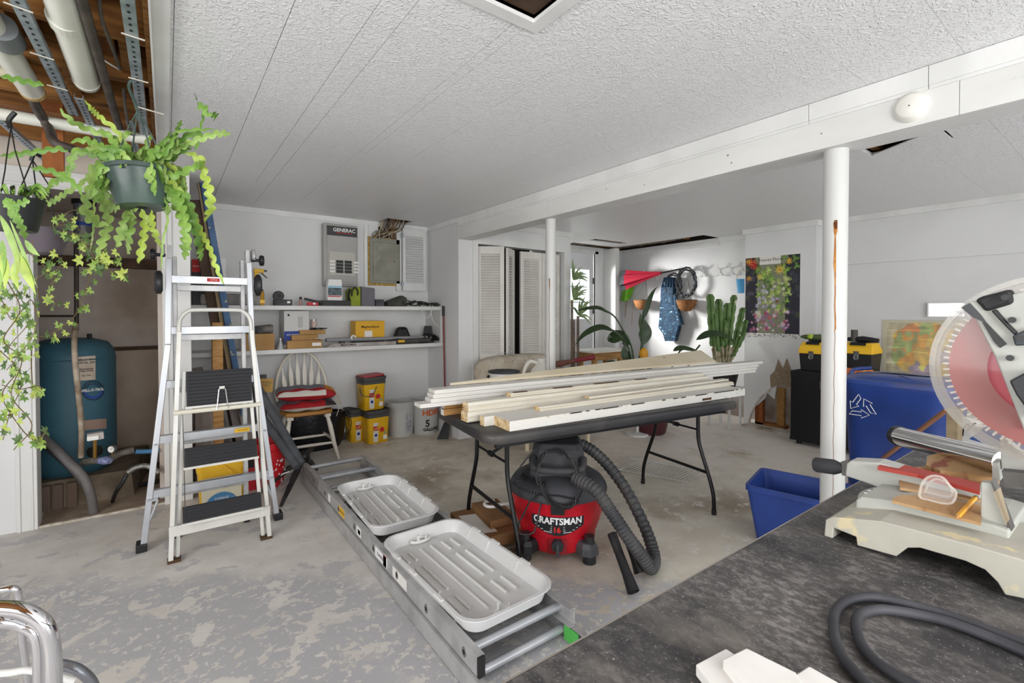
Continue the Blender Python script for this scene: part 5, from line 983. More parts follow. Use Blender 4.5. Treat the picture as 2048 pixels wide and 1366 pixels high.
for (a, b), (c_, d__) in zip(pts, pts[1:]+pts[:1]):
    for k in range(8): ring.append(V(a+(c_-a)*k/8, b+(d__-b)*k/8, 0))
cn = V(2.95, 3.8, 0); r0 = [cn.lerp(p, .5)+V(0, 0, za+.012) for p in ring]; r1 = [p+V(0, 0, za+.010) for p in ring]; r2 = [cn+(p-cn)*(1.035+.02*(k % 2))+V(0, 0, za-.22+.02*(k % 3)) for k, p in enumerate(ring)]
loft(cl, [r0, r1, r2], True, False); single('patterned_cloth', 'beige spotted cloth draped over the low table behind the lumber', 'cloth', cl, clm, smooth=True)
single('cloth_bundle', 'folded beige patterned cushion cloth heaped on the covered table', 'cloth', MB().ball((2.95, 3.93, .72), (.52, .14, .17), 20, .6), clm, smooth=True)
bc_ = D(1008, 752, 4.4); bc_ = V(bc_.x, bc_.y, .536); wbk2 = thing('white_pail', 'open white pail with black lid rim and wire handle behind the lumber', 'bucket', bc_); zt_ = D(1002, 744, 4.4).z-.536
MB().lathe([(.0, 0), (.12, 0), (.14, zt_), (.144, zt_), (.144, zt_-.02)], bc_, 28).build('pail_shell', wplas, wbk2, smooth=True); MB().lathe([(.146, -.004), (.148, .012), (.135, .014), (.13, .004), (0, .004)], bc_+V(0, 0, zt_), 28).build('lid', dusty, wbk2, smooth=True)
MB().tube(arc(bc_+V(0, 0, zt_-.01), .146, .1, pi-.1, 16, _r, (0, 0, 1.3)), .002, 5).build('wire_handle', steel, wbk2); MB().ball(bc_+(-_f*.03-_r*.14)+V(0, 0, zt_-.04), .018, 8).build('handle_ear', ink, wbk2)
jg = D(1083, 748, 4.3); jg = V(jg.x, jg.y, .536); jt = D(1083, 717, 4.3).z-.536; ju = thing('white_jug', 'white plastic jug with moulded handle behind the lumber', 'jug', jg); jm = M('jug_white', 'e3e0d6', .35)
MB().lathe([(0, 0), (.10, 0), (.11, .02), (.11, jt*.55), (.09, jt*.74), (.033, jt*.90), (.033, jt*.94)], jg, 24).build('jug_body', jm, ju, smooth=True); MB().cyl(jg+V(0, 0, jt*.94), jg+V(0, 0, jt), .036, 16).build('cap', wplas, ju); MB().tube(smooth_path([jg-_r*.03+V(0, 0, jt*.88), jg-_r*.10+V(0, 0, jt*.93), jg-_r*.145+V(0, 0, jt*.78), jg-_r*.16+V(0, 0, jt*.55), jg-_r*.10+V(0, 0, jt*.45)], 5), .018, 10).build('handle', jm, ju, smooth=True)
ma, mb_ = D(1112, 729, 4.25), D(1188, 714, 4.4); mt_ = thing('red_caulking_tool', 'dark red tool with wooden grip lying on the cloth table beside the jug', 'tool', V(ma.x, ma.y, ma.z-.02)); MB().tube([mb_, ma.lerp(mb_, .45)], [.026, .018], 12).build('red_shaft', dred, mt_, smooth=True); MB().tube([ma.lerp(mb_, .47), ma.lerp(mb_, .1), ma], [.018, .03, .03], 12).build('grip', M('grip_brown', '6b4438', .6), mt_, smooth=True)
# maroon pot and side table, plants on the far side
pc_ = V(4.05, 3.05, 0); q = Z(1305, 872); pc_ = V(q.x+.1, q.y+.1, 0)
pz = thing('maroon_plant_pot', 'round maroon plant pot on the floor beyond the folding table', 'plant pot', pc_); MB().lathe([(0, .002), (.14, .002), (.16, .02), (.205, .24), (.225, .25), (.225, .28), (.21, .28), (.19, .22), (0, .22)], pc_, 32).build('pot_shell', M('maroon', '54262e', .45), pz, smooth=True); MB().lathe([(0, .235), (.195, .235)], pc_, 24).build('potting_soil', soil, pz)
zt_ = .70; a = Z(1150, 697, 1.05); ta = V(4.35, 4.15, 0)
wt = thing('wooden_side_table', 'small pine side table with white top near the outside door', 'table', ta); tz = D(1195, 700, 0+(ta.x*sin(YAW)+ta.y*cos(YAW))).z
MB().box(4.12, 4.78, 3.98, 4.40, tz-.02, tz).build('table_top', M('table_top_white', 'e8e4da', .4), wt); MB().box(4.20, 4.70, 4.05, 4.33, tz-.12, tz-.02).build('apron', pine, wt)
for x in (4.22, 4.68):
    for y in (4.07, 4.31): MB().box(x-.025, x+.025, y-.025, y+.025, 0, tz-.02).build('leg', pine, wt)
# bird-of-paradise plant (broad leaves on long stems)
def leafblade(m, pts, wd, up=V(0, 0, 1), fold=.15):
    P = smooth_path(pts, 5); n = len(P); vs = []; fs = []
    for i, p in enumerate(P):
        t = (P[min(i+1, n-1)]-P[max(i-1, 0)]).normalized(); s = t.cross(up); s = s.normalized() if s.length > .01 else V(1, 0, 0); f = i/(n-1); w_ = wd*sin(pi*min(1, f*1.02)**.75)*(1-.1*f)+.0008; nn = s.cross(t)
        vs += [p-s*w_+nn*w_*fold, p, p+s*w_+nn*w_*fold]
    for i in range(n-1): a = i*3; fs += [(a, a+1, a+4, a+3), (a+1, a+2, a+5, a+4)]
    m.add(vs, fs); return m
kk = 5.1; bpl = thing('bird_of_paradise_plant', 'dark broad-leaved plant arching on long stems in a grey pot beside the hook wall', 'plant', V(pc_.x+.6, 3.9, 0))
base = D(1272, 720, kk); 
def PD(u, v, k=kk): return D(u, v, k)
for sl, lf, wd in (([PD(1270, 735), PD(1262, 690), PD(1246, 660), PD(1228, 632), PD(1205, 618)], [PD(1222, 628), PD(1196, 616), PD(1170, 618), PD(1152, 622)], .035), ([PD(1268, 735), PD(1255, 690), PD(1240, 672), PD(1225, 660)], [PD(1228, 662), PD(1200, 655), PD(1170, 668), PD(1150, 690)], .05), ([PD(1275, 735), PD(1283, 690), PD(1285, 650), PD(1290, 620)], [PD(1285, 640), PD(1292, 620), PD(1303, 590), PD(1315, 572)], .03), ([PD(1275, 735), PD(1284, 700), PD(1286, 670)], [PD(1286, 690), PD(1290, 665), PD(1284, 645), PD(1280, 625)], .075), ([PD(1265, 735), PD(1258, 700), PD(1245, 685)], [PD(1262, 690), PD(1240, 672), PD(1222, 680), PD(1218, 668)], .09), ([PD(1260, 740), PD(1255, 715)], [PD(1262, 735), PD(1250, 710), PD(1248, 690)], .06), ([PD(1372, 745), PD(1385, 710), PD(1400, 690)], [PD(1392, 680), PD(1420, 668), PD(1450, 672), PD(1475, 690)], .055), ([PD(1340, 745), PD(1360, 702), PD(1380, 700)], [PD(1346, 702), PD(1362, 696), PD(1385, 700), PD(1400, 706)], .04), ([PD(1300, 745), PD(1300, 735)], [PD(1294, 742), PD(1303, 730), PD(1310, 722)], .03), ([PD(1230, 745), PD(1225, 735)], [PD(1205, 742), PD(1225, 728), PD(1250, 735)], .06)):
    MB().tube(smooth_path(sl, 4), .010, 6).build('leaf_stem', dgreen, bpl, smooth=True); leafblade(MB(), lf, wd, up=_f*-.6+V(0, 0, .8)).build('leaf', dgreen, bpl, smooth=True)
gpot = PD(1275, 735); MB().lathe([(.05, -.30), (.075, .0), (.08, .02), (.06, .02), (.05, -.1), (0, -.1)], gpot, 20).build('pot_shell', M('slate_pot', '4c5158', .6), bpl, smooth=True)
MB().lathe([(0, -gpot.z), (.12, -gpot.z), (.12, -gpot.z+.02), (.018, -gpot.z+.03), (.018, -.30)], gpot, 16).build('stand', white, bpl)
gf = PD(1287, 708); single('yellow_gourd', 'yellow round fruit beside the slate pot of the broad-leaved plant', 'gourd', MB().ball(gf, (.05, .05, .07), 12).cyl(gf-V(0, 0, gf.z-.9), gf-V(0, 0, .06), .004, 5), M('gourd_yellow', 'd79a2a', .5), smooth=True)
# dracaena beside the door
dr_ = thing('dracaena', 'tall narrow-leaved dracaena before the outside door window', 'plant', V(4.30, 4.62, 0)); kd = 6.0
for b0, b1 in (((1150, 735), (1147, 640)), ((1156, 735), (1156, 632)), ((1144, 735), (1144, 600))): MB().tube([D(b0[0], b0[1]+90, kd-.35), D(*b1, kd-.35)], .016, 7).build('trunk', M('cane_brown', '7a6a5c', .8, c2='5f5146', vs=20) if 'cane_brown' not in bpy.data.materials else bpy.data.materials['cane_brown'], dr_)
MB().lathe([(.0, 0), (.15, 0), (.19, .28), (.17, .28), (0, .26)], V(4.0+.25, 4.55, 0), 20).build('pot_shell', M('dark_pot', '3d3a38', .6), dr_, smooth=True)
RD = random.Random(9)
for cu, cv in ((1147, 600), (1158, 632), (1146, 560)):
    for i in range(20):
        a = RD.uniform(-3.0, .5); L = RD.uniform(28, 48); u1 = cu+L*cos(a)*.9; v1 = cv+L*sin(a)
        if u1 < 1141: continue
        leafblade(MB(), [D(cu, cv, kd-.35), D((cu+u1)/2, (cv+v1)/2-4, kd-.4), D(u1, v1+4, kd-.4)], .013, up=_f*-1).build('leaf', M('drac_green', '5c7247', .5, c2='8da070', vs=9) if 'drac_green' not in bpy.data.materials else bpy.data.materials['drac_green'], dr_, smooth=True)
# candelabra cactus
kc = 5.5; cac = thing('candelabra_cactus', 'tall branching green cactus in front of the hook wall right of the hanging hose', 'cactus', D(1450, 745, kc)); cg = M('cactus_green', '5f7d45', .6, c2='43602f', vs=14, bump=.4, c3='c3bda4', s3=7, t3=(.60, .68)); cgl = M('cactus_base', 'b5ab92', .8, c2='6d6a45', vs=18, bump=.6)
def star(pts, r, nm, mt):
    P = smooth_path(pts, 5); m = MB(); vs = []; fs = []; n = 10; rr = r
    for i, p in enumerate(P):
        for k in range(n):
            a = 2*pi*k/n; q = rr*(1 if k % 2 else .55)*(1+.12*sin(i*1.9))*(.6 if i == len(P)-1 else 1); vs.append(p+_r*q*cos(a)-_f*q*sin(a))
    for i in range(len(P)-1):
        for k in range(n): fs.append((i*n+k, i*n+(k+1) % n, (i+1)*n+(k+1) % n, (i+1)*n+k))
    fs.append(tuple(range((len(P)-1)*n, len(P)*n))); m.add(vs, fs).build(nm, mt, cac)
CDp = lambda u, v, k=kc: D(u, v, k)
for j, (b0, mdl, tp_, r) in enumerate((((1432, 725), (1424, 660), (1420, 588), .045), ((1445, 725), (1440, 660), (1437, 598), .042), ((1450, 725), (1452, 660), (1455, 606), .045), ((1455, 725), (1460, 655), (1468, 590), .038), ((1462, 720), (1475, 660), (1486, 615), .036), ((1465, 715), (1484, 675), (1492, 640), .03), ((1438, 725), (1432, 680), (1428, 625), .04), ((1458, 725), (1470, 700), (1480, 672), .035), ((1448, 720), (1446, 690), (1448, 640), .04))):
    bm_y = (mdl[0]*.5+b0[0]*.5, mdl[1]*.5+b0[1]*.5); star([CDp(*b0, kc+.03*(j % 3)), CDp(*bm_y, kc+.03*(j % 3))], r*.7, 'woody_base', cgl); star([CDp(*bm_y, kc+.03*(j % 3)), CDp(*mdl, kc+.03*(j % 3)), CDp((mdl[0]+tp_[0])/2, (mdl[1]+tp_[1])/2, kc), CDp(*tp_, kc)], r, 'branch', cg)
cp = CDp(1450, 745); MB().lathe([(0, -.16), (.11, -.16), (.15, .02), (.13, .02), (0, .0)], cp, 22).build('pot_shell', M('black_pot', '2b2a2a', .5), cac, smooth=True)
MB().obox(cp-V(0, 0, .185), .30, .30, .024).build('stool_top', white, cac)
for a_, b_q in ((-.12, -.12), (.12, -.12), (.12, .12), (-.12, .12)): MB().bar(cp+V(a_, b_q, -cp.z), cp+V(a_, b_q, -.185), .022, .022).build('stool_leg', white, cac)
RS = random.Random(2); m = MB(); c = Z(1438, 822)
for i in range(300): p = c+V(RS.gauss(0, .09), RS.gauss(0, .12), RS.uniform(0, .05)); q = V(RS.uniform(-1, 1), RS.uniform(-1, 1), RS.uniform(-.3, .6))*.05; m.tube([p, p+q*.5+V(0, 0, .01), p+q], .0018, 3, caps=False)
dd = single('dead_leaf_heap', 'heap of dry brown leaves on the floor near the broken wall', 'dead leaves', m, M('dead_leaf', '6e5238', .9)); dd['kind'] = 'stuff'
# ======================= BACK WALL: SHELVES =======================
FY = 4.62; S1 = 1.385; S2 = .992
sv = thing('wall_shelf', 'long white upper shelf board on the back wall crowded with tools', 'shelf', (1.3, 4.8, S1))
MB().box(.16, SX-.003, FY, BW-.001, S1-.038, S1).build('shelf_board', white, sv, bev=.002); MB().box(.16, SX-.003, BW-.02, BW-.001, S1-.09, S1-.038).build('ledger_strip', white, sv)
sv2 = thing('wall_shelf', 'long white lower shelf board on the back wall with boxes and poles', 'shelf', (1.3, 4.8, S2))
MB().box(.16, SX-.003, FY, BW-.001, S2-.038, S2).build('shelf_board', white, sv2, bev=.002); MB().box(.16, SX-.003, BW-.02, BW-.001, S2-.09, S2-.038).build('ledger_strip', white, sv2)
MB().box(SX-.03, SX-.003, FY+.01, BW-.001, S2, S1-.038).build('end_panel', white, sv2)
def SY_(u, y=None): return Y(u, 611, FY+.06 if y is None else y).x
def on(u0, u1, vt, y, z0):   # box width from pixels on plane y, height so the top reaches vt
    a = Y(u0, vt, y); b = Y(u1, vt, y); return a.x, b.x, (a.z+b.z)/2-z0
def bx(name, lab, u0, u1, vt, y, z0, dep, mat, cat='box', group=None, face=None, parts=None, bev=.002, taper=1):
    x0, x1, h = on(u0, u1, vt, y, z0); t = thing(name, lab, cat, V((x0+x1)/2, y+dep/2, z0), group)
    MB().obox(((x0+x1)/2, y+dep/2, z0+.0005), x1-x0, dep, h, 0, taper).build('box_body' if cat == 'box' else 'body', mat, t, bev=bev); return t, x0, x1, h
# --- wall panels ---
tp_ = thing('transfer_switch', 'tall grey generator switch panel with black header on the back wall', 'electrical panel', V(1.49, BW-.05, 1.6))
a, b = Y(647, 445, BW-.09), Y(716, 570, BW-.09); px0, px1, pz1, pz0 = a.x, b.x, a.z, b.z
pg_ = M('panel_grey', 'a9a7a3', .45, c2='9f9d99', vs=3); MB().box(px0, px1, BW-.09, BW-.001, pz0-.02, pz1).build('enclosure', pg_, tp_, bev=.008); MB().box(px0+.03, px1-.01, BW-.098, BW-.09, pz0, pz1-.02).build('front_cover', pg_, tp_, bev=.003)
hd_ = MB().box(px0+.03, px1-.01, BW-.101, BW-.098, pz1-.12, pz1-.025).build('header_plate', M('header_dark', '38383a', .4), tp_)
txt('GENERAC', .05, winkm, V((px0+px1)/2+.03, BW-.102, pz1-.062), (1, 0, 0), (0, 0, 1), hd_, bold=.001); MB().box((px0+px1)/2-.05, (px0+px1)/2+.11, BW-.1025, BW-.1012, pz1-.092, pz1-.086).build('red_underline', redink, hd_)
br_ = MB().box(px0+.05, px1-.03, BW-.103, BW-.098, pz0+.09, pz0+.33).build('breaker_plate', M('plate_light', 'b9b6ae', .5), tp_, bev=.002)
for i in range(2):
    for j in range(4): MB().box(px0+.115+i*.085, px0+.185+i*.085, BW-.112, BW-.103, pz0+.115+j*.033, pz0+.143+j*.033).build('breaker', black, br_, bev=.002)
for s in (0, 1):
    for j in range(4): MB().box(px0+.055+s*.24, px0+.105+s*.24, BW-.1045, BW-.103, pz0+.12+j*.033, pz0+.138+j*.033).build('paper_tag', paper, br_)
bp2 = thing('breaker_panel', 'old green grey breaker panel with rusty foam edge under hanging wires', 'electrical panel', V(2.0, BW-.02, 1.6)); a, b = Y(738, 474, BW-.03), Y(800, 570, BW-.03); q0, q1, r1, r0 = a.x, b.x, a.z, b.z
MB().box(q0-.012, q1+.012, BW-.02, BW-.001, r0-.012, r1+.01).build('foam_edge', M('foam_yellow', 'c9a65e', .9, c2='8f6a2e', vs=40, bump=.8), bp2); pn = M('old_panel', '8d8d80', .5, c2='7d7c70', vs=6, c3='a7a493', s3=5, t3=(.6, .7))
MB().box(q0+.008, q1, BW-.035, BW-.02, r0+.01, r1).build('front_cover', pn, bp2, bev=.004); dd_ = MB().box(q0+.04, q1-.012, BW-.045, BW-.035, r0+.04, r1-.05).build('panel_door', pn, bp2, bev=.004)
MB().ball(V(q1-.07, BW-.047, (r0+r1)/2+.0), .006, 8).build('door_latch', ink, dd_); txt('CH', .02, redink, V(q1-.12, BW-.0465, (r0+r1)/2), (1, 0, 0), (0, 0, 1), dd_)
wr = thing('cable_bundle', 'bundle of old cables spreading from the ceiling hole into the breaker panel', 'cables', V(2.0, BW-.03, r1)); RW = random.Random(4)
wm_ = [M('cable_grey', '77716a', .7), M('cable_cream', 'b3a68d', .7), M('cable_dark', '2e2b29', .7), M('cable_brown', '7b5a38', .8)]
for i in range(26):
    u = RW.uniform(0, 1); x0 = q0+.02+u*(q1-q0-.05); x1 = 1.88+RW.uniform(0, .26); MB().tube(smooth_path([V(x0, BW-.012-RW.uniform(0, .03), r1-.005), V(x0+.3*(x1-x0)+RW.uniform(-.04, .02), BW-.03-RW.uniform(0, .03), r1+.05), V(x1-.02, BW-.06, 2.24), V(x1, BW-.08-RW.uniform(0, .1), 2.38)], 5), RW.choice((.005, .007, .004)), 6).build('cable', wm_[i % 4], wr, smooth=True)
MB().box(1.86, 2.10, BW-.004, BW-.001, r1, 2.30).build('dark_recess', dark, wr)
ls = thing('louvred_shutter', 'small white louvred cupboard door standing open beside the breaker panel', 'shutter', V(2.3, BW-.05, 1.5)); a, b = Y(805, 457, BW-.06), Y(851, 583, BW-.06)
louvre((a.x, BW-.06, 0), (b.x, BW-.06, 0), b.z, a.z, ls, mid=False, st_w=.03, gap=.026, mat=white); MB().box(a.x-.06, a.x-.008, BW-.035, BW-.001, b.z, a.z).build('hinge_jamb', white, ls)
for z in (b.z+.08, a.z-.08): MB().box(a.x-.02, a.x+.01, BW-.078, BW-.07, z-.02, z+.02).build('hinge', steel, ls)
wb1 = thing('white_wall_box', 'white wall box with small dark display high behind the blue board', 'control box', V(.30, BW-.03, 1.9)); a, b = Y(405, 441, BW-.08), Y(438, 515, BW-.08); MB().box(a.x, b.x, BW-.08, BW-.001, b.z, a.z).build('housing', wplas, wb1, bev=.006); MB().box(a.x+.05, b.x-.035, BW-.082, BW-.08, a.z-.09, a.z-.05).build('display', ink, wb1)
ob_ = thing('orange_tool', 'orange battery tool hanging behind the fern and the blue board', 'tool', V(.25, BW-.1, 1.75)); a, b = Y(413, 478, BW-.10), Y(429, 510, BW-.10); MB().box(a.x, b.x, BW-.10, BW-.02, b.z, a.z).build('tool_body', M('tool_orange', 'b3502a', .5), ob_, bev=.012); MB().box(a.x, b.x-.01, BW-.10, BW-.02, b.z-.03, b.z).build('battery', black, ob_, bev=.005)
# --- upper shelf goods ---
t, x0, x1, h = bx('red_black_box', 'printed red and black box on the upper shelf, far left behind the white post', 384, 412, 519, 4.70, S1, .12, M('box_dark', '2d2b2d', .5)); MB().box(x0-.001, x1+.001, 4.6985, 4.70, S1+h*.72, S1+h).build('red_panel', redink, t)
txt('MILWAUKEE', .016, winkm, V((x0+x1)/2, 4.698, S1+h*.85), (1, 0, 0), (0, 0, 1), t)
t, x0, x1, h = bx('white_carton', 'tall plain white carton on the upper shelf behind the blue board', 415, 452, 516, 4.80, S1, .14, wplas)
t, x0, x1, h = bx('beige_bin', 'beige square tub on the upper shelf behind the top ladder rung', 426, 444, 548, 4.68, S1, .10, M('beige_tub', 'b0a394', .6))
t, x0, x1, h = bx('clear_bag', 'clear plastic bag of small parts on the upper shelf behind the ladder', 400, 455, 588, 4.66, S1, .12, M('clear_bagm', 'cfc9c0', .3, alpha=.6), cat='bag', bev=.02)
c = Y(513, 600, 4.74); sb = thing('spray_bottle', 'clear spray bottle with yellow trigger head on the upper shelf', 'spray bottle', V(c.x, 4.74, S1)); z_ = Y(513, 560, 4.74).z
MB().lathe([(.0, 0), (.042, 0), (.046, .01), (.046, .05), (.035, .1), (.017, z_-S1), (.017, z_-S1+.01)], V(c.x, 4.74, S1), 20).build('bottle_body', M('bottle_clear', 'd9d9d4', .15, alpha=.45), sb, smooth=True)
MB().cyl((c.x, 4.74, z_), (c.x, 4.74, z_+.02), .02, 14).build('black_collar', black, sb); MB().obox((c.x, 4.74, z_+.02), .035, .03, .05, 0, .8).bar((c.x-.02, 4.74, z_+.085), (c.x+.06, 4.74, z_+.08), .03, .035).build('yellow_head', yel, sb, bev=.005)
MB().bar((c.x+.055, 4.74, z_+.085), (c.x+.085, 4.74, z_+.083), .015, .015).bar((c.x+.035, 4.74, z_+.07), (c.x+.085, 4.74, z_+.02), .012, .009).build('trigger', black, sb)
t, x0, x1, h = bx('grey_case', 'flat dusty grey case on the upper shelf under the spray bottle', 440, 522, 588, 4.66, S1, .2, M('case_grey', '6f6e6d', .7, c2='8d8a86', vs=9), bev=.015)
c = Y(524, 600, 4.68); zt_ = Y(524, 582, 4.68).z; gb = thing('glue_bottle', 'small yellow glue bottle on the upper shelf beside the spray bottle', 'bottle', V(c.x, 4.68, S1)); MB().lathe([(0, 0), (.019, 0), (.019, zt_-S1-.01), (.010, zt_-S1)], V(c.x, 4.68, S1), 16).build('bottle_body', M('glue_amber', 'b98a2c', .4), gb, smooth=True); MB().lathe([(.012, 0), (.012, .012), (.004, .016), (.002, .04)], V(c.x, 4.68, zt_), 12).build('nozzle', black, gb)
MB().box(c.x-.0195, c.x+.0195, 4.66, 4.661, S1+.02, S1+.05).build('paper_label', yel2, gb)
c = Y(556, 592, 4.72); wl = thing('round_speaker', 'round black lamp head standing on the upper shelf', 'lamp', V(c.x, 4.72, S1)); MB().lathe([(0, -.03), (.035, -.03), (.045, -.02), (.045, .015), (.03, .025), (0, .028)], V(c.x, 4.70, c.z), 24, (0, -1, 0)).build('round_head', dusty, wl, smooth=True); MB().lathe([(0, 0), (.036, 0)], V(c.x, 4.674, c.z), 24, (0, -1, 0)).build('front_mesh', black, wl); MB().obox((c.x, 4.72, S1), .05, .05, c.z-S1-.03).build('foot', dusty, wl)
t, x0, x1, h = bx('black_receiver', 'low black gadget with pale label on the upper shelf in front of the round lamp', 548, 585, 599, 4.655, S1, .06, dusty, cat='gadget', bev=.006); MB().box(x1-.045, x1-.02, 4.653, 4.655, S1+h*.4, S1+h*.75).build('pale_label', paper, t)
c = Y(601, 590, 4.68); rb_ = thing('small_bottle', 'small dark bottle with reddish label on the upper shelf', 'bottle', V(c.x, 4.68, S1)); MB().lathe([(0, 0), (.014, 0), (.014, .055), (.007, .062)], V(c.x, 4.68, S1), 14).build('bottle_body', M('rose_label', 'a2807c', .5), rb_, smooth=True); MB().cyl((c.x, 4.68, S1+.06), (c.x, 4.68, S1+.082), .012, 12).build('cap', black, rb_)
c = Y(625, 603, 4.68); stp = thing('staple_gun', 'black and red staple gun lying on the upper shelf', 'staple gun', V(c.x, 4.68, S1)); MB().bar((c.x-.05, 4.68, S1+.018), (c.x+.05, 4.68, S1+.018), .03, .034).build('red_base', red, stp, bev=.006); MB().bar((c.x-.07, 4.69, S1+.065), (c.x+.09, 4.69, S1+.03), .028, .022).build('black_handle', black, stp, bev=.005); MB().box(c.x+.0, c.x+.02, 4.655, 4.664, S1+.012, S1+.03).build('white_badge', winkm, stp)
t, x0, x1, h = bx('black_tray', 'long flat black case on the upper shelf under the white carton', 645, 702, 601, 4.67, S1, .16, black, cat='case')
ztr = S1+h+.0015
x0, x1, h2 = on(655, 684, 559, 4.70, ztr); gbx = thing('gable_carton', 'white gable topped carton with blue band standing on the black case', 'box', V((x0+x1)/2, 4.74, ztr)); m = MB(); m.prism([(x0, 0), (x1, 0), (x1, h2*.62), (x1-.003, h2), (x0+.012, h2), (x0, h2*.62)], (0, 4.70, ztr), (1, 0, 0), (0, 0, 1), (0, .07, 0)); m.build('carton', wplas, gbx, bev=.001)
MB().box(x0+.004, x1-.004, 4.698, 4.6995, ztr+h2*.24, ztr+h2*.62).build('photo_print', M('photo_dark', '5d6b72', .5, c2='3c4448', vs=30), gbx); MB().box(x0+.004, x1-.004, 4.6975, 4.699, ztr+h2*.60, ztr+h2*.70).build('blue_band', M('sky_band', '9cc4d6', .5), gbx); MB().box(x0+.004, x1-.012, 4.6975, 4.699, ztr+h2*.17, ztr+h2*.22).build('red_line', redink, gbx)
x0, x1, h = on(697, 750, 573, 4.70, S1); gbg = thing('green_tool_bag', 'lime green and grey soft bag on the upper shelf', 'bag', V((x0+x1)/2, 4.76, S1)); xm = x0+(x1-x0)*.46
m = MB(); m.prism([(x0+.015, 0), (xm, 0), (xm, h*.98), (x0+.03, h*.92), (x0+.005, h*.8)], (0, 4.70, S1), (1, 0, 0), (0, 0, 1), (0, .13, 0)); m.build('green_end', M('bag_green', '8d9b2c', .7, c2='7a8724', vs=9), gbg, bev=.008); m = MB(); m.prism([(xm+.001, 0), (x1, 0), (x1, h*.93), (xm+.001, h)], (0, 4.70, S1), (1, 0, 0), (0, 0, 1), (0, .13, 0)); m.build('grey_side', M('bag_grey', '6e6b72', .8, bump=.3), gbg, bev=.006)
MB().tube(smooth_path([V(x0+.03, 4.695, S1+h*.5), V(x0+.03, 4.68, S1+h*.8), V(x0+.06, 4.675, S1+h*.92), V(x0+.085, 4.68, S1+h*.75), V(x0+.085, 4.695, S1+h*.55)], 4), .007, 6).build('strap', black, gbg, smooth=True); MB().tube([V(x0+.01, 4.695, S1+.05), V(x0-.005, 4.69, S1+.10), V(x0+.01, 4.69, S1+h*.85)], .02, 8, flat=.5).build('side_flap', black, gbg, smooth=True); MB().bar((xm, 4.699, S1), (xm, 4.699, S1+h), .008, .008, up=(0, 1, 0)).build('piping', black, gbg)
t, x0, x1, h = bx('black_charger', 'small black slotted charger between the green bag and the cable heap', 752, 768, 599, 4.68, S1, .07, dusty, cat='charger')
c0 = Y(795, 608, 4.72); pch = thing('black_pouch', 'dark green black pouch lying on the upper shelf right of the charger', 'pouch', V(c0.x, 4.74, S1)); m = MB(); a = Y(775, 605, 4.70).x; b = Y(815, 605, 4.70).x; m.prism([(a, 0), (b, 0), (b, .09), (b-.05, .115), (a+.03, .06), (a, .05)], (0, 4.70, S1+.001), (1, 0, 0), (0, 0, 1), (0, .12, 0)); m.build('pouch_body', M('olive_black', '35372f', .75, c2='4b4d42', vs=9), pch, bev=.012)
RC = random.Random(8)
def tangle(name, lab, u0, u1, z, y0, y1, hh, r, mat, n=70, cat='cable'):
    P = []; xa = Y(u0, 611, y0).x; xb_ = Y(u1, 611, y0).x
    for i in range(n): f = i/n; P.append(V(xa+(xb_-xa)*(f+.12*sin(i*1.3)), (y0+y1)/2+(y1-y0)/2*sin(i*.9+1), z+r+abs(sin(i*.7))*hh*(1-.5*f)))
    t = thing(name, lab, cat, V((xa+xb_)/2, (y0+y1)/2, z)); MB().tube(smooth_path(P, 3), r, 6).build('cord', mat, t, smooth=True); return t, xa, xb_
tg, xa, xb_ = tangle('cord_tangle', 'tangle of dark green black extension cord at the right end of the upper shelf', 812, 880, S1, 4.66, 4.80, .06, .006, M('cord_olive', '33362c', .6))
wc = thing('white_cable_loops', 'thin white cable hanging in loops over the upper shelf edge', 'cable', V(2.25, FY-.006, S1)); MB().tube(smooth_path([V(Y(845, 600, FY).x, FY+.05, S1+.004), Y(843, 612, FY-.008), Y(847, 632, FY-.008), Y(858, 634, FY-.008), Y(866, 612, FY-.008), V(Y(868, 605, FY).x, FY+.05, S1+.006)], 5), .0026, 6).tube(smooth_path([V(Y(862, 600, FY).x, FY+.05, S1+.004), Y(861, 612, FY-.008), Y(863, 632, FY-.008), Y(868, 645, FY-.006), Y(877, 653, FY-.005)], 5), .0026, 6).build('cable', wplas, wc, smooth=True)
# --- lower shelf goods ---
t, x0, x1, h = bx('open_carton', 'open cardboard box filled with tools on the lower shelf behind the ladder', 490, 549, 668, 4.64, S2, .26, card); cb0 = (x0+x1)/2
tl = thing('angle_grinder', 'dark grey power tool lying on top of the open cardboard box', 'power tool', V(cb0, 4.75, S2+h)); MB().tube([V(x0+.03, 4.72, S2+h+.022), V(x0+.09, 4.72, S2+h+.035), V(x1-.03, 4.72, S2+h+.042), V(x1+.0, 4.72, S2+h+.042)], [.018, .032, .040, .036], 14).build('tool_body', M('tool_dust', '5b5754', .6, c2='7a746e', vs=14), tl, smooth=True); MB().lathe([(0, 0), (.03, 0), (.03, .02), (0, .03)], V(cb0, 4.675, S2+h+.035), 16, (0, -1, 0)).build('gear_head', dusty, tl)
MB().cyl((x0-.03, 4.70, S2+h+.01), (x0+.05, 4.70, S2+h+.03), .008, 8).build('shaft', black, tl)
c = Y(561, 690, 4.70); cn_ = thing('metal_funnel', 'small silver metal funnel on the lower shelf right of the open box', 'funnel', V(c.x, 4.70, S2)); MB().lathe([(.040, 0), (.038, .012), (.012, .07), (.010, .10), (0, .10)], V(c.x, 4.70, S2), 20).build('cone', alu, cn_, smooth=True)
t, x0, x1, h = bx('white_blue_box', 'tall white box with blue printed panel on the lower shelf', 568, 618, 622, 4.72, S2, .2, M('box_white', 'c8c6c4', .5))
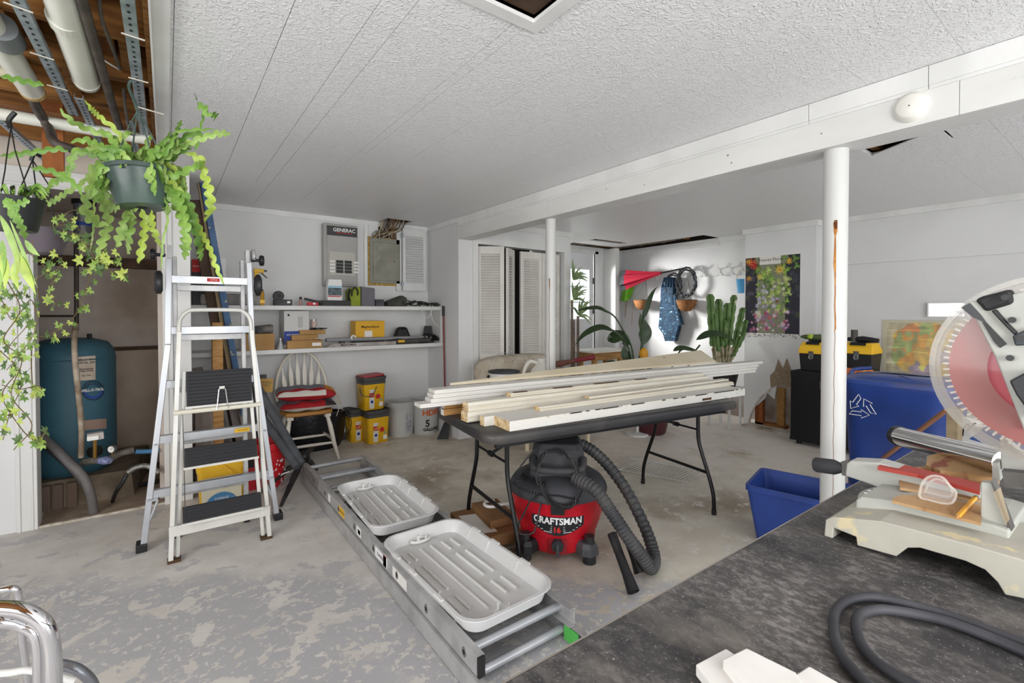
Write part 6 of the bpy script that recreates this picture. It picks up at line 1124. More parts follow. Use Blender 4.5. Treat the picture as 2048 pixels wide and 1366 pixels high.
MB().box(x0-.001, x0+(x1-x0)*.72, 4.717, 4.7195, S2+h*.10, S2+h*.46).build('blue_panel', blink, t); txt('ICE MAKER', .022, winkm, V(x0+.075, 4.7165, S2+h*.36), (1, 0, 0), (0, 0, 1), t); MB().box(x0+(x1-x0)*.55, x0+(x1-x0)*.74, 4.7175, 4.7195, S2+h*.55, S2+h*.85).build('product_picture', M('pic_grey', 'b0aeac', .5), t); MB().box(x0+.03, x0+.045, 4.7175, 4.7195, S2+h*.86, S2+h*.92).build('logo_mark', ink, t)
c = Y(629, 662, 4.78); zt_ = Y(629, 640, 4.78).z; 
t, x0, x1, h = bx('flat_carton', 'bottom flat cardboard carton of the three stacked on the lower shelf', 575, 645, 681, 4.64, S2, .2, card); MB().box(x0+.21, x0+.29, 4.6375, 4.6395, S2+.02, S2+.05).build('white_label', paper, t); z1_ = S2+h+.0015
t, x0, x1, h = bx('flat_carton', 'middle flat cardboard carton of the three stacked on the lower shelf', 584, 636, 670, 4.66, z1_, .16, card); MB().box(x1-.03, x1+.05, 4.62, 4.70, z1_+h*.3, z1_+h*.36).build('loose_label', paper, t); z2_ = z1_+h+.0015
t, x0, x1, h = bx('flat_carton', 'top flat cardboard carton of the three stacked on the lower shelf', 600, 651, 660, 4.68, z2_, .14, card); z3_ = z2_+h+.001
c = Y(629, 655, 4.76); zt_ = Y(629, 639, 4.76).z; tc = thing('tin_can', 'small tin can with pale label standing on the carton stack', 'can', V(c.x, 4.79, z3_)); MB().lathe([(0, 0), (.026, 0), (.026, zt_-z3_), (.024, zt_-z3_), (.024, zt_-z3_-.004), (0, zt_-z3_-.004)], V(c.x, 4.79, z3_), 20).build('can_body', alu, tc, smooth=True); MB().lathe([(.0265, .01), (.0265, zt_-z3_-.012)], V(c.x, 4.79, z3_), 20).build('paper_label', M('label_pink', 'cbb5ab', .6), tc)
tangle('coiled_cable', 'short coiled black cord lying on the top carton of the stack', 622, 652, z3_, 4.69, 4.74, .012, .005, black, 26)
t, x0, x1, h = bx('yellow_box', 'yellow MagnumEpox box lying on the lower shelf', 711, 769, 642, 4.74, S2+.072, .16, M('box_yellow', 'dba61a', .5), cat='box'); txt('MagnumEpox', .034, ink, V((x0+x1)/2, 4.7385, S2+.072+h*.66), (1, 0, 0), (0, 0, 1), t, bold=.0005, width=(x1-x0)*.62)
MB().box(x0+.09, x0+.17, 4.7375, 4.7395, S2+.082, S2+.072+h*.42).build('product_picture', M('pic_white', 'e5e1da', .5), t); MB().box(x0+.05, x1-.02, 4.7375, 4.7395, S2+.074, S2+.079).build('red_line', redink, t)
MB().box(x0, x1, 4.75, 4.89, S2, S2+.072).build('support_block', dusty, t)
c = Y(706, 660, 4.70); sm = thing('white_hook_part', 'small white curved plastic part on the lower shelf left of the yellow box', 'plastic part', V(c.x, 4.69, S2+.07)); MB().tube(arc(V(c.x, 4.69, S2+.082), .02, 0, pi*1.3, 10), .009, 8).build('curved_body', wplas, sm, smooth=True)
x0 = Y(652, 668, 4.70).x; x1 = Y(862, 668, 4.70).x; gt = thing('grey_pipe', 'long grey plastic pipe lying along the lower shelf', 'pipe', V((x0+x1)/2, 4.70, S2+.03)); MB().cyl((x0, 4.70, S2+.066), (x1, 4.70, S2+.060), .018, 18).build('pipe', M('pipe_grey', '8b8c8e', .5), gt, smooth=True); MB().cyl((x0-.003, 4.70, S2+.066), (x0+.001, 4.70, S2+.066), .015, 14).build('bore', ink, gt)
MB().obox((x0+.15, 4.70, S2), .05, .05, .047).build('support_block', dusty, gt); MB().obox((x1-.12, 4.70, S2), .05, .05, .041).build('support_block', dusty, gt)
x0 = Y(655, 688, 4.65).x; x1 = Y(790, 680, 4.65).x; mt = thing('wrapped_strip', 'long pale printed plastic wrapped strip at the front of the lower shelf', 'trim strip', V((x0+x1)/2, 4.65, S2)); MB().bar((x0+.05, 4.65, S2+.017), (x1, 4.65, S2+.020), .05, .032).prism([(x0-.01, .003), (x0+.05, .0), (x0+.05, .032)], (0, 4.63, S2+.001), (1, 0, 0), (0, 0, 1), (0, .04, 0)).build('wrapped_strip_body', M('wrap_grey', 'b3aca6', .35, c2='938b85', vs=12), mt)
txt('MOULDMAX', .026, ink, V(x0+.19, 4.6235, S2+.018), (1, 0, 0), (0, 0, 1), mt, bold=.0006)
c = Y(800, 677, 4.65); ms = thing('multi_tool', 'black power tool with yellow band at the front right of the lower shelf', 'power tool', V(c.x, 4.66, S2)); MB().tube([V(Y(776, 677, 4.65).x, 4.655, S2+.028), V(c.x-.03, 4.655, S2+.034), V(c.x+.06, 4.655, S2+.03), V(Y(853, 677, 4.65).x, 4.655, S2+.032), V(Y(861, 677, 4.65).x, 4.655, S2+.03)], [.018, .03, .022, .030, .02], 14).build('tool_body', M('tool_black', '34322f', .5, c2='4b4844', vs=9), ms, smooth=True); MB().box(c.x-.03, c.x+.04, 4.6225, 4.6265, S2+.02, S2+.045).build('yellow_band', yel, ms)
tangle('black_cable_heap', 'heap of black cable and charger at the right end of the lower shelf', 852, 884, S2, 4.66, 4.76, .10, .007, black, 60); t, x0, x1, h = bx('black_cloth_bag', 'crumpled black bag behind the grey pipe on the lower shelf', 790, 828, 654, 4.78, S2, .15, black, cat='bag', bev=.03, taper=.5)
t, x0, x1, h = bx('black_clamp', 'black clamp hardware standing behind the cable heap on the lower shelf', 850, 868, 652, 4.80, S2, .08, dusty, cat='clamp', taper=.6)
# red pole with black cap and squeegee
a = Y(888, 612, FY-.03); ft = V(2.30, 4.50, .0); rp = thing('red_pole_squeegee', 'red pole with black cap and black squeegee foot leaning at the shelf end', 'squeegee', V(2.42, 4.55, 0)); top = V(2.425, 4.585, a.z-.01); bot = V(2.405, 4.50, .05)
MB().cyl(bot, top, .0085, 12).build('red_pole', dred, rp, smooth=True); MB().cyl(top-(top-bot).normalized()*.10, top+V(0, 0, .01), .013, 12).build('black_cap', black, rp, smooth=True)
MB().hexa([V(2.26, 4.42, .0), V(2.36, 4.36, .0), V(2.37, 4.375, .0), V(2.27, 4.435, .0), V(2.36, 4.45, .16), V(2.415, 4.41, .16), V(2.42, 4.42, .16), V(2.37, 4.46, .16)]).build('squeegee_head', black, rp)
# nail and loop on wall
# ======================= BACK WALL FLOOR GOODS =======================
tidy = yel; lidg = M('lid_grey', '4d4c4c', .5)
def pail(lab, x, y, z0, rz, lidmat, handle_mat, hside=1):
    t = thing('litter_pail', lab, 'bucket', V(x, y, z0)); w_, d_, h = .235, .20, .345; Rz = Matrix.Rotation(rz, 3, 'Z')
    def W(p): return Rz@p+V(x, y, z0)
    m = MB(); loft(m, [rring(0, 0, w_/2*s, d_/2*s, .03, z, 5) for z, s in ((.0, .86), (.01, .9), (.27, 1.0))], True, False); m.v = [W(p) for p in m.v]; m.build('pail_body', tidy, t, smooth=True)
    m = MB(); loft(m, [rring(0, 0, w_/2*s, d_/2*s, .03, z, 5) for z, s in ((.262, 1.03), (.285, 1.05), (.29, 1.0), (.31, 1.07), (.335, 1.09), (.335, 1.02), (.30, .98))], False, True); m.v = [W(p) for p in m.v]; m.build('collar', lidg, t, smooth=True)
    def fr(a, b, c, d, yy=-.0): s = -(d_/2)*(.885+.115*((b+d)/2)/.27)-.0015; return [W(V(a, -(d_/2)*(.875+.125*b/.27)-.002, b)), W(V(c, -(d_/2)*(.875+.125*b/.27)-.002, b)), W(V(c, -(d_/2)*(.875+.125*d/.27)-.002, d)), W(V(a, -(d_/2)*(.875+.125*d/.27)-.002, d))]
    MB().quad(*fr(-.06, .01, -.01, .21)).build('label_strip', M('strip_white', 'd9d6cf', .5) if 'strip_white' not in bpy.data.materials else bpy.data.materials['strip_white'], t)
    lb_ = MB().quad(*[p+Rz@V(0, -.0008, 0) for p in fr(-.062, .13, -.008, .175)]).build('red_label', redink, t)
    def disc(cx, cz, r, mt, nm, dy=.001): m = MB(); yy = -(d_/2)*(.875+.125*cz/.27)-.003-dy; m.add([W(V(cx+r*cos(2*pi*k/16), yy, cz+r*sin(2*pi*k/16))) for k in range(16)], [tuple(range(16))]); m.build(nm, mt, t)
    disc(-.034, .085, .024, winkm, 'paw_circle'); disc(-.034, .085, .017, blink, 'paw_mark', .002); disc(.03, .135, .026, redink, 'red_seal'); disc(.062, .10, .012, M('teal_ink', '7fa39a', .5) if 'teal_ink' not in bpy.data.materials else bpy.data.materials['teal_ink'], 'leaf_mark')
    MB().quad(*fr(.045, .03, .085, .075)).build('corner_label', paper, t); txt('Tidy', .02, winkm, W(V(-.035, -d_/2*.955-.006, .152)), Rz@V(1, 0, 0), (0, 0, 1), t)
    h0, h1 = W(V(-w_/2-.004, 0, .23)), W(V(w_/2+.004, 0, .23)); mid = W(V(-.02*hside, -d_/2-.02, .19+.03*hside)); MB().tube(smooth_path([h0, W(V(-w_/2-.01, -d_/2*.7, .16)), W(V(-.05, -d_/2-.02, .15)), W(V(.01, -d_/2-.018, .24))], 5), .004, 6).build('bail_handle', handle_mat, t, smooth=True)
    return t
pA = Z(706, 885); pail('lower front yellow square pail with grey collar, its twin stacked on it', 1.72, 4.74, 0, radians(4), lidg, yel)
pt = pail('upper yellow square pail with grey collar and red lid lying askew', 1.69, 4.77, .336, radians(5), lidg, lidg, -1)
m = MB(); loft(m, [rring(0, 0, .115, .10, .03, z, 5) for z in (0, .012)]); m.v = [Matrix.Rotation(radians(5), 3, 'Z')@(p+V(0, 0, p.x*.05+.0)) + V(1.685, 4.77, .336+.338) for p in m.v]; m.build('red_lid', M('lid_red', 'b52f33', .45), pt, smooth=True, label='red square lid lying askew')
pail('yellow square pail standing behind and left of the lower front pail', 1.60, 4.90, 0, radians(2), lidg, yel)
def bucket(name, lab, x, y, r0, r1, h, mat, z0=0, rim=3, handle=None, hand_mat=None, wall=.003):
    t = thing(name, lab, 'bucket', V(x, y, z0)); pr = [(0, 0), (r0, 0), (r0+.001, .01), (r0+(r1-r0)*.78, h*.78)]
    for k in range(rim): z = h*(.79+.055*k); pr += [(r1+.006, z), (r1+.006, z+.008), (r1, z+.01)]
    pr += [(r1+.002, h*.97), (r1+.007, h-.006), (r1+.005, h), (r1-.002, h), (r1-.006, h*.8), (r0-.003, .008), (0, .008)]
    MB().lathe(pr, V(x, y, z0), 40).build('bucket_shell', mat, t, smooth=True)
    if handle: MB().tube(handle, .003, 6).build('bail_handle', hand_mat or steel, t, smooth=True)
    return t
trn = M('translucent_white', 'd3d3d0', .35, alpha=.82)
b1 = bucket('clear_bucket', 'translucent white bucket beside the yellow pails', 2.04, 4.84, .128, .148, .365, trn); q_ = lambda a, z, r=.1415: V(2.04+r*sin(a), 4.84-r*cos(a), z)
m = MB(); [m.quad(q_(-.0+i*.08, .05), q_(.08+i*.08, .05), q_(.08+i*.08, .25, .145), q_(0+i*.08, .25, .145)) for i in range(6)]; m.build('printed_label', M('label_grey', '9a989d', .6, c2='c9c7cb', vs=40), b1)
b2 = bucket('hardware_bucket', 'white five gallon bucket with orange lettering beside the table corner', 2.30, 4.78, .128, .148, .368, trn); qq = lambda x, y: V(2.30+(.132+.056*y)*sin(x/.14-.25), 4.78-(.132+.056*y)*cos(x/.14-.25), y)
txt('HDPE', .085, oink, (0, 0, 0), (1, 0, 0), (0, 1, 0), b2, bend=lambda x, y: qq(x+.05, .235+y), bold=.003); txt('5', .105, ink, (0, 0, 0), (1, 0, 0), (0, 1, 0), b2, bend=lambda x, y: qq(x+.0, .12+y), bold=.003); txt('GALLONS', .045, ink, (0, 0, 0), (1, 0, 0), (0, 1, 0), b2, bend=lambda x, y: qq(x+.05, .055+y), bold=.002)
# windsor chair with cushions
wc_ = thing('windsor_chair', 'white painted hoop back chair with wooden seat below the shelves', 'chair', V(1.0, 4.55, 0)); cw = M('chair_white', 'e0dbd0', .4, c2='d3ccbd', vs=5); oak = M('oak_seat', 'b5803f', .45, c2='8f5f2a', vs=5, stretch=(1, 6, 1))
CR = Matrix.Rotation(radians(-3), 3, 'Z'); CB = V(1.02, 4.60, 0)
def CW(x, y, z): return CR@V(x, y, z)+CB
m = MB(); loft(m, [[CW(x*s, y*s, z) for x, y in ((-.19, -.20), (-.10, -.225), (.10, -.225), (.19, -.20), (.215, -.05), (.20, .12), (.10, .20), (-.10, .20), (-.20, .12), (-.215, -.05))] for z, s in ((.415, .95), (.425, 1.0), (.445, 1.0), (.452, .97))]); m.build('seat', oak, wc_, smooth=True)
for sx_ in (-1, 1):
    MB().tube([CW(sx_*.235, -.245, 0), CW(sx_*.20, -.215, .15), CW(sx_*.175, -.185, .30), CW(sx_*.15, -.155, .415)], [.011, .019, .021, .014], 12).build('leg', cw, wc_, smooth=True)
    MB().tube([CW(sx_*.21, .25, 0), CW(sx_*.18, .21, .15), CW(sx_*.16, .18, .3), CW(sx_*.13, .14, .415)], [.011, .018, .020, .014], 12).build('leg', cw, wc_, smooth=True)
    MB().obox(CW(sx_*.155, -.16, .385), .05, .05, .032).build('leg_block', cw, wc_)
    MB().tube([CW(sx_*.195, -.21, .17), CW(sx_*.185, 0, .175), CW(sx_*.175, .20, .17)], [.009, .014, .009], 10).build('stretcher', cw, wc_, smooth=True)
MB().tube([CW(-.20, -.215, .155), CW(0, -.215, .155), CW(.20, -.215, .155)], [.010, .014, .010], 10).build('stretcher', cw, wc_, smooth=True)
MB().tube([CW(-.19, .0, .18), CW(0, .0, .18), CW(.19, .0, .18)], [.009, .013, .009], 10).build('stretcher', cw, wc_, smooth=True)
def hoopp(t, r=1): x = .235*cos(t); return CW(x*r if abs(t-pi/2) < 9 else x, .165+.10*max(0, sin(t))*1.0, .47+.52*max(0, sin(t))**.8 if sin(t) > 0 else .45)
MB().tube([CW(-.19, .155, .45)]+[CW(-.228*cos(t) if True else 0, .16+.11*sin(t)**.7, .45+.50*sin(t)**.75) for t in [pi*k/24 for k in range(1, 24)]]+[CW(.19, .155, .45)], .0135, 12).build('hoop_back', cw, wc_, smooth=True)
for k in range(6):
    f = (k-2.5)/2.5; xb0 = .125*f; xt_ = .165*f; zt_ = .45+.50*sqrt(max(0, 1-(xt_/.235)**2))**.9-.004; yt = .16+.11*((zt_-.45)/.5)
    P0 = CW(xb0, .165, .45); P1 = CW(xt_, yt, zt_); ax_ = CR@V(1, 0, 0); ay_ = CR@V(0, 1, 0); pr = [(.0, .006), (.2, .009), (.42, .017), (.62, .019), (.74, .012), (.84, .006), (1, .005)]; m = MB(); vs = []; fs = []
    for f2, w_ in pr: c = P0.lerp(P1, f2); vs += [c-ax_*w_-ay_*.005, c+ax_*w_-ay_*.005, c+ax_*w_+ay_*.005, c-ax_*w_+ay_*.005]
    for i in range(len(pr)-1):
        for j in range(4): fs.append((i*4+j, i*4+(j+1) % 4, i*4+4+(j+1) % 4, i*4+4+j))
    m.add(vs, fs).build('spindle', cw, wc_, bev=.001)
def cushion(name, lab, z0, hx, hy, hz, dz, bands, rz, cx=0, cy=0, cat='cushion'):
    t = thing(name, lab, cat, CW(cx, cy, z0)); n, mm = 28, 20
    def P(a, b, s): u = -1+2*a/n; v = -1+2*b/mm; th = (1-u**4)**.5*(1-v**4)**.5; p = Matrix.Rotation(rz, 3, 'Z')@V(hx*u*(1-.06*v*v), hy*v*(1-.06*u*u), 0); return CW(cx+p.x, cy+p.y, z0+hz+s*hz*th+dz*(u*.5)+.006*sin(u*9+v*5)*th)
    groups = {}
    for s in (1, -1):
        for a in range(n):
            for b in range(mm): k = bands(-1+2*(a+.5)/n, -1+2*(b+.5)/mm, s); groups.setdefault(k, []).append((P(a, b, s), P(a+1, b, s), P(a+1, b+1, s), P(a, b+1, s)))
    for k, qs in groups.items():
        m = MB(); [m.quad(*q) for q in qs]; bmx = m.build('cover', CM[k], t, smooth=True, kind=None); bmx.name = {'r': 'red_stripe', 'w': 'white_stripe', 'g': 'grey_panel', 'o': 'orange_panel', 'k': 'dark_patch'}[k]
        me = bmx.data; b_ = bmesh.new(); b_.from_mesh(me); bmesh.ops.remove_doubles(b_, verts=b_.verts, dist=1e-5); bmesh.ops.recalc_face_normals(b_, faces=b_.faces); b_.to_mesh(me); b_.free(); me.polygons.foreach_set('use_smooth', [True]*len(me.polygons))
    return t
CM = {'r': M('cushion_red', 'b3242c', .8, c2='9e1e26', vs=20), 'w': M('cushion_white', 'ddd8cd', .85), 'g': M('cushion_grey', '85888f', .85, c2='6f737d', vs=26), 'o': M('cushion_orange', 'd48a2a', .8), 'k': M('cushion_dark', '3f3438', .85)}
def bands1(u, v, s):
    if u > .62 and s > 0: return 'o' if v > -.7 else 'r'
    if s < 0: return 'r'
    if v > -.50: return 'g'
    if v > -.78: return 'r'
    return 'w'
def bands2(u, v, s):
    if s < 0: return 'w'
    if u > .6 and v < -.6: return 'k'
    return 'g' if v > -.6 else 'r'
cushion('striped_cushion', 'lower red and white cushion on the seat of the white chair', .453, .235, .215, .042, .0, bands2, radians(0), -.0, -.03)
cushion('striped_cushion', 'upper red, white and grey cushion with orange end on the white chair', .535, .25, .21, .055, -.01, bands1, radians(-4), .0, .0)
cfl = MB(); cfl.add([CW(.235, -.12, .50), CW(.305, -.06, .44), CW(.31, .05, .52), CW(.25, .06, .62)]+[p+V(.004, .004, 0) for p in (CW(.235, -.12, .50), CW(.305, -.06, .44), CW(.31, .05, .52), CW(.25, .06, .62))], [(0, 1, 2, 3), (7, 6, 5, 4), (0, 1, 5, 4), (1, 2, 6, 5), (2, 3, 7, 6), (3, 0, 4, 7)])
single('cloth_flap', 'cream cloth flap with ties hanging off the right of the cushions', 'cloth', cfl.tube([CW(.285, -.08, .46), CW(.26, -.10, .40), CW(.25, -.09, .36)], .003, 5), M('cream_cloth', 'd6cfc4', .9))
# dark bin bag under chair
m = MB(); loft(m, [[V(1.17+.26*s*cos(a)*(1+.05*sin(5*a+z*9)), 4.83+.13*s*sin(a), z) for a in [2*pi*k/22 for k in range(22)]] for z, s in ((.0, .86), (.05, .95), (.2, 1.0), (.30, 1.03), (.345, 1.02), (.35, .93), (.30, .9))]); tb_ = thing('black_tub', 'dark tub lined with black bag under and behind the white chair', 'tub', V(1.17, 4.83, 0)); m.build('tub_shell', M('bag_black', '17171b', .3, bump=.8, bs=25), tb_, smooth=True)
MB().tube(smooth_path([V(1.42, 4.76, .345), V(1.47, 4.72, .25), V(1.45, 4.7, .15), V(1.40, 4.72, .08)], 4), .004, 5).build('tie_string', black, tb_)
m = MB(); m.box(.55, 2.40, BW-.02, BW-.001, 0, .07); struct('baseboard_back', m, M('dark_base', '55555a', .7))
# foam pipes and tripod
fp = M('foam_grey', '54565b', .8, c2='484a4f', vs=12)
e1 = D(600, 930, 3.55); e0 = D(498, 742, 3.95)
def leanpipe(lab, u0, v0, k0_, u1, v1, k1_, r): a = D(u0, v0, k0_); b = D(u1, v1, k1_); t = thing('foam_pipe', lab, 'pipe', V(b.x, b.y, max(0, b.z-r))); MB().cyl(a, b, r, 20).build('foam_sleeve', fp, t, smooth=True); d = (a-b).normalized(); MB().cyl(a, a+d*.002, r*.6, 14).build('bore', ink, t)
leanpipe('upper of two long dark foam sleeves leaning against the ladder, ending at the tripod hub', 497, 742, 3.75, 603, 928, 3.50, .030); leanpipe('lower of two long dark foam sleeves leaning against the ladder, ending at the tripod hub', 500, 800, 3.70, 594, 934, 3.46, .030)
for lab, u, v in (('short grey pipe standing upright behind the chair, left of two', 511, 741), ('short grey pipe standing upright behind the chair, right of two', 526, 750)):
    a = D(u, v, 4.35); t = thing('standing_pipe', lab, 'pipe', V(a.x, a.y, 0)); MB().lathe([(.030, 0), (.030, a.z), (.024, a.z), (.024, a.z-.1)], V(a.x, a.y, 0), 18).build('pipe', M('pipe_dark' if u == 511 else 'pipe_dark_b', '5f6063', .6), t, smooth=True)
a, b = D(513, 757, 4.25), D(546, 786, 4.25); sg_ = thing('paper_note', 'small orange tan paper note taped to the standing pipes', 'note', V((a.x+b.x)/2, (a.y+b.y)/2, b.z)); P = [D(513, 757, 4.25), D(546, 757, 4.25), D(545, 784, 4.25), D(525, 785, 4.25)]
MB().add(P+[p+_f*.002 for p in P], [(0, 1, 2, 3), (7, 6, 5, 4), (0, 1, 5, 4), (1, 2, 6, 5), (2, 3, 7, 6), (3, 0, 4, 7)]).build('paper', M('note_tan', 'd9ad62', .8), sg_); txt('HANDLE\nWITH', .028, gink, D(532, 768, 4.247), _r, (0, 0, 1), sg_)
hubp = V(.90, 4.12, .14); trp = thing('tripod_stand', 'black folded tripod base with crossing legs on the floor beyond the lying ladder', 'tripod', V(.90, 4.12, 0)); tbk = M('tripod_black', '1f1f21', .6, c2='3d3c3b', vs=7)
MB().ball(hubp, (.045, .045, .05), 14).build('hub', black, trp, smooth=True)
for u, v, z in ((562, 1012, .02), (520, 985, .02), (640, 880, .03), (635, 940, .02)):
    q = Z(u, v, z); d = (q-hubp); 
    MB().tube([hubp, hubp.lerp(q, .5)+V(0, 0, .01), q], [.022, .026, .012], 8, flat=.8).build('leg', tbk, trp, smooth=True)
for u, v in ((545, 985), (562, 985)): q = Z(u, v, .08); MB().cyl(hubp-V(0, 0, .04), q, .005, 6).build('brace', steel, trp)
# buckets behind the ladder
yb = thing('yellow_litter_bucket', 'yellow square bucket with blue label on the floor behind the step stool', 'bucket', V(.30, 3.78, 0)); m = MB(); loft(m, [rring(.29, 3.80, .135*s, .115*s, .03, z, 5) for z, s in ((0, .86), (.01, .9), (.27, 1), (.27, 1.06), (.345, 1.10), (.355, 1.08), (.355, 1.0))], True, True); m.build('bucket_shell', yel2, yb, smooth=True)
MB().tube(smooth_path([V(.29, 3.672, .31), V(.33, 3.655, .27), V(.37, 3.66, .22), V(.42, 3.70, .24)], 4), .006, 6).build('bail_handle', yel2, yb, smooth=True); pp = [V(.175, 3.688, .02), V(.40, 3.688, .02), V(.405, 3.682, .23), V(.17, 3.682, .23)]
MB().quad(*pp).build('cream_label', M('label_cream', 'e6dfc4', .6), yb); MB().add([V(.285+.095*cos(t), 3.6815, .03+.095*sin(t)) for t in [pi*k/14 for k in range(15)]], [tuple(range(15))]).build('blue_arch', M('arch_blue', '4b86b4', .5), yb); txt('YORKIE', .024, winkm, V(.285, 3.6795, .085), (1, 0, 0), (0, 0, 1), yb)
redb = M('bucket_red', 'c41e28', .38)
t = bucket('red_bucket', 'red round bucket behind the right ladder feet, nearer of the two', .62, 4.02, .105, .125, .34, redb, rim=2); q_ = lambda a, z: V(.62+.124*sin(a), 4.02-.124*cos(a), z); m = MB(); RQ = random.Random(3)
for i in range(26): a = RQ.uniform(-.2, 1.1); z = RQ.uniform(.03, .22); s = .008; m.quad(q_(a-.06, z), q_(a, z-s), q_(a+.06, z+s*.6), q_(a, z+s))
m.build('white_print', winkm, t, kind='stuff'); MB().cyl(V(.69, 3.90, .10), V(.74, 3.87, .12), .005, 6).build('white_peg', winkm, t)
redc = thing('red_crate', 'red plastic crate behind the ladder to the left of the red bucket', 'crate', V(.47, 4.05, 0)); m = MB(); m.box(.37, .56, 3.97, 3.985, 0, .30).box(.37, .56, 4.15, 4.165, 0, .30).box(.37, .385, 3.985, 4.15, 0, .30).box(.545, .56, 3.985, 4.15, 0, .30).box(.385, .545, 3.985, 4.15, 0, .01); m.build('crate_shell', redb, redc); MB().box(.40, .53, 3.968, 3.97, .17, .23).build('hand_slot', ink, redc)
# leaning lumber behind the ladders
def lean(name, lab, u0, v0, k0_, u1, v1, k1_, w_, th, mat, cat='board'):
    a = D(u0, v0, k0_); b = D(u1, v1, k1_); t = (a-b).normalized(); b = b-t*max(0, (b.z-.02)/t.z); t_ = thing(name, lab, cat, V(b.x, b.y, 0)); MB().bar(b, a, w_, th, up=(0.15, -1, 0)).build('plank', mat, t_, bev=.002); return t_, a, b
bl_, a, b = lean('blue_edged_board', 'long board with scuffed blue edge leaning behind the ladder up to the ceiling', 402, 340, 3.55, 475, 760, 3.85, .045, .03, M('blue_edge', '3c5a80', .6, c2='4f6f94', vs=9, c3='b8a98a', s3=14, t3=(.64, .68)))
lean('dark_brown_board', 'dark brown stained board leaning just left of the blue edged board', 388, 400, 3.60, 455, 760, 3.9, .09, .02, M('umber_board', '4a382b', .7, c2='5c4736', vs=5))
lean('pale_edge_board', 'narrow tan board leaning between the dark brown board and the blue edged board', 398, 360, 3.57, 462, 760, 3.87, .03, .02, M('tan_edge', 'a08d6c', .7))
lean('pine_stud', 'short pale pine stud standing behind the step stool treads', 434, 645, 3.62, 437, 960, 3.62, .07, .035, pine)
lean('pine_strip', 'narrow orange pine strip standing left of the ladder against the casing', 327, 644, 3.70, 345, 1000, 3.62, .05, .025, M('orange_pine', 'c08a4a', .6, c2='a87236', vs=5, stretch=(1, 1, .2)))
gw = M('grey_plank', '8f857e', .8, c2='7b706a', vs=4, stretch=(6, 6, 1)); lean('weathered_plank', 'weathered grey plank behind the step stool, left of two', 375, 800, 3.55, 378, 985, 3.50, .11, .02, gw); lean('weathered_plank', 'weathered grey plank behind the step stool, right of two', 408, 800, 3.57, 410, 985, 3.52, .12, .02, gw)
for i, (u, v) in enumerate(((395, 735), (420, 745), (455, 760), (475, 770))): lean('offcut_board', 'dusty grey offcut leaning in the heap behind the ladder, %s' % ('leftmost', 'second from the left', 'second from the right', 'rightmost')[i], u, v, 3.95, u+28, v+130, 3.85, .07, .015, gw)
for lab, u in (('slim white lath standing right of the red bucket, left of two', 562), ('slim white lath standing right of the red bucket, right of two', 572)): lean('white_lath', lab, u, 880, 3.95, u+12, 960, 3.92, .03, .012, lwhite)
# ======================= TANK ALCOVE =======================
tkc = V(-.555, 4.62, .19); tk = thing('pressure_tank', 'large teal blue water pressure tank in the alcove', 'tank', tkc); tm = M('tank_teal', '3a6474', .5, c2='335a69', vs=2.5, c3='5c6f70', s3=3.5, t3=(.62, .8)); r = .245; ht = .955
MB().lathe([(0, 0), (r*.8, .0), (r*.97, .05), (r, .12), (r, ht-.15), (r*.97, ht-.09), (r*.82, ht-.035), (r*.5, ht-.008), (0, ht)], tkc, 48).build('tank_shell', tm, tk, smooth=True)
MB().lathe([(r+.001, ht-.155), (r+.004, ht-.15), (r+.001, ht-.145)], tkc, 48).build('weld_seam', tm, tk); MB().cyl(tkc+V(.10, -.02, ht-.015), tkc+V(.10, -.02, ht+.025), .015, 10).build('air_valve', ink, tk)
th0 = atan2(-tkc.y, -tkc.x)
def ot(u, v, rr=r+.0015): # pixel on the tank surface
    d = ray(u, v); A = d.x**2+d.y**2; B = -2*(d.x*tkc.x+d.y*tkc.y); C_ = tkc.x**2+tkc.y**2-rr*rr; s = (-B-sqrt(max(0, B*B-4*A*C_)))/(2*A); return CAM+d*s
def patch(u0, v0, u1, v1, nm, mat, rr, n=6, sk=0): m = MB(); [m.quad(ot(u0+(u1-u0)*i/n, v1+sk*i/n, rr), ot(u0+(u1-u0)*(i+1)/n, v1+sk*(i+1)/n, rr), ot(u0+(u1-u0)*(i+1)/n, v0+sk*(i+1)/n, rr), ot(u0+(u1-u0)*i/n, v0+sk*i/n, rr)) for i in range(n)]; return m.build(nm, mat, tk)
lp = patch(156, 714, 191, 762, 'paper_label', M('aged_label', 'c4b7a8', .7, c2='b5a695', vs=12), r+.002, sk=-3)
p0 = ot(174, 738); U_ = (ot(190, 737)-ot(158, 739)).normalized(); N0 = U_.cross(V(0, 0, 1)).normalized()
for tx, sz, v in (('WELL-X-TROL', .016, 719), ('EXCEL 250', .02, 725), ('PRE-CHARGED', .012, 738), ('TANK SYSTEM', .012, 742), ('No.  HYD', .012, 751)): txt(tx, sz, ink, ot(174, v)-_f*.004, U_, (0, 0, 1), lp, bold=.0003)
m = MB(); cu_, cv_ = 186, 781; ring_ = [ot(cu_+21*cos(a)*(1 if True else 0), cv_+19*sin(a), r+.003) for a in [2*pi*k/28 for k in range(28)]]; m.tube(ring_, .0035, 5, closed=True); lo = m.build('oval_emblem', M('emblem_dark', '22354a', .5), tk)
m = MB(); pts = [ot(cu_+19*cos(a), cv_+1+16*sin(a), r+.0025) for a in [pi*k/14 for k in range(15)]]; m.add(pts, [tuple(range(15))]); m.build('emblem_wave', M('emblem_blue', '2a4a96', .5), lo)
for s_ in (14, 17): m = MB(); m.tube([ot(cu_+s_*cos(a), cv_+s_*.9*sin(a), r+.003) for a in [pi+pi*k/12 for k in range(13)]], .0018, 4).build('emblem_line', bpy.data.materials['emblem_dark'], lo)
txt('WELL-X-TROL', .026, winkm, ot(186, 780, r+.006)-_f*.004, U_, (0, 0, 1), lo, bold=.0006, width=.13)
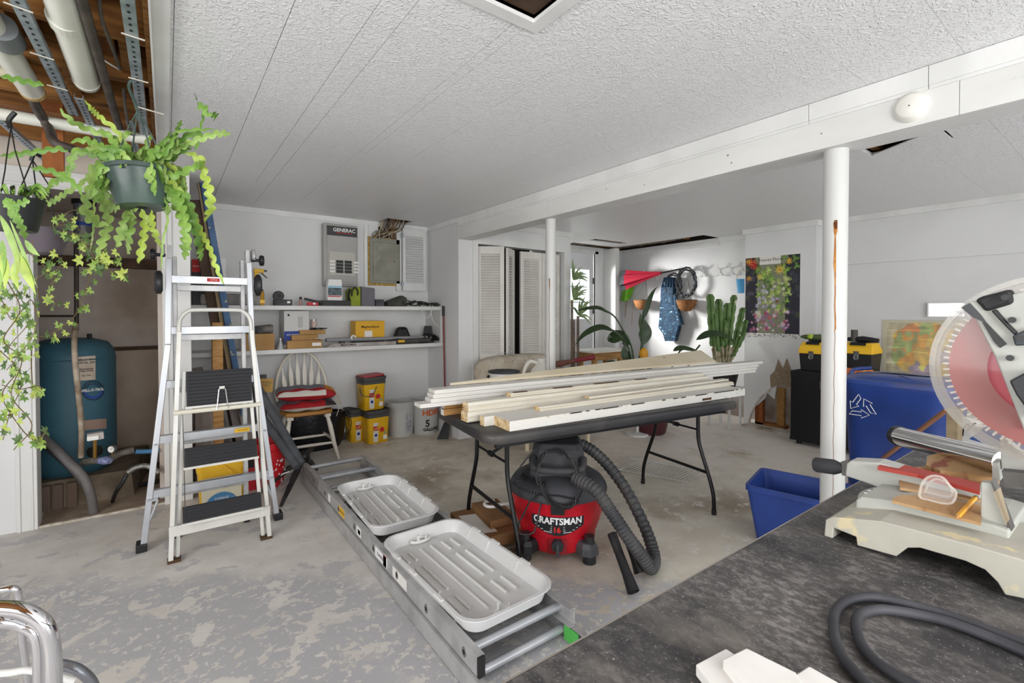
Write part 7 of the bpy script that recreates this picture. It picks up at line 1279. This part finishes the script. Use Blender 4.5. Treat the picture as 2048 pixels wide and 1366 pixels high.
patch(167, 841, 213, 861, 'tan_nameplate', M('nameplate', '9d8478', .6), r+.002, sk=-4)
cbp = thing('concrete_pad', 'rough concrete pad under the blue tank', 'concrete pad', V(-.55, 4.65, 0)); cmt = M('old_concrete', '7f7161', .95, c2='5f5446', vs=5, bump=.6, bs=20); MB().hexa([V(-.90, 4.36, .0045), V(-.20, 4.36, .0045), V(-.12, 5.1, .0045), V(-.92, 5.1, .0045), V(-.90, 4.38, .188), V(-.22, 4.38, .188), V(-.14, 5.1, .188), V(-.92, 5.1, .188)]).build('pad', cmt, cbp)
for x in (-.66, -.60, -.53): MB().box(x-.024, x+.024, 4.335, 4.362, .0045, .17).build('wood_slat', M('slat_grey', '6d5c52', .9) if 'slat_grey' not in bpy.data.materials else bpy.data.materials['slat_grey'], cbp)
def pipe(name, lab, pts, r_, mat, cat='pipe', n=10): P = smooth_path(pts, 5); t = thing(name, lab, cat, V(P[0].x, P[0].y, min(p.z for p in P)-(r_ if not isinstance(r_, list) else 0))); MB().tube(P, r_, n).build('pipe', mat, t, smooth=True); return t
pipe('grey_conduit_hose', 'thick grey hose curving from the tank corner down into the alcove floor', [D(76, 868, 3.10), D(105, 892, 3.06), D(135, 922, 3.04), D(165, 952, 3.06), D(180, 985, 3.08), Z(188, 1027, .0)], .026, M('hose_grey', '5f5c5d', .6, c2='76726f', vs=9), 'hose'); pipe('thin_black_hose', 'thin dark hose running above the thick grey hose in the alcove', [D(76, 884, 3.12), D(110, 912, 3.10), D(145, 945, 3.09), D(168, 975, 3.10)], .010, M('hose_dark', '3f3b3b', .6), 'hose')
pipe('white_stained_pipe', 'stained white vertical pipe before the blue tank', [D(152, 650, 3.3), D(149, 672, 3.16), D(150, 720, 3.12), D(157, 790, 3.11), D(163, 860, 3.11), D(162, 915, 3.12)], .016, M('pipe_stained', 'b3a593', .7, c2='7d6c58', vs=9), 'pipe')
pipe('brown_iron_pipe', 'brown iron pipe rising behind the white pipe to the water filter', [D(153, 660, 3.55), D(153, 560, 3.55), D(152, 480, 3.55)], .014, iron); pipe('brown_side_pipe', 'thin brown pipe running left from the iron pipe', [D(78, 632, 3.57), D(115, 632, 3.56), D(150, 632, 3.55)], .008, iron); pipe('corrugated_fitting_pipe', 'grey insulated pipe with fittings along the pad edge', [D(166, 925, 3.13), D(190, 921, 3.12), D(215, 920, 3.13), D(240, 907, 3.2), D(268, 900, 3.25)], .022, M('fitting_grey', '6b665f', .7, c2='504b44', vs=25, bump=.5), n=12)
pipe('blue_pipe', 'short bright blue pipe at the right of the alcove', [D(270, 903, 3.26), D(290, 903, 3.3), D(318, 901, 3.35)], .016, M('pipe_blue', '4679a3', .4)); pipe('foil_wrapped_pipe', 'foil and tape wrapped pipe low at the right of the alcove', [D(318, 945, 3.3), D(295, 932, 3.28), D(272, 935, 3.25), D(255, 945, 3.22)], .018, M('foil_wrap', '8b8a86', .4, metal=.6, bump=1), n=12); pipe('black_tail_hose', 'black hose running down from the foil wrapped pipe to the floor', [D(254, 948, 3.22), D(245, 965, 3.2), D(232, 985, 3.2), Z(225, 1003, .016)], .012, black, 'hose')
pipe('black_drain_hose', 'black hose curling on the alcove floor behind the ladder', [Z(235, 985, .018), Z(262, 975, .018), Z(290, 968, .018), Z(318, 962, .018)], .016, black, 'hose')
c = D(190, 873, 3.06); jb = thing('pressure_switch', 'small pale box switch above the brass riser in front of the tank', 'switch', c); MB().bar(c+V(-.038, 0, 0), c+V(.042, .01, .004), .055, .045).build('switch_box', M('switch_grey', 'b5ada8', .5), jb, bev=.003); MB().box(c.x-.036, c.x+.02, c.y-.031, c.y-.028, c.z-.016, c.z+.010).build('front_label', paper, jb); MB().cyl(c-V(0, 0, .02), D(190, 914, 3.10), .010, 12).build('brass_riser', M('brass', 'a07a3a', .4, metal=.6), jb)
c = D(222, 899, 3.12); pgg = thing('pressure_gauge', 'small round white faced gauge on the pipe in the alcove', 'gauge', c); MB().lathe([(0, 0), (.024, 0), (.027, -.003), (.027, -.02), (0, -.02)], c, 20, -_f).build('gauge_case', dsteel, pgg, smooth=True); MB().lathe([(0, .001), (.021, .001)], c, 20, -_f).build('dial', paper, pgg); MB().bar(c-_f*.002, c-_f*.002+_r*.012+V(0, 0, .010), .002, .002).build('needle', ink, pgg); MB().cyl(c+_f*.01, c+_f*.01-V(0, 0, .04), .006, 8).build('stem', M('brass_b', '8f6f3a', .4, metal=.6), pgg)
c = D(183, 905, 3.18); MB().lathe([(0, 0), (.035, 0), (.035, -.05)], c, 20, -_f).build('outlet_port', ink, tk); 
c = D(210, 921, 3.07); single('blue_fitting', 'small blue mottled valve body on the fitting pipe', 'valve', MB().tube([c-_r*.035, c, c+_r*.035], [.020, .027, .020], 12), M('valve_blue', '4a568a', .6, c2='9aa0b8', vs=60), smooth=True)
c1 = D(168, 400, 3.4); c0 = D(166, 480, 3.4); wf = thing('water_filter', 'grey translucent water filter housing high in the alcove', 'water filter', c0); MB().lathe([(0, 0), (.03, .0), (.046, .02), (.05, .04), (.05, (c1-c0).length-.03)], c0, 24).build('filter_bowl', M('bowl_grey', '6d6f74', .25, c2='4f5155', vs=9, stretch=(6, 6, 1)), wf, smooth=True); MB().cyl(c1-V(0, 0, .035), c1+V(0, 0, .015), .068, 24).build('cap', black, wf); MB().cyl(c1+V(0, 0, .015), c1+V(0, 0, .09), .02, 12).build('inlet', iron, wf)
MB().lathe([(.0515, .10), (.0515, .125)], c0, 24).build('blue_band', blink, wf)
# ======================= JOIST BAY: PIPES AND RAILS =======================
PW = M('pvc_white', 'd9d9ce', .35, c2='cfcfc3', vs=4)
def jp(name, lab, a, b, r_, mat, cat='pipe', cap=True, extra=None): t = thing(name, lab, cat, V(min(a.x, b.x), min(a.y, b.y), min(a.z, b.z)-r_)); MB().cyl(a, b, r_, 22).build('pipe', mat, t, smooth=True); return t
a = Z(172, 158, 2.30); t = jp('white_drain_pipe', 'fat white drain pipe under the joists ending in a rounded cap', V(a.x+.02, .6, 2.30), V(a.x, a.y, 2.30), .045, PW); MB().tube([V(a.x, a.y-.0, 2.30), V(a.x, a.y+.03, 2.30), V(a.x, a.y+.05, 2.30)], [.047, .045, .025], 20).build('end_cap', PW, t, smooth=True); MB().cyl(V(a.x, a.y-.52, 2.30), V(a.x, a.y-.47, 2.30), .048, 20).build('coupling', PW, t)
a0 = Z(8, 95, 2.29); a1 = Z(62, 178, 2.29); t = jp('white_drain_pipe', 'white drain pipe with grey rubber coupling at the far left of the joist bay', V(a0.x+(a0.x-a1.x)*1.2, a0.y-(a1.y-a0.y)*1.2, 2.29), a1, .042, PW); d = (a1-a0).normalized(); q = Z(10, 72, 2.29); MB().cyl(q-d*.07, q+d*.04, .047, 20).build('rubber_coupling', M('rubber_grey', '6c7072', .7), t, smooth=True); MB().cyl(a1, a1+d*.03, .044, 20).build('brass_rim', M('rim_gold', 'b59a60', .5), t)
pipe('iron_branch_pipe', 'dark iron pipe bending from the left drain pipe toward the wall', [a1+d*.03, Z(68, 205, 2.28), Z(85, 235, 2.26), Z(100, 262, 2.2), Z(110, 285, 2.12), Z(150, 300, 2.1)], .02, iron)
jp('iron_pipe', 'long dark iron pipe running beside the fat white drain pipe', V(Z(145, 0, 2.28).x+.01, .6, 2.28), Z(240, 262, 2.28), .016, iron)
jp('pale_cross_pipe', 'pale plastic pipe crossing the joist bay above the alcove', V(-1.9, 3.18, 2.25), V(-.06, 3.20, 2.25), .028, PW)
jp('pale_short_pipe', 'short pale plastic pipe at the left edge of the joist bay', V(-1.5, 2.86, 2.34), V(-.50, 2.88, 2.34), .025, M('pvc_aged', 'cfc9ac', .45))
pipe('black_wire', 'thin dark wire hanging along the joists beside the grey rail', [Z(198, -10, 2.30), Z(203, 35, 2.29), Z(215, 70, 2.28), Z(230, 110, 2.29), Z(240, 138, 2.30)], .006, iron, 'wire'); pipe('white_string', 'thin white string stretched between pipe and joist', [Z(180, 98, 2.29), Z(210, 122, 2.285), Z(240, 140, 2.30)], .003, white, 'string')
pipe('hanging_rod', 'thin dark rod hanging near the grey rail above the fern', [Z(247, 178, 2.28), Z(252, 225, 2.24), Z(262, 270, 2.16)], .006, iron, 'rod')
def rail_(lab, a, b, w_=.036): 
    t = thing('perforated_rail', lab, 'rail', V(a.x, a.y, a.z)); d = (b-a).normalized(); s = d.cross(V(0, 0, 1)).normalized(); L = (b-a).length
    MB().bar(a, b, w_, .004).bar(a+s*(w_/2-.001)+V(0, 0, .009), b+s*(w_/2-.001)+V(0, 0, .009), .002, .018).bar(a-s*(w_/2-.001)+V(0, 0, .009), b-s*(w_/2-.001)+V(0, 0, .009), .002, .018).build('channel', steel, t)
    m = MB(); k = 0; 
    while k*.04 < L-.03: c = a+d*(.02+k*.04)-V(0, 0, .0027); m.add([c+d*.008*cos(q)+s*.005*sin(q) for q in [2*pi*j/8 for j in range(8)]], [tuple(range(8))]); k += 1
    m.build('hole', ink, t, kind='stuff'); return t, d, s
rt1, d, s = rail_('long grey perforated rail carrying the fern pot beside the ceiling edge', V(-.085, 1.2, 2.262), V(-.085, 3.22, 2.262))
for y in (2.05, 2.42): MB().bar(V(-.112, y, 2.257), V(-.05, y+.01, 2.257), .006, .003).build('zip_tie', M('tie_white', 'd9d3c6', .5) if 'tie_white' not in bpy.data.materials else bpy.data.materials['tie_white'], rt1)
MB().bar(V(-.10, 2.72, 2.25), V(.0, 2.74, 2.245), .008, .004).build('zip_tie', bpy.data.materials['tie_white'], rt1)
rt2, d, s = rail_('long grey perforated rail crossing the joists left of the fat white pipe', V(-.358, 1.3, 2.262), V(-.345, 3.05, 2.262))
for y in (2.06, 2.40, 2.70): MB().bar(V(-.385, y-.005, 2.257), V(-.325, y+.015, 2.257), .005, .003).build('zip_tie', bpy.data.materials['tie_white'], rt2)
rail_('short grey perforated rail overlapping beside the left rail end', V(-.30, 2.80, 2.262), V(-.29, 3.6, 2.262), .03); rail_('short grey perforated rail end beside the fern rail', V(-.135, 2.95, 2.25), V(-.13, 3.5, 2.25), .028)
rail_('grey perforated rail at the left edge carrying the dark plant pots', Z(-20, 225, 2.24), Z(95, 325, 2.24), .03)
vh = D(72, 232, 3.1); vhn = thing('blue_valve_lever', 'small blue valve lever hanging on the pipes at the left', 'valve', D(66, 240, 3.1)); MB().tube([D(70, 236, 3.1), D(66, 250, 3.1), D(65, 268, 3.1)], .009, 8, flat=.5).build('lever', blink, vhn); MB().cyl(D(66, 235, 3.1), D(88, 232, 3.1), .016, 10).build('valve_body', iron, vhn)
# ======================= HANGING PLANTS =======================
RL = random.Random(21)
stemm = M('stem_brown', '6b5a3a', .7)
def fish(parent, pts, w, mat, lobes=None, nrm=None, nm='stem', n=None):   # flat zig-zag fishbone stem
    P = smooth_path(pts, 10); L = sum((P[i+1]-P[i]).length for i in range(len(P)-1)); step = .005; 
    Q = [P[0]]; acc = 0
    for i in range(len(P)-1):
        a, b = P[i], P[i+1]; l = (b-a).length; d = 0
        while acc+l-d >= step and l > 0: d += step-acc; acc = 0; Q.append(a+(b-a)*(d/l)); 
        acc += l-d
    n = len(Q); vs = []; fs = []; ph = RL.uniform(0, 6); lob = lobes or max(4, L/.021)
    for i, p in enumerate(Q):
        t = (Q[min(i+1, n-1)]-Q[max(0, i-1)]).normalized(); ax = nrm if nrm is not None else (-_f+V(.2*sin(i*.1+ph), 0, 0)); s = t.cross(ax); s = s.normalized() if s.length > .01 else V(1, 0, 0); f = i/(n-1); env = min(1, f*7+.15)*min(1, (1-f)*6+.2)
        A = pi*lob*f*.5+ph; l = w*env*(.16+.84*abs(sin(A))**.7)*1.15; r_ = w*env*(.16+.84*abs(cos(A))**.7)*1.15
        k = ax.normalized()*w*.18; vs += [p-s*l-k*.8, p, p+s*r_-k*.8, p-k*.35]
    for i in range(n-1): a = i*4; fs += [(a, a+1, a+5, a+4), (a+1, a+2, a+6, a+5), (a+2, a+3, a+7, a+6), (a+3, a, a+4, a+7)]
    return MB().add(vs, fs).build(nm, mat, parent, smooth=False)
K = 1.95
def hp(u, v, k=K): return D(u, v, k)
fern = thing('fishbone_cactus', 'large fishbone cactus spilling from a dark green hanging pot in front of the ladder', 'hanging plant', hp(280, 418))
pc0 = hp(284, 415); pc1 = hp(278, 343); ph_ = (pc1-pc0).length; potm = M('pot_green', '3b4a45', .35, c2='51635c', vs=6)
tilt = (pc1-pc0).normalized(); MB().lathe([(0, 0), (.082, 0), (.085, .004), (.112, ph_-.012), (.120, ph_-.010), (.121, ph_+.006), (.114, ph_+.006), (.108, ph_-.02), (0, ph_-.02)], pc0, 40, tilt).build('pot', potm, fern, smooth=True); MB().lathe([(0, -.001), (.02, -.001)], pc0, 14, tilt).build('drain_hole', ink, fern)
hk = V(-.088, 2.43, 2.25); hkp = smooth_path([hk+V(.0, .015, .0), hk+V(.0, .0, .02), hk+V(-.0, -.02, .0), hk+V(0, -.01, -.05), hk+V(0, 0, -.10)], 5)
htop = hp(275, 222, 1.93); MB().tube(smooth_path([hp(272, 167, 1.93), hp(262, 162, 1.93), hp(258, 175, 1.93), hp(268, 200, 1.93), htop], 5), [.006]*21, 8).build('hook', potm, fern, smooth=True)
for u, v in ((226, 345), (330, 345), (262, 340), (308, 350)): MB().tube(smooth_path([htop, hp((275+u)/2+(u-275)*.1, 280, 1.93), hp(u, v, 1.93+.05*(v > 344))], 4), .003, 5).build('hanger_strap', potm, fern, smooth=True)
MB().ball(hp(278, 338), (.10, .10, .03), 16).build('root_mass', M('root_mass', '5f7034', .8, c2='3c4a22', vs=20), fern, smooth=True)
cols = [green, green2, M('leaf_mid', '86aa50', .45, c2='648a38', vs=14), M('leaf_lime', 'a6bc52', .45, c2='83993a', vs=14)]
# hand placed stems, then filling ones
ST = [([(285, 330), (330, 300), (395, 262), (390, 300)], .016, 0), ([(300, 335), (350, 300), (380, 285), (430, 268), (462, 268)], .016, 1), ([(300, 330), (340, 275), (362, 262), (430, 258)], .007, 2), ([(330, 320), (352, 290), (385, 290), (398, 262), (407, 225), (396, 205), (388, 185)], .006, 0), ([(396, 205), (412, 222), (430, 232), (428, 240)], .018, 2), ([(320, 322), (345, 280), (362, 240)], .013, 0), ([(260, 335), (300, 310), (345, 290), (358, 282)], .020, 1), ([(310, 345), (350, 350), (385, 335), (408, 325)], .018, 2), ([(370, 305), (398, 318), (408, 350), (418, 385), (420, 420), (408, 445)], .020, 3), ([(315, 355), (350, 370), (375, 410), (395, 450), (420, 500), (430, 530), (448, 570)], .013, 3), ([(310, 360), (345, 385), (365, 430), (370, 470), (368, 520)], .024, 2), ([(312, 360), (365, 390), (385, 440), (398, 490), (402, 522)], .022, 0), ([(300, 365), (330, 400), (335, 440), (326, 480), (322, 540)], .006, 1), ([(325, 360), (350, 410), (365, 450), (380, 500)], .018, 1), ([(275, 415), (255, 425), (245, 450), (232, 495)], .020, 1), ([(262, 418), (262, 440), (256, 470), (254, 508)], .021, 1), ([(282, 418), (290, 440), (285, 480), (276, 528)], .020, 3), ([(302, 420), (303, 440), (308, 465), (322, 498)], .015, 3), ([(245, 335), (205, 345), (180, 370), (170, 420), (195, 445), (220, 450)], .024, 1), ([(240, 335), (200, 330), (180, 350), (200, 400), (215, 440), (205, 480), (190, 520)], .022, 1), ([(235, 340), (190, 370), (188, 420), (185, 470), (180, 500)], .006, 1), ([(250, 330), (195, 310), (150, 305), (135, 345), (100, 370), (80, 405)], .018, 2), ([(240, 335), (190, 350), (140, 380), (100, 405), (72, 410)], .014, 1), ([(255, 325), (215, 300), (170, 280), (140, 285)], .016, 2), ([(255, 320), (225, 275), (185, 262), (140, 240), (118, 215)], .014, 1), ([(262, 320), (235, 265), (200, 235), (180, 215), (168, 198)], .012, 3), ([(265, 325), (240, 300), (215, 270), (195, 250)], .016, 2), ([(255, 330), (230, 345), (210, 380), (215, 410), (240, 415)], .022, 1), ([(320, 350), (335, 380), (330, 410), (340, 425)], .02, 1), ([(300, 330), (310, 300), (330, 280), (340, 262)], .014, 0), ([(262, 330), (250, 290), (248, 268), (270, 265)], .016, 1), ([(280, 328), (292, 290), (302, 268)], .015, 2)]
for pts, w_, ci in ST:
    fish(fern, [hp(u, v, K+RL.uniform(-.10, .10)*(i/len(pts))) for i, (u, v) in enumerate(pts)], w_*1.0, cols[ci])
for i in range(86):
    a = RL.uniform(0, 2*pi); u0 = 278+40*cos(a); v0 = 335+6*sin(a); L = RL.uniform(45, 95); up_ = RL.random() < .55; k0_ = K+.09*sin(a+1)
    if up_: pts = [(u0, v0), (u0+L*.35*cos(a), v0-L*.35), (u0+L*.8*cos(a), v0-L*.45)]
    else: pts = [(u0, v0), (u0+L*.35*cos(a)+math.copysign(12, cos(a)), v0+5), (u0+L*.45*cos(a)+math.copysign(18, cos(a)), v0+L*.7)]
    fish(fern, [hp(u, v, k0_+RL.uniform(-.04, .04)) for u, v in pts], RL.uniform(.011, .020), cols[RL.choice((0, 0, 1, 1, 2, 2, 3))])
# --- dark pots at the left edge ---
K2 = 1.7
bp3 = thing('trailing_pot_plant', 'black hanging pot with strappy and lobed leaves at the far left edge', 'hanging plant', D(28, 460, K2)); c0, c1 = D(28, 462, K2), D(28, 398, K2); MB().lathe([(0, 0), (.06, 0), (.062, .005), (.088, (c1-c0).length), (.084, (c1-c0).length), (0, (c1-c0).length-.02)], c0, 28).build('pot', M('pot_black', '26272a', .5), bp3, smooth=True)
for pts, w_, ci in (([(0, 400), (30, 405), (60, 420), (42, 400)], .01, 0),): pass
for i in range(22):
    a = RL.uniform(0, 2*pi); L = RL.uniform(25, 60); u0 = 28+25*cos(a); leafblade(MB(), [D(u0, 398, K2), D(u0+L*.5*cos(a), 398-L*.5, K2+.02*sin(a)), D(u0+L*1.0*cos(a), 398-L*.2+RL.uniform(-5, 10), K2)], .008, up=-_f+V(0, 0, .4)).build('leaf', RL.choice([green, cols[2], dgreen]), bp3, smooth=True)
for pts, w_, ci in (([(10, 395), (25, 410), (60, 400)], .018, 3), ([(5, 400), (20, 412), (40, 420)], .020, 3), ([(15, 420), (35, 440), (40, 452)], .02, 3), ([(20, 420), (40, 450), (50, 480)], .018, 3)):
    fish(bp3, [D(u, v, K2-.12) for u, v in pts], w_*.8, cols[2], lobes=9)
for pts, w_, ci in (([(0, 430), (20, 470), (35, 520), (25, 560)], .012, 1), ([(30, 500), (45, 530), (60, 560), (72, 590)], .017, 3), ([(35, 520), (30, 550), (38, 580)], .014, 3), ([(5, 480), (2, 530), (0, 580)], .02, 2), ([(50, 480), (65, 500), (80, 512)], .010, 1), ([(20, 440), (45, 500), (60, 540), (75, 575)], .006, 1), ([(0, 500), (12, 540), (10, 580)], .016, 3)):
    leafblade(MB(), [D(u, v, K2-.15) for u, v in pts], w_, up=-_f).build('leaf', [green, cols[1], cols[2], cols[3]][ci], bp3, smooth=True)
for pts in ([(0, 152), (30, 158), (60, 165), (88, 170)], [(0, 312), (60, 305), (110, 298), (138, 302)], [(60, 335), (110, 345), (150, 370), (165, 392)]): fish(bp3, [D(u, v, K2+.05) for u, v in pts], .012, green)
MB().tube([D(22, 255, K2), D(15, 300, K2), D(10, 340, K2), D(0, 395, K2)], .002, 4).tube([D(22, 255, K2), D(30, 300, K2), D(45, 350, K2), D(58, 395, K2)], .002, 4).build('hanger_wire', black, bp3); MB().tube(smooth_path([D(30, 225, K2), D(18, 240, K2), D(20, 255, K2)], 4), .008, 6).build('hook', black, bp3)
iv = thing('ivy_pot', 'dark purple grey hanging bowl with trailing ivy in front of the alcove', 'hanging plant', D(78, 508, 2.15)); c0, c1 = D(78, 507, 2.15), D(74, 458, 2.15); MB().lathe([(0, 0), (.075, 0), (.08, .004), (.108, (c1-c0).length-.01), (.112, (c1-c0).length), (.104, (c1-c0).length), (0, (c1-c0).length-.02)], c0, 32).build('pot', M('pot_plum', '5a5258', .4, c2='6a626a', vs=6), iv, smooth=True)
for u, v in ((38, 458), (110, 458), (75, 450)): MB().tube([D(65, 320, 2.15), D((65+u)/2+(u-70)*.25, 370, 2.15), D(u, v, 2.15)], .0028, 5).build('hanger_wire', black, iv)
MB().tube(smooth_path([D(80, 312, 2.15), D(68, 308, 2.15), D(62, 322, 2.15)], 4), .008, 6).build('hook', black, iv)
def ivy_leaf(m, c, s, rot):
    sh = [(0, -.1), (.35, -.42), (.95, -.25), (.55, .05), (.85, .55), (.30, .42), (0, 1.05), (-.30, .42), (-.85, .55), (-.55, .05), (-.95, -.25), (-.35, -.42)]
    ax = (_r*cos(rot)+_u*sin(rot)+_f*RL.uniform(-.4, .4)).normalized(); ay = ax.cross(-_f+V(RL.uniform(-.4, .4), RL.uniform(-.4, .4), 0)).normalized(); vs = [c]+[c+(ax*a+ay*b)*s for a, b in sh]; vs[0] = c-_f*s*.18; m.add(vs, [(0, i+1, (i+1) % 12+1) for i in range(12)])
ivm = [M('ivy_a', '87a24c', .45), M('ivy_b', '64823a', .5), M('ivy_c', 'a6b656', .45), M('ivy_d', '486130', .5)]
vines = [([(100, 455), (140, 450), (170, 470), (185, 510), (180, 560), (165, 600), (140, 640), (120, 655)], 2.1), ([(110, 460), (150, 480), (190, 500), (215, 520), (240, 530)], 2.15), ([(115, 462), (160, 470), (175, 500), (200, 530), (225, 545), (262, 552)], 2.05), ([(60, 505), (90, 530), (95, 545), (70, 560), (78, 600)], 2.1), ([(95, 505), (120, 520), (110, 545), (100, 590), (118, 612)], 2.1), ([(70, 480), (30, 560), (60, 640), (20, 700), (40, 760), (15, 830), (5, 880)], 1.9), ([(10, 560), (40, 620), (10, 680), (45, 720), (20, 790), (60, 850), (30, 900)], 1.8), ([(0, 600), (30, 640), (60, 600), (75, 650), (50, 700), (10, 740)], 1.85), ([(0, 700), (35, 740), (5, 790), (35, 850), (70, 880), (95, 862)], 1.85), ([(120, 655), (100, 670), (70, 680), (60, 720), (65, 780)], 1.95), ([(0, 770), (40, 778), (75, 772), (82, 785)], 1.9), ([(110, 440), (150, 420), (190, 430), (215, 470), (200, 510)], 2.15)]
for pts, k in vines:
    P = smooth_path([D(u+RL.uniform(-4, 4), v, k+RL.uniform(-.03, .03)) for u, v in pts], 8); MB().tube(P, .0018, 4).build('vine', stemm, iv); 
    n = 0
    for i in range(2, len(P), 3):
        s = RL.uniform(.012, .028); m = MB(); c = P[i]+_r*RL.uniform(-.03, .03)+V(0, 0, RL.uniform(-.03, .02)); ivy_leaf(m, c, s, RL.uniform(-2.6, -.5)); m.tube([P[i], c], .0008, 3, caps=False); m.build('leaf', RL.choice(ivm), iv)
for (u, v, s) in ((175, 475, .03), (192, 500, .028), (200, 540, .034), (218, 520, .026), (232, 505, .022), (245, 548, .032), (150, 440, .02), (140, 452, .022), (92, 862, .030), (100, 600, .02), (110, 440, .022), (135, 610, .018), (155, 592, .018), (60, 650, .03), (95, 600, .028), (190, 530, .03), (208, 512, .022), (128, 470, .022), (160, 520, .03), (170, 545, .02)):
    m = MB(); ivy_leaf(m, D(u, v, 2.02), s, RL.uniform(-2.2, -.9)); m.build('leaf', RL.choice(ivm), iv)
for i in range(42):
    m = MB(); ivy_leaf(m, D(RL.uniform(-5, 62), RL.uniform(520, 870) if i % 3 else RL.uniform(500, 640), 1.85), RL.uniform(.012, .026), RL.uniform(-2.6, -.5)); m.build('leaf', RL.choice(ivm), iv)

# ---------------- shared group phrases for repeated things ----------------
GR = {'trim_board': 'salvaged trim boards stacked on the folding table', 'plastic_tray': 'white trays lying on the extension ladder', 'litter_pail': 'yellow square pails by the back wall', 'trim_offcut': 'white trim offcuts at the front of the work table', 'foam_pipe': 'dark foam sleeves leaning beside the ladder', 'standing_pipe': 'short grey pipes behind the chair', 'tool_box': 'tool boxes on the black cabinet', 'coir_basket': 'coir baskets on the hook wall', 'hose_coil': 'black hose coils on the hook wall', 'perforated_rail': 'perforated rails under the joists', 'white_drain_pipe': 'white drain pipes under the joists', 'support_post': 'round posts under the ceiling beam', 'wall_shelf': 'long shelves on the back wall', 'vacuum_wand': 'vacuum wands lying beside the vacuum', 'flat_carton': 'flat cartons', 'striped_cushion': 'cushions on the white chair', 'offcut_board': 'dusty offcuts leaning behind the ladder', 'weathered_plank': 'weathered planks behind the step stool', 'white_lath': 'white laths beside the red bucket'}
cnt = {}
for o in list(bpy.data.objects):
    if o.parent is None and 'label' in o.keys() and o.get('kind') != 'structure': cnt.setdefault(o.name.split('.')[0], []).append(o)
for k_, L_ in cnt.items():
    if len(L_) > 1 and k_ in GR:
        for o in L_:
            if 'group' not in o.keys(): o['group'] = GR[k_]
